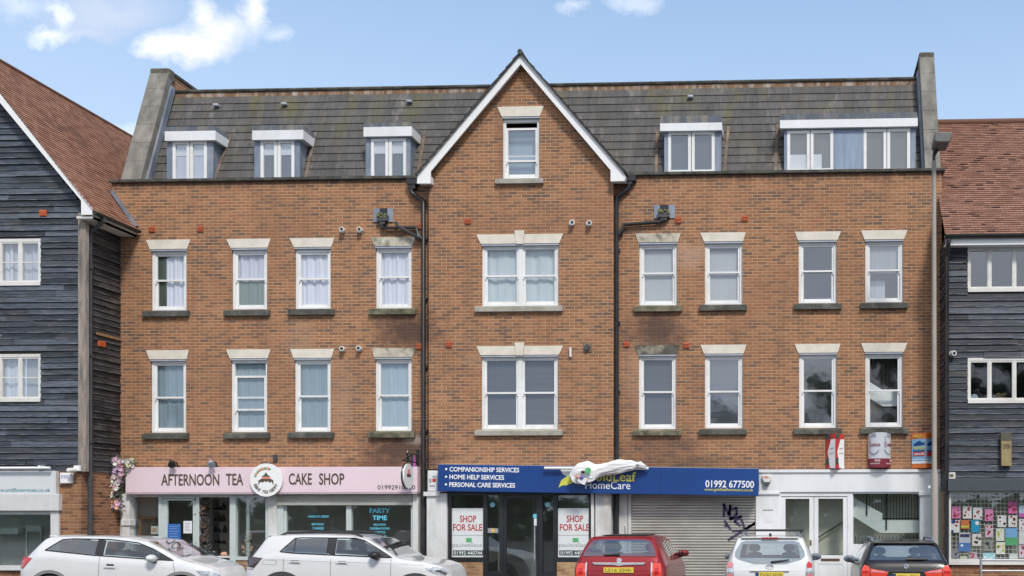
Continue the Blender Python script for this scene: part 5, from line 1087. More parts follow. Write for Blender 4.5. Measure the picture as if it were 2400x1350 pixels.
# --- blue sign, sagging to the right
BSY = BP - .28
BS = thing('fascia_sign', 'long royal blue sign listing care services, sagging to the right', 'sign', (X(1026, BSY), BSY, Z(1088, 1026, BSY)))
k = .0155
def flat(py, px): return py - k * (px - 1026)
q = MB(); x0, zt = F(1026, 1088.5, BSY); x1 = X(1778, BSY); zb = Z(1151, 1026, BSY); q.box(x0, x1, BSY, .0 + BP - .0, zb, zt); q.build('panel', 'blue', BS, bevel=.006)
q = MB(); q.box(x0 + .01, x1 - .01, BSY + .02, BP, zt + .001, zt + .012); q.build('top_trim', 'galv', BS)
for s, px1, py0, py1 in (('COMPANIONSHIP SERVICES', 1217, 1095, 1106), ('HOME HELP SERVICES', 1182, 1113, 1124), ('PERSONAL CARE SERVICES', 1208, 1131, 1142)):
    o = 1.5; text(s, (1054, py0 - o, px1, py1 - o), BSY, 'ink_white', BS, depth=.005, bold=.02)
    x, z = F(1046, (py0 + py1) / 2 - o, BSY); q = MB(); q.cyl((x, BSY, z), (0, -1, 0), .026, .004, 14); q.build('bullet', 'ink_white', BS)
dy_ = k * 400
text('GoldLeaf', (1372, 1105 - dy_, 1491, 1128 - dy_), BSY, 'ink_yellow', BS, depth=.005, bold=.012); text('HomeCare', (1373, 1128 - dy_, 1478, 1146 - dy_), BSY, 'ink_white', BS, depth=.005)
dy_ = k * 690; text('01992 677500', (1654, 1126 - dy_, 1768, 1143 - dy_), BSY, 'ink_white', BS, depth=.005, bold=.015); text('www.goldleafhomecare.co.uk', (1652, 1144 - dy_, 1766, 1153 - dy_), BSY, 'ink_yellow', BS, depth=.004, bold=.005)
dy_ = k * 310; q = MB(); q.prism([F(a, b - dy_, BSY) for a, b in [(1310, 1143), (1316, 1126), (1330, 1116), (1352, 1113), (1346, 1130), (1330, 1137), (1318, 1138)]][::-1], BSY - .006, BSY); q.build('leaf_mark', 'ink_yellow', BS)
q = MB(); q.prism([F(a, b - dy_, BSY) for a, b in [(1313, 1100), (1340, 1098), (1352, 1112), (1330, 1116), (1320, 1112)]][::-1], BSY - .004, BSY); q.build('pale_leaf', 'poster', BS)
for px in (1301, 1548):
    q = MB(); q.pbox(px, 1088.5, px + .8, 1151, BSY - .002, .004); q.build('panel_seam', 'black_frame', BS)
BS.rotation_euler = (0, math.atan(k), 0)
# furled white flag and pole lying across the sign
FL = thing('furled_flag', 'white furled flag on a pole lying across the top of the blue sign', 'flag', (X(1400, BSY - .1), BSY - .1, Z(1110, 1400, BSY)))
yf = BSY - .10; q = MB(); q.tube([(X(1276, yf), yf, Z(1097, 1276, yf)), (X(1520, yf), yf, Z(1098, 1520, yf))], .033, 10); q.build('pole', 'white_clean', FL, smooth=True)
def lump(pts, seed, n=40):
    mb = MB(); rnd = random.Random(seed); fine = []
    for (a, b) in zip(pts, pts[1:]):
        for k_ in range(6): fine.append([a[j] + (b[j] - a[j]) * k_ / 6 for j in range(4)])
    fine.append(list(pts[-1])); rings = []; ph = [rnd.uniform(0, 6) for _ in range(6)]
    for i, (px, py, ry, dep) in enumerate(fine):
        x, z = F(px, py, yf); ring = []
        for j in range(n):
            t_ = 2 * pi * j / n; r2 = 1 + .10 * sin(2 * t_ + i * .2 + ph[0]) + .13 * abs(sin(4 * t_ + i * .09 + ph[1])) - .10 * abs(sin(6.5 * t_ - i * .14 + ph[3])) + .06 * sin(i * .6 + ph[2])
            ring.append((x + .015 * sin(5 * t_ + i * .3), yf - dep * .3 + dep * .5 * cos(t_) * r2, z + ry / 100 * sin(t_) * r2))
        rings.append(ring)
    for a, b in zip(rings, rings[1:]):
        for j in range(n): mb.face([a[j], b[j], b[(j + 1) % n], a[(j + 1) % n]])
    mb.face(rings[0]); mb.face(rings[-1][::-1]); return mb
lump([(1337, 1117, 5, .10), (1346, 1111, 14, .16), (1360, 1105, 17, .2), (1376, 1105, 21, .2), (1392, 1109, 19, .2), (1410, 1102, 14, .18), (1432, 1097, 16, .2), (1456, 1094, 14, .2), (1478, 1091, 11, .18), (1492, 1091, 7, .14), (1502, 1090, 8, .14), (1514, 1095, 3, .08)], 3).build('cloth', 'cloth', FL, smooth=True)
lump([(1342, 1118, 7, .1), (1352, 1124, 9, .12), (1362, 1128, 6, .1), (1372, 1126, 3, .05)], 7).build('hanging_fold', 'cloth', FL, smooth=True)
rnd = random.Random(6); q = MB()
for (a0, b0), (a1, b1), (a2, b2), (a3, b3), o in (((1335, 1113), (1356, 1118), (1349, 1133), (1341, 1127), .13), ((1352, 1119), (1378, 1120), (1370, 1137), (1356, 1130), .17), ((1372, 1120), (1398, 1118), (1392, 1126), (1378, 1130), .14)):
    q.prism([F(a, b, yf - o) for a, b in ((a0, b0), (a1, b1), (a2, b2), (a3, b3))][::-1], yf - o, yf - o + .006)
q.build('loose_corner', 'cloth', FL)
x, z = F(1379, 1103, yf - .2); q = MB(); q.cyl((x, yf - .235, z), (0, -1, 0), .07, .012, 20); q.build('green_badge', 'ink_green', FL)
for a, b, mt in ((1352, 1118, 'ink_pink'), (1366, 1106, 'ink_black'), (1363, 1119, 'ink_blue'), (1494, 1090, 'ink_grey')): x, z = F(a, b, yf - .2); q = MB(); q.ball((x, yf - .19, z), .05, .03, .035, 8, 5); q.build('print', mt, FL, smooth=True)
# --- grey roller shutter with graffiti
q = MB(); x0, x1 = X(1480), X(1770); z_ = PAV; zt = Z(1158, 1600)
nl = int((zt - z_) / .0655); hgt = (zt - z_) / nl
for i in range(nl):
    pr = [(.0, 0), (-.014, .12), (-.02, .4), (-.016, .72), (.0, .86), (.006, .93), (0, 1)]
    for (o0, t0), (o1, t1) in zip(pr, pr[1:]): q.face([(x0, -.02 + o0, z_ + (i + t0) * hgt), (x1, -.02 + o0, z_ + (i + t0) * hgt), (x1, -.02 + o1, z_ + (i + t1) * hgt), (x0, -.02 + o1, z_ + (i + t1) * hgt)])
SH = q.build('roller_shutter', 'shutter', B)
q = MB()
for st in ([(1697, 1210), (1697, 1182), (1708, 1206), (1712, 1184), (1711, 1215)], [(1716, 1194), (1726, 1190), (1727, 1205), (1712, 1218)], [(1712, 1216), (1738, 1210), (1722, 1222), (1735, 1232)], [(1699, 1221), (1712, 1240)], [(1700, 1233), (1703, 1230)], [(1738, 1218), (1746, 1240), (1770, 1226)], [(1708, 1265), (1770, 1226)], [(1718, 1244), (1752, 1243)]):
    pts = [(*F(a, b, 0),) for a, b in st]
    for (ax, az), (bx_, bz) in zip(pts, pts[1:]):
        d = Vector((bx_ - ax, bz - az)); L = d.length; d.normalize(); nn = Vector((-d[1], d[0])) * .028
        q.prism([(ax + nn[0] - d[0] * .015, az + nn[1] - d[1] * .015), (ax - nn[0] - d[0] * .015, az - nn[1] - d[1] * .015), (bx_ - nn[0] + d[0] * .015, bz - nn[1] + d[1] * .015), (bx_ + nn[0] + d[0] * .015, bz + nn[1] + d[1] * .015)][::1], -.047, -.043)
q.build('graffiti', 'purple', SH)
# --- white unit: double doors, stair window
q = MB(); q.pbox(1826, 1153, 1999, 1163, -.04, .15); q.pbox(1824, 1163, 1831, 1400, -.04, .15); q.pbox(1986, 1163, 2000, 1400, -.04, .15); q.pbox(1999, 1153, 2157, 1157, -.04, .15); q.pbox(1999, 1276, 2157, 1400, -.04, .2); q.build('shop_frame', 'white_paint', B, bevel=.005)
for a, b in ((1831, 1907), (1908, 1986)):
    dr = MB(); dr.pbox(a, 1164, a + 10, 1398, -.02, .06); dr.pbox(b - 10, 1164, b, 1398, -.02, .06); dr.pbox(a + 10, 1164, b - 10, 1169, -.02, .06); dr.pbox(a + 10, 1302, b - 10, 1322, -.02, .06); dr.pbox(a + 10, 1322, b - 10, 1398, -.01, .05)
    d_ = dr.build('white_door', 'white_paint', B, bevel=.006); q = MB(); q.pbox(a + 10, 1169, b - 10, 1302, .01, .004); q.build('pane', 'glass_shop', d_)
    if a > 1900: q = MB(); q.pbox(a + 16, 1309, b - 18, 1315, -.03, .01); q.build('letter_plate', P((.13, .09, .06), .5, metal=.5)('bronze'), d_); q = MB(); q.pbox(1898, 1266, 1902, 1278, -.035, .02); q.build('lock_plate', P((.25, .19, .09), .4, metal=.8)('brass'), d_)
q = MB(); q.pbox(2000, 1157, 2157, 1276, YS, .004); q.build('shop_pane', 'glass_shop', B)
def si(pts, Y, dy, mat, name): q = MB(); q.prism([F(a, b, Y) for a, b in pts][::-1], Y, Y + dy); return q.build(name, mat, B)
si([(1996, 1164), (2068, 1203), (2068, 1219), (2170, 1219), (2170, 1249), (2062, 1249), (1996, 1208)], .22, .08, 'stair_white', 'stair_string')
q = MB()
for px in range(2010, 2160, 7): 
    b_ = 1164 + max(0, min(1, (px - 1996) / 72)) * 39 if px < 2068 else 1217
    q.pbox(px, 1150, px + 1.4, b_ + 2, .34, .02)
q.pbox(2030, 1150, 2033, 1208, .19, .03); q.pbox(2076, 1150, 2079, 1242, .19, .03); q.pbox(2068, 1214, 2160, 1217, .33, .03); q.build('stair_rail', 'black_frame', B)
q = MB()
for px in range(2004, 2160, 8): q.pbox(px, 1255, px + 1.4, 1400, .52, .02)
q.build('lower_rail', 'black_frame', B)
q = MB(); q.prism([F(1912, 1262, .5), F(1985, 1216, .5), F(1985, 1219, .5), F(1912, 1265, .5)][::-1], .5, .53); q.build('handrail', 'black_frame', B)
q = MB(); q.pbox(1815, 1150, 2200, 1420, .62, .05); q.build('hall_wall', 'hall', B)
q = MB(); q.pbox(1790, 1203, 1811, 1224, -.075, .006); q.pbox(1793, 1206, 1808, 1221, -.078, .003); pl = tag(q.build('door_plate', 'paper'), 'framed white plate on the white pilaster left of the white doors', 'plate')
q = MB(); q.pbox(1787, 1194, 1812, 1197, -.075, .006); tag(q.build('name_strip', 'ink_grey'), 'thin grey name strip above the framed plate on the white pilaster', 'plate')
AL = thing('alarm_box', 'white shield shaped alarm box with dark base at the right end of the blue sign', 'alarm', (X(1797), -.1, Z(1140, 1797)))
q = MB(); q.prism([F(a, b, -.1) for a, b in [(1786, 1114), (1809, 1114), (1808, 1124), (1802, 1133), (1792, 1133), (1787, 1124)]][::-1], -.16, -.08); q.build('cover', 'cream_frame', AL, bevel=.012)
q = MB(); q.prism([F(a, b, -.1) for a, b in [(1789, 1130), (1805, 1130), (1802, 1138), (1793, 1138)]][::-1], -.17, -.08); q.build('base', 'slate_grey', AL); q = MB(); q.pbox(1790, 1116, 1801, 1121, -.163, .004, -.16); q.build('mark', 'ink_pink', AL)
# --- three drinks shaped wall signs above the white fascia
def vsign(label, x0, xm, x1, py0, py1):
    T = thing('wall_sign', label, 'sign', (X(xm), -.02, Z(py1, xm)), 'drinks signs above the white fascia'); return T, [(X(x0), -.03), (X(xm), -.26), (X(x1), -.03)], Z(py1, xm), Z(py0, xm)
def vpanel(mb, pts, i, u0, u1, z0, z1, out=0.0, w0=None):
    (ax, ay), (bx_, by) = pts[i], pts[i + 1]; n_ = Vector((by - ay, -(bx_ - ax))).normalized(); n_ = n_ if n_[1] < 0 else -n_
    g_ = lambda u: (ax + (bx_ - ax) * u + n_[0] * out, ay + (by - ay) * u + n_[1] * out)
    poly = u0 if isinstance(u0, list) else [(u0, z0), (u1, z0), (u1, z1), (u0, z1)]
    mb.face([(*g_(u), z) for u, z in poly])
T, pts, z0, z1 = vsign('red and white folded can sign, leftmost of the three drinks signs', 1936, 1957, 1978, 1018, 1099)
H = z1 - z0; zz = lambda v: z0 + H * v
b1, b2, b3, b4 = MB(), MB(), MB(), MB()
for i in (0, 1):
    vpanel(b1, pts, i, 0, 1, z0, z1); vpanel(b2, pts, i, [(.42, zz(.02)), (1, zz(.0)), (1, zz(.85)), (.55, zz(.84)), (.2, zz(.48))], 0, 0, 0, .006)
    vpanel(b3, pts, i, [(.02, zz(.86)), (.4, zz(.86)), (.5, zz(.99)), (.02, zz(.99))], 0, 0, 0, .008); vpanel(b3, pts, i, [(.03, zz(.12)), (.3, zz(.12)), (.34, zz(.3)), (.1, zz(.32)), (.03, zz(.25))], 0, 0, 0, .009)
    vpanel(b4, pts, i, [(.45, zz(.55)), (.85, zz(.57)), (.85, zz(.60)), (.45, zz(.58))], 0, 0, 0, .01); vpanel(b4, pts, i, [(.4, zz(.42)), (.9, zz(.44)), (.9, zz(.46)), (.4, zz(.44))], 0, 0, 0, .01)
b1.face([(*pts[0], z0), (*pts[2], z0), (*pts[1], z0)]); b1.face([(*pts[0], z1), (*pts[1], z1), (*pts[2], z1)])
b1.build('red_board', P((.50, .04, .035), .5)('can_red'), T); b2.build('white_shape', 'ink_white', T); b3.build('dark_shape', P((.05, .08, .07), .5)('can_dark'), T); b4.build('print', 'ink_grey', T)
T = thing('wall_sign', 'white and maroon half round can sign, middle of the three drinks signs', 'sign', (X(2060), -.02, Z(1097, 2060)), 'drinks signs above the white fascia')
cx_, rr = X(2061), (X(2087) - X(2034)) / 2; z0, z1 = Z(1097, 2060), Z(1015, 2060); H = z1 - z0
can = lambda u, z, o=0.0: (cx_ + (rr + o) * -cos(pi * u), -.02 - (rr * .9 + o) * sin(pi * u), z)
def cpatch(mb, u0, u1, f0, f1, o, n=10):
    for i in range(n):
        a, b = u0 + (u1 - u0) * i / n, u0 + (u1 - u0) * (i + 1) / n; g0 = f0 if callable(f0) else (lambda u: f0); g1 = f1 if callable(f1) else (lambda u: f1)
        mb.face([can(a, z0 + H * g0(a), o), can(b, z0 + H * g0(b), o), can(b, z0 + H * g1(b), o), can(a, z0 + H * g1(a), o)])
q = MB(); cpatch(q, 0, 1, .26, lambda u: .93 + .07 * sin(pi * u), 0, 20); q.build('white_body', P((.62, .63, .66), .45, var=.05)('can_white'), T, smooth=True)
q = MB(); cpatch(q, 0, 1, lambda u: .04 * (1 - sin(pi * u)), .26, .002, 20); q.build('maroon_base', P((.22, .02, .04), .5)('can_maroon'), T, smooth=True)
q = MB()
for uc in (.3, .78):
    cpatch(q, uc - .16, uc + .16, lambda u: .34 + .10 * ((u - uc) / .16) ** 2, lambda u: .40 + .14 * ((u - uc) / .16) ** 2, .004, 8); cpatch(q, uc - .08, uc + .08, .86, .97, .004, 4); cpatch(q, uc - .15, uc - .12, .55, .9, .004, 2)
q.build('grey_shapes', P((.30, .33, .37), .5)('can_grey'), T)
for s, u0, u1, v0, v1, mt in (('Costes', .14, .50, .60, .72, 'can_maroon'), ('Costes', .62, .92, .60, .72, 'can_maroon'), ('90', .34, .5, .17, .23, 'ink_white'), ('90', .82, .95, .17, .23, 'ink_white'), ('BEER', .2, .5, .10, .13, 'ink_white'), ('BEER', .68, .92, .10, .13, 'ink_white')):
    text(s, (u0, u1, z0 + H * v0, z0 + H * v1), 0, mt, T, 'lettering', .006, side=lambda u, z, o: can(u, z, .001 + o))
T, pts, z0, z1 = vsign('orange and blue folded can sign with red band, behind the lamp post', 2136, 2166, 2192, 1016, 1098)
H = z1 - z0; zz = lambda v: z0 + H * v
L1 = [MB() for _ in range(6)]
for i in (0, 1):
    vpanel(L1[0], pts, i, 0, 1, z0, z1); vpanel(L1[1], pts, i, .03, 1, zz(.13), zz(.2), .004); vpanel(L1[2], pts, i, .03, 1, zz(.2), zz(.83), .005)
    vpanel(L1[3], pts, i, [(.15, zz(.63)), (.95, zz(.65)), (.95, zz(.72)), (.75, zz(.73)), (.6, zz(.78)), (.4, zz(.75)), (.15, zz(.68))], 0, 0, 0, .008); vpanel(L1[3], pts, i, .12, .95, zz(.47), zz(.51), .008)
    vpanel(L1[4], pts, i, .12, .96, zz(.34), zz(.46), .009); vpanel(L1[5], pts, i, .05, .98, zz(.235), zz(.255), .009)
L1[0].face([(*pts[0], z0), (*pts[2], z0), (*pts[1], z0)]); L1[0].face([(*pts[0], z1), (*pts[1], z1), (*pts[2], z1)])
for mb, nm, mt in zip(L1, ('orange_board', 'white_band', 'blue_field', 'blue_crest', 'red_band', 'pale_line'), (P((.62, .16, .03), .5)('can_orange'), 'ink_white', P((.20, .42, .62), .5)('can_sky'), 'blue', 'can_red', 'ink_white')): mb.build(nm, mt, T)
(ax, ay), (bx_, by) = pts[0], pts[1]
pside = lambda u, z, o: (ax + (bx_ - ax) * u - .0, ay + (by - ay) * u - o - .012, z)
for s, u0, u1, v0, v1, mt in (('kings', .15, .93, .52, .63, 'ink_yellow'), ('GINGER', .18, .92, .37, .43, 'ink_white'), ('MILD', .15, .75, .87, .95, 'ink_yellow')): text(s, (u0, u1, zz(v0), zz(v1)), 0, mt, T, 'lettering', .006, .015, side=pside)
# ================================================================== street lamp
LY = -2.0; SL = thing('street_lamp', 'tall grey brown concrete street lamp post with a flat lamp head at the right', 'street lamp', (X(2189, LY), LY, PAV))
x = X(2190, LY); zt = Z(378, 2188, LY)
q = MB(); q.tube([(x, LY, PAV), (x, LY, Z(1115, 2190, LY)), (x, LY, Z(1100, 2190, LY)), (x - .01, LY, zt)], [.08, .076, .053, .046], 14); q.build('post', 'lamp_post', SL, smooth=True)
q = MB(); q.tube([(x - .01, LY, zt - .05), (x - .01, LY, zt + .12), (x + .04, LY - .06, zt + .26)], [.03, .035, .07], 10); q.build('bracket', 'black_plastic', SL, smooth=True)
a, b = F(2183, 352, LY), F(2226, 328, LY); q = MB(); q.prism([(a[0], a[1] + .03), (a[0] + .05, a[1] - .01), (a[0] + .30, a[1] - .01), (b[0] - .03, a[1] + .10), (b[0], b[1] - .02), (a[0] + .02, b[1] + .0)], LY - .5, LY + .06); q.build('lamp_head', 'lamp_grey', SL, bevel=.02)
q = MB(); q.pbox(2176, 1138, 2184, 1144, LY, .1, LY); q.build('sensor', 'white_clean', SL)
# ================================================================== parked cars

SLOPE = 0.012
def gz(x): return -SLOPE * (x + 10)
def paint(rgb, rough=.35, metal=0.0):
    def make(name):
        m_, q, bs, out = newmat(name)
        bk = q.n('ShaderNodeNewGeometry').outputs['Backfacing']
        nz = q.noise(pos(q), 3.0, 4.0); col = q.mix(nz, tuple(a * .94 for a in rgb), tuple(min(1, a * 1.04) for a in rgb))
        q.put(bs.inputs['Base Color'], q.mix(bk, col, (.22, .22, .215)))
        bs.inputs['Roughness'].default_value = rough; bs.inputs['Metallic'].default_value = metal
        bs.inputs['Coat Weight'].default_value = 1.0 if rgb[1] > .3 else (.55 if rgb[0] > .1 else .35); bs.inputs['Coat Roughness'].default_value = .03; return m_
    return make
DEF['paint_white'] = paint((.67, .67, .665)); DEF['paint_pearl'] = paint((.66, .67, .66)); DEF['paint_red'] = paint((.30, .012, .016), .3, .35); DEF['paint_black'] = paint((.004, .004, .005), .3)
DEF['tyre'] = P((.02, .02, .02), .85); DEF['rim'] = P((.4, .4, .41), .35, metal=.8); DEF['trim'] = P((.018, .018, .02), .5); DEF['chrome'] = P((.78, .78, .80), .22, metal=.55, var=.03); DEF['seat'] = P((.10, .10, .105), .9)
DEF['lamp_red'] = P((.52, .012, .012), .12, var=.3, scale=14, coat=.8); DEF['lamp_red_bright'] = P((.75, .06, .03), .12, var=.25, scale=16, coat=.8); DEF['lamp_smoke'] = P((.06, .04, .045), .12, var=.4, scale=14, coat=.8); DEF['lamp_clear'] = P((.55, .56, .58), .12, metal=.5, var=.4, scale=20, coat=.8); DEF['lamp_pink'] = P((.62, .20, .22), .12, var=.2, scale=14, coat=.8); DEF['lamp_amber'] = P((.6, .2, .03), .15, coat=.8)
DEF['plate_yellow'] = P((.72, .55, .06), .45, var=.08, scale=12); DEF['clad'] = P((.05, .05, .055), .7)
def curve(pts, w=.05):
    xs = np.linspace(-.3, 5.2, 1101); ys = np.interp(xs, [p_[0] for p_ in pts], [p_[1] for p_ in pts]); n = max(1, int(w / .005)); k = np.hanning(2 * n + 1); k /= k.sum()
    ys = np.convolve(np.pad(ys, n, mode='edge'), k, mode='valid'); return lambda x: float(np.interp(x, xs, ys))
class Car:
    def __init__(s, label, loc, rot, L, W, top, belt, plan, tumble, paintm, zlow=.22, pitch=0.0):
        s.L, s.W, s.tm, s.pm, s.zl = L, W, tumble, paintm, zlow
        s.top, s.belt, s.plan = curve(top, .035), curve(belt, .08), curve(plan, .05)
        s.root = bpy.data.objects.new('parked_car', None); COL.objects.link(s.root); tag(s.root, label, 'car', None)
        s.root.location = loc; s.root.rotation_euler = (0, pitch, rot); ORG[s.root.name] = (0, 0, 0)
    def ring(s, x):
        zt = s.top(x); w = s.plan(x); zb = min(s.belt(x), zt - .05); h = zt - zb
        zc = max(zb + .35 * h, zt - .06); wb = w * .955; cw = wb - s.tm * max(0, h - .08) - .03 * min(1, h / .1)
        lowz = min(.5, zb - .22)
        K = [(w * .86, s.zl), (w * .965, s.zl + .1), (w * .995, lowz), (w, (lowz + zb) / 2), (w * .99, zb - .09), (wb + .012, zb - .025), (wb, zb)]
        R = []
        for (a_, b_), (c_, d_), nn in zip(K, K[1:], (2, 8, 5, 4, 1, 1)): R += [(a_ + (c_ - a_) * i / nn, b_ + (d_ - b_) * i / nn) for i in range(nn)]
        R.append(K[-1])
        for k in range(1, 8): t_ = k / 8; R.append((wb + (cw - wb) * (t_ ** 1.25), zb + (zc - zb) * t_))
        R += [(cw, zc), (cw - .02, zc + (zt - zc) * .5), (cw - .07, zt - .016), (cw - .16, zt - .006)]
        m_ = cw - .16
        for k in (.8, .6, .4, .2, 0): R.append((m_ * k, zt - .002 * k))
        return R
    def side_y(s, x, z):
        R = s.ring(x)[:30]; zs = [r[1] for r in R]; return float(np.interp(z, zs, [r[0] for r in R]))
    def rear_x(s, z):
        xs = np.linspace(0, 1.2, 241); v = [s.top(x) for x in xs]
        for x, q in zip(xs, v):
            if q >= z: return float(x)
        return 1.2
    def front_x(s, z):
        for x in np.linspace(s.L, s.L * .5, 400):
            if s.top(x) >= z: return float(x)
        return s.L
    def body(s, holes_side=(), ws=None, rw=None, doors=(), wheels=None, tail=None, sides=(-1, 1)):
        xs = sorted(set([round(v, 4) for v in list(np.linspace(0, .6, 31)) + list(np.linspace(.6, s.L - .3, 110)) + list(np.linspace(s.L - .3, s.L, 16))]))
        for d in doors: xs = sorted(set(xs + [d[0], d[1]]))
        Rs = [s.ring(x) for x in xs]; n = len(Rs[0])
        B_ = MB(); D_ = {}; T_ = MB()
        def inside(poly, x, z):
            c = False; j = len(poly) - 1
            for i in range(len(poly)):
                (xi, zi), (xj, zj) = poly[i], poly[j]
                if (zi > z) != (zj > z) and x < (xj - xi) * (z - zi) / (zj - zi + 1e-9) + xi: c = not c
                j = i
            return c
        for i in range(len(xs) - 1):
            xm = (xs[i] + xs[i + 1]) / 2
            for k in range(n - 1):
                a, b, c, d = Rs[i][k], Rs[i + 1][k], Rs[i + 1][k + 1], Rs[i][k + 1]
                zm = (a[1] + b[1] + c[1] + d[1]) / 4
                if k < 30 and any(inside(h, xm, zm) for h in holes_side): continue
                if k >= 32 and ws and ws[0] < xm < ws[1]: continue
                if k >= 32 and rw and rw[0] < xm < rw[1]: continue
                if wheels and k < 21 and any((xm - wx) ** 2 + (zm - wheels[2]) ** 2 < (wheels[2] + .055) ** 2 for wx in wheels[:2]): continue
                for sg in (-1, 1):
                    p = [(xs[i], sg * a[0], a[1]), (xs[i + 1], sg * b[0], b[1]), (xs[i + 1], sg * c[0], c[1]), (xs[i], sg * d[0], d[1])]
                    if sg > 0: p = p[::-1]
                    mb = B_
                    for di, dd in enumerate(doors):
                        if dd[0] <= xm <= dd[1] and k < 30 and zm > dd[2]: mb = D_.setdefault((di, sg), MB())
                    if tail and k >= 30 and xm < tail: mb = T_
                    mb.face(p)
        for x_, R, fl in ((xs[0], Rs[0], 0), (xs[-1], Rs[-1], 1)):
            pg = [(x_, -r[0], r[1]) for r in R] + [(x_, r[0], r[1]) for r in R[::-1]]
            B_.face(pg[::-1] if fl else pg)
        s.bodyo = B_.build('body', s.pm, s.root, smooth=True)
        s.doors = [m_.build('door', s.pm, s.root, smooth=True) for m_ in D_.values()]
        if T_.f: s.tailo = T_.build('tailgate', s.pm, s.root, smooth=True)
    def rows(s, poly, n=10):
        zs = [p_[1] for p_ in poly]; z0, z1 = min(zs), max(zs); out = []
        for i in range(n + 1):
            z = z0 + (z1 - z0) * (i / n); z = min(max(z, z0 + 1e-4), z1 - 1e-4); X_ = []
            for (a, b) in zip(poly, poly[1:] + poly[:1]):
                if (a[1] <= z < b[1]) or (b[1] <= z < a[1]): X_.append(a[0] + (b[0] - a[0]) * (z - a[1]) / (b[1] - a[1]))
            if len(X_) >= 2: out.append((z, min(X_), max(X_)))
        return out
    def spatch(s, name, poly, mat, off=.006, parent=None, sides=(-1, 1), m=8, split=False):
        res = []
        mb = MB()
        for sg in sides:
            if split: mb = MB()
            rw_ = s.rows(poly, 10)
            for (z0, a0, b0), (z1, a1, b1) in zip(rw_, rw_[1:]):
                for i in range(m):
                    u, v = i / m, (i + 1) / m; q = []
                    for z, a, b, t_ in ((z0, a0, b0, u), (z0, a0, b0, v), (z1, a1, b1, v), (z1, a1, b1, u)):
                        x = a + (b - a) * t_; q.append((x, sg * (s.side_y(x, z) + off), z))
                    mb.face(q if sg < 0 else q[::-1])
            if split: res.append(mb.build(name, mat, parent or s.root, smooth=True))
        if not split: res.append(mb.build(name, mat, parent or s.root, smooth=True))
        return res
    def rpatch(s, name, poly, mat, off=.010, parent=None, thick=0.0, m=10, curvy=.0, rows=10):
        mb = MB(); R_ = s.rows(poly, rows)
        f = lambda y, z: (s.rear_x(z) - off + curvy * y * y, y, z)
        for (z0, a0, b0), (z1, a1, b1) in zip(R_, R_[1:]):
            for i in range(m):
                u, v = i / m, (i + 1) / m
                mb.face([f(b0 + (a0 - b0) * u, z0), f(b0 + (a0 - b0) * v, z0), f(b1 + (a1 - b1) * v, z1), f(b1 + (a1 - b1) * u, z1)])
        return mb.build(name, mat, parent or s.root, smooth=True)
    def wpatch(s, name, x0, x1, frac, mat, off=.006, parent=None, inset=.1, n=14):
        mb = MB()
        def p_(x, t_):
            R = s.ring(x); w = (R[29][0] - inset); y = w * t_; zt = s.top(x) - .004 * t_ ** 4 + off; return (x, y, zt)
        for i in range(n):
            a, b = x0 + (x1 - x0) * i / n, x0 + (x1 - x0) * (i + 1) / n
            for j in range(8):
                u, v = -1 + j / 4, -1 + (j + 1) / 4; mb.face([p_(a, u), p_(b, u), p_(b, v), p_(a, v)])
        return mb.build(name, mat, parent or s.root, smooth=True)
    def line(s, name, pts, r, mat, off=0.0, sides=(-1, 1), parent=None):
        for sg in sides:
            mb = MB(); P_ = []
            for (a, b) in zip(pts, pts[1:]):
                for k in range(8): P_.append((a[0] + (b[0] - a[0]) * k / 8, a[1] + (b[1] - a[1]) * k / 8))
            P_.append(pts[-1]); mb.tube([(x, sg * (s.side_y(x, z) + off), z) for x, z in P_], r, 6)
            mb.build(name, mat, parent or s.root, smooth=True)
    def wheels(s, xr, xf, r, clad=None, cm='clad'):
        for wx in (xr, xf):
            for sg in (-1, 1):
                yo = sg * (s.plan(wx) - .01); yi = yo - sg * .2; y0, y1 = sorted((yo, yi))
                wh = MB(); wh.tube([(wx, y0, r), (wx, y0 + .03, r), (wx, y1 - .03, r), (wx, y1, r)], [r - .03, r, r, r - .03], 28); W_ = wh.build('wheel', 'tyre', s.root, smooth=True)
                rm = MB(); yy = yo + sg * .004
                rm.cyl((wx, yy - sg * .02, r), (0, sg, 0), r * .2, .024, 14)
                for k in range(5):
                    t_ = 2 * pi * k / 5; d = Vector((cos(t_), 0, sin(t_))); e = Vector((-sin(t_), 0, cos(t_))); c_ = Vector((wx, yy, r))
                    rm.face([tuple(c_ + d * r * .12 + e * .03), tuple(c_ + d * r * .66 + e * .05), tuple(c_ + d * r * .66 - e * .05), tuple(c_ + d * r * .12 - e * .03)])
                rm.tube([(wx + r * .68 * cos(2 * pi * k / 24), yy, r + r * .68 * sin(2 * pi * k / 24)) for k in range(25)], .014, 6); rm.build('rim', 'rim', W_, smooth=True)
                ar = MB(); R_ = r + .06
                for k in range(18):
                    a, b = pi * (k / 18) * 1.1 - .15, pi * ((k + 1) / 18) * 1.1 - .15
                    ar.face([(wx + R_ * cos(a), yo - sg * .01, r + R_ * sin(a)), (wx + R_ * cos(b), yo - sg * .01, r + R_ * sin(b)), (wx + R_ * cos(b), yi - sg * .05, r + R_ * sin(b)), (wx + R_ * cos(a), yi - sg * .05, r + R_ * sin(a))])
                ar.face([(wx + R_ * cos(a_), yi - sg * .05, r + R_ * sin(a_)) for a_ in [pi * k / 18 * 1.1 - .15 for k in range(19)]]); ar.build('wheel_arch_liner', 'trim', s.root)
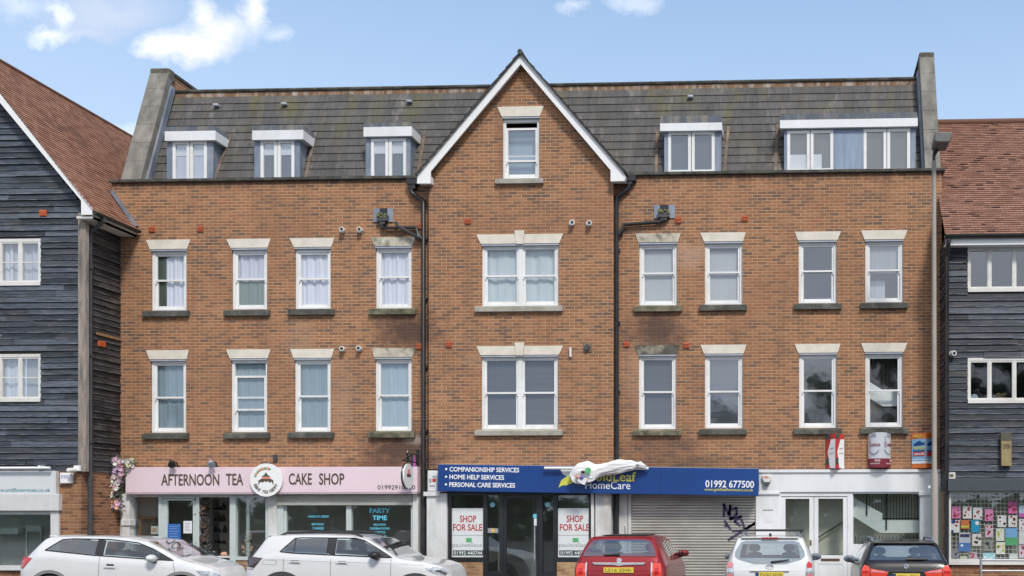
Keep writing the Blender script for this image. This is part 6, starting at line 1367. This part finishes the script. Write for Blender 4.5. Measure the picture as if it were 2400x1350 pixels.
                if clad:
                    cl = MB(); pts = [pi * k / 20 for k in range(21)]; f = lambda a_, rr: (wx + rr * cos(a_), sg * (s.side_y(wx + rr * cos(a_), max(.25, r + rr * sin(a_))) + .012), r + rr * sin(a_))
                    for a, b in zip(pts, pts[1:]): q_ = [f(a, R_ - .035), f(a, R_ + clad), f(b, R_ + clad), f(b, R_ - .035)]; cl.face(q_ if sg > 0 else q_[::-1])
                    cl.build('arch_trim', cm, s.root, smooth=True)
    def cabin(s, xdash, xfront, xrear, zs=.0, heads=2):
        mb = MB(); w = s.W / 2 - .16
        mb.box(.35, xdash + .3, -w, w, .28, .42); mb.box(xdash, xdash + .45, -w + .02, w - .02, .42, .92); mb.box(.3, .55, -w + .05, w - .05, .3, .85); mb.build('cabin_floor', 'seat', s.root)
        for y in (-.36, .36):
            q_ = MB(); q_.tube([(xfront + .45, y, .62), (xfront, y, .6), (xfront - .14, y, .85), (xfront - .24, y, 1.14 + zs)], [.13, .2, .2, .15], 12); q_.ball((xfront - .26, y, 1.27 + zs), .06, .13, .09, 10, 6); q_.build('seat', 'seat', s.root, smooth=True)
        q_ = MB(); q_.tube([(xrear + .1, -w + .06, .72), (xrear + .1, w - .06, .72)], .18, 10); q_.box(xrear - .12, xrear - .02, -w + .06, w - .06, .6, 1.05 + zs)
        for y in (-.38, .38): q_.ball((xrear - .08, y, 1.12 + zs), .05, .12, .08, 10, 6)
        q_.build('rear_seat', 'seat', s.root, smooth=True)
        q_ = MB(); q_.tube([(xdash - .12 + .05 * cos(t_), .36 * -1 + .18 * cos(t_), .98 + .17 * sin(t_)) for t_ in [2 * pi * k / 20 for k in range(21)]], .014, 6); q_.build('steering_wheel', 'trim', s.root)
    def mirror(s, x, z, mat, size=.11, sides=(-1, 1), out=.10):
        for sg in sides:
            y = s.side_y(x, z - .02); q_ = MB(); q_.ball((x, sg * (y + out), z + .03), size * .75, size, size * .62, 12, 8); M_ = q_.build('wing_mirror', mat, s.root, smooth=True)
            q_ = MB(); q_.tube([(x, sg * (y - .02), z - .05), (x, sg * (y + out * .8), z - .02)], .03, 8); q_.build('mirror_arm', 'trim', M_)
            q_ = MB(); q_.face([(x - size * .77, sg * (y + out - .07), z - .01), (x - size * .77, sg * (y + out + .07), z - .01), (x - size * .77, sg * (y + out + .07), z + .075), (x - size * .77, sg * (y + out - .07), z + .075)]); q_.build('mirror_glass', 'glass_rear', M_)
    def plate(s, y0, y1, z0, z1, textv, blue=False):
        x = s.rear_x((z0 + z1) / 2) - .03; q_ = MB(); q_.box(x, x + .02, y0, y1, z0, z1); p_ = q_.build('number_plate', 'plate_yellow', s.root, bevel=.004)
        text(textv, (-y1 + (.09 if blue else .03), -y0 - .03, z0 + .02, z1 - .02), 0, P((.25, .2, .06), .6)('plate_ink'), p_, 'registration', .002, .02, side=lambda u, v, o: (x - o, -u, v))
        if blue: q_ = MB(); q_.box(x - .002, x, y1 - .06, y1 - .003, z0 + .003, z1 - .003); q_.build('blue_band', 'blue', p_)
# ---- white three door hatchback, seen from its right side
Yc = -4.5
def place(pxr, Yn, W, yaw, pitch): 
    x = X(pxr, Yn); return (x, Yn + W / 2, gz(x))
c = Car('white three door hatchback parked at the left, seen from its right side', place(22, Yc, 1.68, 0, 0), radians(4), 3.85, 1.68,
        [(0, .62), (.015, .80), (.06, .93), (.12, 1.0), (.30, 1.19), (.50, 1.40), (.56, 1.435), (.9, 1.455), (1.5, 1.465), (2.0, 1.445), (2.4, 1.375), (2.75, 1.205), (3.10, 1.015), (3.22, .975), (3.45, .915), (3.66, .83), (3.78, .70), (3.85, .52)],
        [(0, .86), (.4, 1.10), (.7, 1.125), (1.5, 1.055), (2.4, 1.0), (3.1, .95), (3.6, .87), (3.85, .7)],
        [(0, .62), (.04, .70), (.15, .77), (.4, .815), (.8, .835), (3.0, .84), (3.4, .80), (3.62, .72), (3.78, .58), (3.85, .43)], .30, 'paint_white', pitch=SLOPE)
dlo = [(.56, 1.165), (.84, 1.375), (1.05, 1.395), (1.72, 1.39), (2.25, 1.33), (2.55, 1.215), (2.98, .985), (2.4, 1.02), (1.5, 1.075)]
g1 = [(.56, 1.165), (.84, 1.375), (1.05, 1.395), (1.52, 1.393), (1.52, 1.075)]; g2 = [(1.64, 1.065), (1.64, 1.39), (1.72, 1.39), (2.25, 1.33), (2.55, 1.215), (2.98, .985), (2.4, 1.02)]
shr = lambda p_, k=.035: [(x + (sum(q[0] for q in p_) / len(p_) - x) * k * 1.6, z + (sum(q[1] for q in p_) / len(p_) - z) * k * 3) for x, z in p_]
c.body([shr(g1), shr(g2)], ws=(2.46, 3.02), rw=(.17, .46), doors=[(1.60, 2.98, .3)], wheels=(.68, 3.15, .345))
c.spatch('side_window', g1, 'glass_tint', split=True); c.spatch('door_window', g2, 'glass_car', split=True)
c.spatch('pillar_trim', [(1.50, 1.078), (1.50, 1.40), (1.66, 1.398), (1.66, 1.063)], 'trim', off=.007, split=True); c.spatch('mirror_corner', [(2.70, 1.0), (2.72, 1.12), (2.99, .98)], 'trim', off=.009, split=True)
c.line('window_seal', dlo + dlo[:1], .011, 'trim', .004); c.wpatch('windscreen', 2.42, 3.06, .9, 'glass_car', inset=.035); c.wpatch('rear_window', .15, .48, .9, 'glass_tint', inset=.06)
q = MB(); q.box(.46, .60, -.5, .5, 1.425, 1.452); q.build('roof_spoiler', 'paint_white', c.root, bevel=.01)
c.spatch('tail_light', [(.035, .80), (.13, .79), (.34, 1.03), (.10, 1.035)], 'lamp_red', off=.012, split=True)
c.spatch('headlight', [(3.48, .70), (3.38, .83), (3.55, .815), (3.77, .70), (3.78, .62)], 'lamp_clear', off=.010, split=True)
c.line('door_gap', [(1.60, .4), (1.60, .9), (1.60, 1.05)], .004, 'trim'); c.line('door_gap', [(2.98, .4), (3.02, .8), (2.98, .95)], .004, 'trim')
c.spatch('door_handle', [(1.70, .845), (1.70, .875), (1.92, .87), (1.92, .84)], 'paint_white', off=.035, split=True); c.spatch('handle_recess', [(1.74, .87), (1.74, .91), (1.88, .905), (1.88, .865)], 'trim', off=.004, split=True)
c.mirror(2.62, 1.0, 'paint_white', .125); c.cabin(2.62, 2.0, 1.05); c.wheels(.68, 3.15, .345, clad=.03, cm='paint_white')
c.root.scale = (1.035, 1, 1)
# ---- white crossover
Yc = -4.2
c = Car('white five door crossover with black roof rails and smoked tail lights, left of the centre', place(560, Yc, 1.76, 0, 0), radians(2.5), 3.98, 1.76,
        [(0, .66), (.015, .85), (.05, .98), (.10, 1.06), (.28, 1.30), (.40, 1.48), (.50, 1.515), (.9, 1.54), (1.5, 1.55), (2.0, 1.535), (2.35, 1.475), (2.65, 1.30), (2.96, 1.10), (3.10, 1.07), (3.45, 1.03), (3.75, .955), (3.90, .84), (3.98, .62)],
        [(0, .92), (.3, 1.10), (.7, 1.165), (1.2, 1.14), (2.0, 1.11), (2.9, 1.07), (3.5, 1.0), (3.98, .8)],
        [(0, .68), (.04, .77), (.15, .83), (.4, .865), (.8, .88), (3.2, .88), (3.6, .83), (3.83, .72), (3.98, .54)], .26, 'paint_white', pitch=SLOPE)
g1 = [(.72, 1.19), (.97, 1.455), (1.1, 1.465), (1.62, 1.472), (1.62, 1.14), (.98, 1.165)]; g2 = [(1.76, 1.138), (1.76, 1.472), (2.12, 1.468), (2.3, 1.425), (2.55, 1.285), (2.86, 1.095), (2.4, 1.115)]
c.body([shr(g1), shr(g2)], ws=(2.38, 2.90), rw=(.14, .38), doors=[(.80, 1.705, .3), (1.706, 2.86, .3)], wheels=(.78, 3.33, .335))
c.spatch('door_window', g1, 'glass_tint', split=True); c.spatch('door_window', g2, 'glass_car', split=True)
c.spatch('pillar_trim', [(1.60, 1.14), (1.60, 1.476), (1.78, 1.476), (1.78, 1.136)], 'trim', off=.007, split=True); c.spatch('mirror_corner', [(2.58, 1.105), (2.60, 1.23), (2.87, 1.09)], 'trim', off=.009, split=True); c.line('quarter_bar', [(.985, 1.165), (.985, 1.46)], .008, 'trim', .008)
c.line('window_seal', [(.72, 1.19), (.97, 1.455), (1.1, 1.468), (2.12, 1.472), (2.3, 1.428), (2.55, 1.288), (2.87, 1.092), (2.4, 1.112), (1.7, 1.136), (.98, 1.162), (.72, 1.19)], .011, 'trim', .004)
c.wpatch('windscreen', 2.36, 2.93, .9, 'glass_car', inset=.035); c.wpatch('rear_window', .12, .39, .9, 'glass_tint', inset=.06)
q = MB(); q.box(.36, .52, -.52, .52, 1.49, 1.52); q.build('roof_spoiler', 'paint_white', c.root, bevel=.01); 
q = MB()
for sg in (-1, 1): q.prism([(.16, 1.23), (.24, 1.215), (.47, 1.47), (.40, 1.49)], sg * .56 - .02, sg * .56 + .02)
q.build('spoiler_fin', 'trim', c.root)
for sg in (-1, 1):
    q = MB(); yr = sg * .60; q.tube([(.62, yr, 1.50), (.75, yr, 1.56), (1.4, yr, 1.585), (2.0, yr, 1.575), (2.22, yr, 1.50)], .02, 8); q.build('roof_rail', 'trim', c.root, smooth=True)
c.spatch('tail_light', [(.03, .87), (.22, .86), (.40, 1.075), (.06, 1.085)], 'lamp_smoke', off=.012, split=True); c.spatch('light_bar', [(.03, .835), (.2, .83), (.21, .85), (.03, .855)], 'lamp_clear', off=.012, split=True)
c.spatch('headlight', [(3.50, .90), (3.62, .93), (3.80, .90), (3.91, .80), (3.86, .74), (3.64, .80)], 'lamp_clear', off=.010, split=True); c.spatch('headlight_mask', [(3.66, .845), (3.78, .86), (3.88, .79), (3.85, .765)], 'lamp_smoke', off=.014, split=True)
for x_ in (.80, 1.705, 2.86): c.line('door_gap', [(x_, .4), (x_, .9), (x_ + .0, 1.06)], .004, 'trim')
for a in (.92, 1.82): c.spatch('door_handle', [(a, .985), (a, 1.012), (a + .22, 1.008), (a + .22, .98)], 'paint_white', off=.035, split=True); c.spatch('handle_recess', [(a + .03, .975), (a + .03, 1.02), (a + .18, 1.015), (a + .18, .97)], 'trim', off=.004, split=True)
c.line('body_crease', [(.4, 1.045), (1.5, 1.01), (2.8, .985), (3.5, .95)], .006, 'paint_white', .0); c.line('fuel_flap', [(.40, .93), (.40, 1.02), (.66, 1.015), (.66, .925), (.40, .93)], .003, 'trim')
c.mirror(2.58, 1.11, 'trim', .13); c.cabin(2.5, 1.95, 1.05, .04); c.wheels(.78, 3.33, .335, clad=.07)
c.root.scale = (1.03, 1, 1)
# ---- cars seen from behind
def rear_place(px, s_): 
    Yr = FPX / s_ - D0; x = X(px, Yr); return (x, Yr, gz(x))
plan_r = lambda h: [(0, h * .88), (.05, h * .95), (.2, h * .985), (.6, h), (3.3, h), (3.9, h * .9), (4.3, h * .7)]
c = Car('red small crossover with chrome boot bar, seen from behind in front of the black shop', rear_place(1450, 127), radians(90), 4.25, 1.80,
        [(0, .93), (.02, 1.05), (.06, 1.17), (.11, 1.24), (.30, 1.47), (.40, 1.565), (.48, 1.59), (1.0, 1.605), (1.9, 1.60), (2.4, 1.52), (3.1, 1.12), (3.9, .95), (4.25, .6)],
        [(0, .9), (.1, 1.06), (.5, 1.16), (2.5, 1.10), (3.2, 1.03), (4.25, .75)], plan_r(.885), .47, 'paint_red')
sg1 = [(.62, 1.20), (.95, 1.47), (1.3, 1.50), (1.3, 1.165)]; sg2 = [(1.38, 1.16), (1.38, 1.50), (2.0, 1.485), (2.35, 1.40), (2.95, 1.12)]
c.body([shr(sg1), shr(sg2)], ws=(2.5, 3.0), rw=(.13, .34), doors=[(.95, 1.34, .35), (1.341, 2.95, .35)], wheels=(.85, 3.4, .34), tail=.40)
c.spatch('door_window', sg1, 'glass_tint', split=True); c.spatch('door_window', sg2, 'glass_car', split=True); c.wpatch('windscreen', 2.46, 3.05, .9, 'glass_car', inset=.035)
rw_ = c.rpatch('rear_window', [(-.68, 1.225), (.68, 1.225), (.66, 1.33), (.56, 1.50), (.40, 1.535), (-.40, 1.535), (-.56, 1.50), (-.66, 1.33)], 'glass_rear', off=.012)
q = MB(); q.box(.40, .5, -.56, .56, 1.555, 1.585); q.build('roof_spoiler', 'paint_red', c.root, bevel=.012); q = MB(); q.box(.58, 1.9, -.42, .42, 1.60, 1.612); q.build('sunroof', 'trim', c.root, bevel=.01)
q = MB(); q.tube([(c.rear_x(1.27) - .03, .0, 1.255), (c.rear_x(1.27) - .045, .30, 1.245)], [.03, .012], 8); q.build('rear_wiper', 'trim', c.root)
zb = 1.09; q = MB(); q.prism([(-.50, zb + .02), (.50, zb + .02), (.46, zb - .02), (.10, zb - .028), (0, zb - .045), (-.10, zb - .028), (-.46, zb - .02)][::-1], 0, .03); 
v = [(c.rear_x(zb) - .03 + y, x, z) for x, y, z in q.v]; q.v = v; q.build('chrome_bar', 'chrome', c.root, bevel=.006)
q = MB(); q.cyl((c.rear_x(1.15) - .0, 0, 1.15), (-1, 0, 0), .048, .02, 20); bd = q.build('badge', 'chrome', c.root, smooth=True); q = MB(); q.cyl((c.rear_x(1.15) - .02, 0, 1.15), (-1, 0, 0), .034, .003, 18); q.build('badge_face', P((.55, .50, .56), .3)('badge_grey'), bd)
c.plate(-.28, .28, .92, 1.02, 'LS16 ZHR')
for sg in (-1, 1):
    pl_ = [(sg * .62, .80), (sg * .80, .80), (sg * .79, 1.06), (sg * .76, 1.10), (sg * .65, 1.10), (sg * .62, 1.06)]
    L_ = c.rpatch('tail_light', pl_, 'lamp_red_bright', off=.02, curvy=.03); c.rpatch('lamp_core', [(sg * .67, .90), (sg * .75, .90), (sg * .75, 1.01), (sg * .67, 1.01)], 'lamp_red', off=.028, parent=L_, curvy=.03)
    c.rpatch('lamp_rim', [(sg * .60, .80), (sg * .625, .80), (sg * .625, 1.11), (sg * .60, 1.11)], 'chrome', off=.022, parent=L_, curvy=.03)
q = MB(); q.tube([(.75, .0, 1.59), (.66, 0, 1.78)], .006, 6); q.build('aerial', 'trim', c.root)
c.mirror(2.65, 1.17, 'paint_red', .12); c.cabin(2.6, 2.0, 1.0, .08); c.wheels(.85, 3.4, .34)
# ---- white people carrier
c = Car('white people carrier with roof bars, seen from behind in front of the white doors', rear_place(1804, 122), radians(90), 4.44, 1.79,
        [(0, .93), (.02, 1.05), (.05, 1.14), (.09, 1.22), (.26, 1.50), (.32, 1.575), (.40, 1.605), (1.0, 1.63), (2.0, 1.62), (2.5, 1.52), (3.3, 1.10), (4.1, .9), (4.44, .6)],
        [(0, .9), (.1, 1.05), (.5, 1.12), (2.6, 1.04), (3.4, .98), (4.44, .75)], plan_r(.885), .36, 'paint_pearl')
sg1 = [(.5, 1.16), (.7, 1.49), (1.5, 1.53), (1.5, 1.11)]; sg2 = [(1.58, 1.10), (1.58, 1.53), (2.2, 1.49), (2.55, 1.40), (3.1, 1.08)]
c.body([shr(sg1), shr(sg2)], ws=(2.6, 3.2), rw=(.08, .24), doors=[(.95, 1.54, .35), (1.541, 3.1, .35)], wheels=(.85, 3.55, .33), tail=.32)
c.spatch('door_window', sg1, 'glass_tint', split=True); c.spatch('door_window', sg2, 'glass_car', split=True); c.wpatch('windscreen', 2.55, 3.25, .9, 'glass_car', inset=.035)
c.rpatch('rear_window', [(-.30, 1.085), (.30, 1.085), (.60, 1.16), (.685, 1.23), (.67, 1.33), (.57, 1.50), (.46, 1.53), (-.46, 1.53), (-.57, 1.50), (-.67, 1.33), (-.685, 1.23), (-.60, 1.16)], 'glass_rear', off=.014, curvy=.04, rows=16)
q = MB(); q.box(.26, .42, -.56, .56, 1.575, 1.605); q.build('roof_spoiler', 'paint_pearl', c.root, bevel=.012); q = MB(); q.box(.245, .26, -.16, .16, 1.575, 1.595); q.build('brake_light', 'lamp_red', c.root)
for sg in (-1, 1): q = MB(); yr = sg * .56; q.tube([(.75, yr, 1.60), (.9, yr, 1.675), (2.1, yr, 1.675), (2.3, yr, 1.58)], .022, 8); q.build('roof_rail', 'lead', c.root, smooth=True)
for xx in (1.05, 1.95): q = MB(); q.box(xx, xx + .06, -.66, .66, 1.70, 1.735); q.box(xx, xx + .06, -.62, -.56, 1.66, 1.70); q.box(xx, xx + .06, .56, .62, 1.66, 1.70); q.build('roof_bar', 'trim', c.root, bevel=.006)
q = MB(); q.tube([(c.rear_x(1.12) - .025, -.02, 1.12), (c.rear_x(1.16) - .05, -.38, 1.17)], [.022, .01], 8); q.build('rear_wiper', 'trim', c.root)
q = MB(); xx = c.rear_x(1.02) - .012; q.tube([(xx, .07 * cos(k * pi / 10), 1.03 + .048 * sin(k * pi / 10)) for k in range(21)], .009, 6); q.tube([(xx, .028 * cos(k * pi / 10), 1.03 + .046 * sin(k * pi / 10)) for k in range(21)], .007, 6); q.build('badge', 'chrome', c.root)
q = MB(); xx = c.rear_x(.955) - .03; q.box(xx, xx + .05, -.38, .38, .945, .975); q.build('boot_bar', 'paint_pearl', c.root, bevel=.01)
c.plate(-.27, .27, .82, .935, 'FX60 HVB', True)
for sg in (-1, 1):
    L_ = c.rpatch('tail_light', [(sg * .68, .75), (sg * .84, .75), (sg * .83, 1.0), (sg * .82, 1.10), (sg * .74, 1.15), (sg * .70, 1.08)], 'lamp_clear', off=.02, curvy=.03)
    c.rpatch('lamp_top', [(sg * .715, 1.02), (sg * .815, 1.02), (sg * .81, 1.10), (sg * .74, 1.135), (sg * .71, 1.09)], 'lamp_red' if sg < 0 else 'lamp_pink', off=.03, parent=L_, curvy=.03); c.rpatch('lamp_low', [(sg * .71, .80), (sg * .82, .80), (sg * .81, .90), (sg * .72, .90)], 'lamp_pink', off=.028, parent=L_, curvy=.03)
q = MB(); q.ball((.5, 0, 1.64), .05, .03, .035, 8, 6); q.build('aerial', 'trim', c.root)
c.mirror(2.75, 1.10, 'lead', .13); c.cabin(2.7, 2.1, 1.2, .08); c.wheels(.85, 3.55, .33)
# ---- black estate car
c = Car('black off road estate car with wide red tail lights, seen from behind at the right', rear_place(2124, 121), radians(90), 4.44, 1.82,
        [(0, .93), (.02, 1.05), (.06, 1.13), (.12, 1.19), (.36, 1.44), (.44, 1.505), (.52, 1.53), (1.0, 1.56), (2.0, 1.555), (2.5, 1.47), (3.2, 1.08), (4.1, .93), (4.44, .6)],
        [(0, .9), (.1, 1.05), (.5, 1.10), (2.6, 1.03), (3.3, .98), (4.44, .75)], plan_r(.90), .44, 'paint_black')
sg1 = [(.55, 1.15), (.95, 1.42), (1.45, 1.46), (1.45, 1.09)]; sg2 = [(1.53, 1.08), (1.53, 1.46), (2.15, 1.44), (2.5, 1.35), (3.05, 1.05)]
c.body([shr(sg1), shr(sg2)], ws=(2.55, 3.1), rw=(.14, .38), doors=[(.95, 1.49, .35), (1.491, 3.05, .35)], wheels=(.85, 3.5, .345), tail=.44)
c.spatch('door_window', sg1, 'glass_tint', split=True); c.spatch('door_window', sg2, 'glass_car', split=True); c.wpatch('windscreen', 2.5, 3.15, .9, 'glass_car', inset=.035); c.line('window_seal', [(.55, 1.15), (.95, 1.425), (1.45, 1.465), (2.15, 1.445), (2.5, 1.355), (3.06, 1.045), (1.5, 1.08), (.55, 1.15)], .009, 'chrome', .006)
c.rpatch('rear_window', [(-.70, 1.185), (.70, 1.185), (.66, 1.32), (.59, 1.44), (.50, 1.465), (-.50, 1.465), (-.59, 1.44), (-.66, 1.32)], 'glass_rear', off=.012)
q = MB(); q.box(.40, .56, -.60, .60, 1.495, 1.525); q.build('roof_spoiler', 'paint_black', c.root, bevel=.012)
for sg in (-1, 1): q = MB(); yr = sg * .60; q.tube([(.66, yr, 1.53), (.8, yr, 1.60), (2.0, yr, 1.605), (2.25, yr, 1.51)], .022, 8); q.build('roof_rail', 'lead', c.root, smooth=True)
q = MB(); q.prism([(.85, 1.56), (1.05, 1.56), (.86, 1.615)], -.02, .02); q.build('roof_fin', 'trim', c.root)
q = MB(); q.tube([(c.rear_x(1.21) - .03, 0, 1.205), (c.rear_x(1.21) - .04, -.30, 1.205), (c.rear_x(1.21) - .03, -.42, 1.205)], [.032, .02, .008], 8); q.build('rear_wiper', 'trim', c.root)
q = MB(); q.cyl((c.rear_x(1.075) - .0, 0, 1.075), (-1, 0, 0), .045, .018, 20); bd = q.build('badge', 'chrome', c.root, smooth=True)
for a0 in (0, 180):
    q = MB(); xx = c.rear_x(1.075) - .0195; q.face([(xx, 0, 1.075)] + [(xx, .03 * cos(radians(a0 + t_)), 1.075 + .03 * sin(radians(a0 + t_))) for t_ in range(90, -1, -15)]); q.build('badge_quarter', 'blue', bd)
text('X1', (.56, .68, 1.035, 1.07), 0, 'chrome', c.root, 'model_letters', .008, .01, side=lambda u, v, o: (c.rear_x(1.05) - .008 - o, -u, v))
c.plate(-.26, .26, .82, .935, 'YB66 ZKV', True)
for sg in (-1, 1):
    L_ = c.rpatch('tail_light', [(sg * .70, .80), (sg * .86, .80), (sg * .86, 1.0), (sg * .80, 1.10), (sg * .73, 1.085), (sg * .70, 1.03)], 'lamp_red_bright', off=.022, curvy=.03); c.rpatch('lamp_line', [(sg * .715, .945), (sg * .845, .945), (sg * .845, .985), (sg * .715, .985)], 'lamp_red', off=.03, parent=L_, curvy=.03)
    M_ = c.rpatch('boot_light', [(sg * .33, .955), (sg * .685, .80), (sg * .685, 1.03), (sg * .60, 1.02), (sg * .33, .975)] if False else [(sg * .40, .84), (sg * .685, .80), (sg * .685, 1.03), (sg * .34, .965)], 'lamp_red_bright', off=.022); c.rpatch('lamp_line', [(sg * .42, .945), (sg * .67, .965), (sg * .67, 1.01), (sg * .40, .965)], 'lamp_pink', off=.030, parent=M_)
c.mirror(2.75, 1.08, 'lead', .13); c.cabin(2.65, 2.05, 1.15, .04); c.wheels(.85, 3.5, .345)
# ================================================================== trees across the road (seen in the window glass)
def tree(x, y, h, r, seed, lab, mt):
    T = thing('street_tree', lab, 'tree', (x, y, 0), 'trees across the road'); rnd = random.Random(seed)
    q = MB(); q.tube([(x, y, 0), (x + .1, y, h * .35), (x, y + .1, h * .7)], [.3, .2, .08], 10)
    for k in range(7):
        a = k * 2.4; q.tube([(x, y, h * (.3 + .05 * k)), (x + r * .45 * cos(a), y + r * .45 * sin(a), h * (.45 + .06 * k)), (x + r * .75 * cos(a), y + r * .75 * sin(a), h * (.55 + .055 * k))], [.09, .05, .02], 6)
    q.build('trunk', 'bark', T, smooth=True)
    q = MB()
    cl = [(x + rnd.gauss(0, r * .42), y + rnd.gauss(0, r * .42), h * rnd.uniform(.35, .97), rnd.uniform(.5, 1.1) * r * .28) for _ in range(int(14 * r))]
    for cx_, cy_, cz_, cr in cl:
        q.ball((cx_, cy_, cz_), cr * .62, cr * .6, cr * .5, 7, 5)
        for _ in range(110):
            p0 = Vector((rnd.gauss(0, 1), rnd.gauss(0, 1), rnd.gauss(0, .8))) * cr * .55 + Vector((cx_, cy_, cz_)); a = Vector((rnd.uniform(-1, 1), rnd.uniform(-1, 1), rnd.uniform(-.6, .6))).normalized(); b = a.orthogonal().normalized(); s_ = rnd.uniform(.07, .15)
            q.face([tuple(p0 - a * s_), tuple(p0 - b * s_ * .6), tuple(p0 + a * s_), tuple(p0 + b * s_ * .6)])
    q.build('crown', mt, T, merge=False)
for i, (x, y, h, r, lab, mt) in enumerate([(-5.6, -60, 12.4, 3.4, 'broad dark tree across the road, mirrored in the window second right of the bay', 'leaf_dark'), (3.2, -61, 14.5, 3.6, 'green tree across the road, mirrored in the lower window second from the right end', 'leaf'), (17.5, -60, 16.0, 5.0, 'wide tree across the road, mirrored in the lower window of the right building', 'leaf_dark'), (25.5, -60, 22.0, 6.5, 'tallest tree across the road, mirrored in the upper window of the right building', 'leaf'), (8.6, -62, 17.5, 4.2, 'tall dense tree across the road, mirrored in the lower window nearest the lamp post', 'leaf_dark'), (-52.0, -60, 12.5, 4.4, 'round green tree across the road, mirrored in the lower left window', 'leaf')]): tree(x, y, h, r, 30 + i, lab, mt)

rnd = random.Random(77); q = MB()
for k in range(520):
    cx_, cy_, cz_, cr = rnd.uniform(-75, 45), rnd.uniform(-66, -60), rnd.uniform(.3, 5.2) * (.75 + .25 * sin(k * 1.7)), rnd.uniform(.8, 1.5)
    q.ball((cx_, cy_, cz_), cr * .8, cr * .8, cr * .7, 7, 5)
    for _ in range(46):
        p0 = Vector((rnd.gauss(0, 1), rnd.gauss(0, .7), rnd.gauss(0, .8))) * cr * .7 + Vector((cx_, cy_, max(.3, cz_))); a = Vector((rnd.uniform(-1, 1), rnd.uniform(-1, 1), rnd.uniform(-.6, .6))).normalized(); b = a.orthogonal().normalized(); s_ = rnd.uniform(.12, .25)
        q.face([tuple(p0 - a * s_), tuple(p0 - b * s_ * .5), tuple(p0 + a * s_), tuple(p0 + b * s_ * .5)])
tag(q.build('hedge', 'leaf_dark', merge=False), 'long dark hedge across the road, mirrored in the shop windows', 'hedge', kind='stuff')
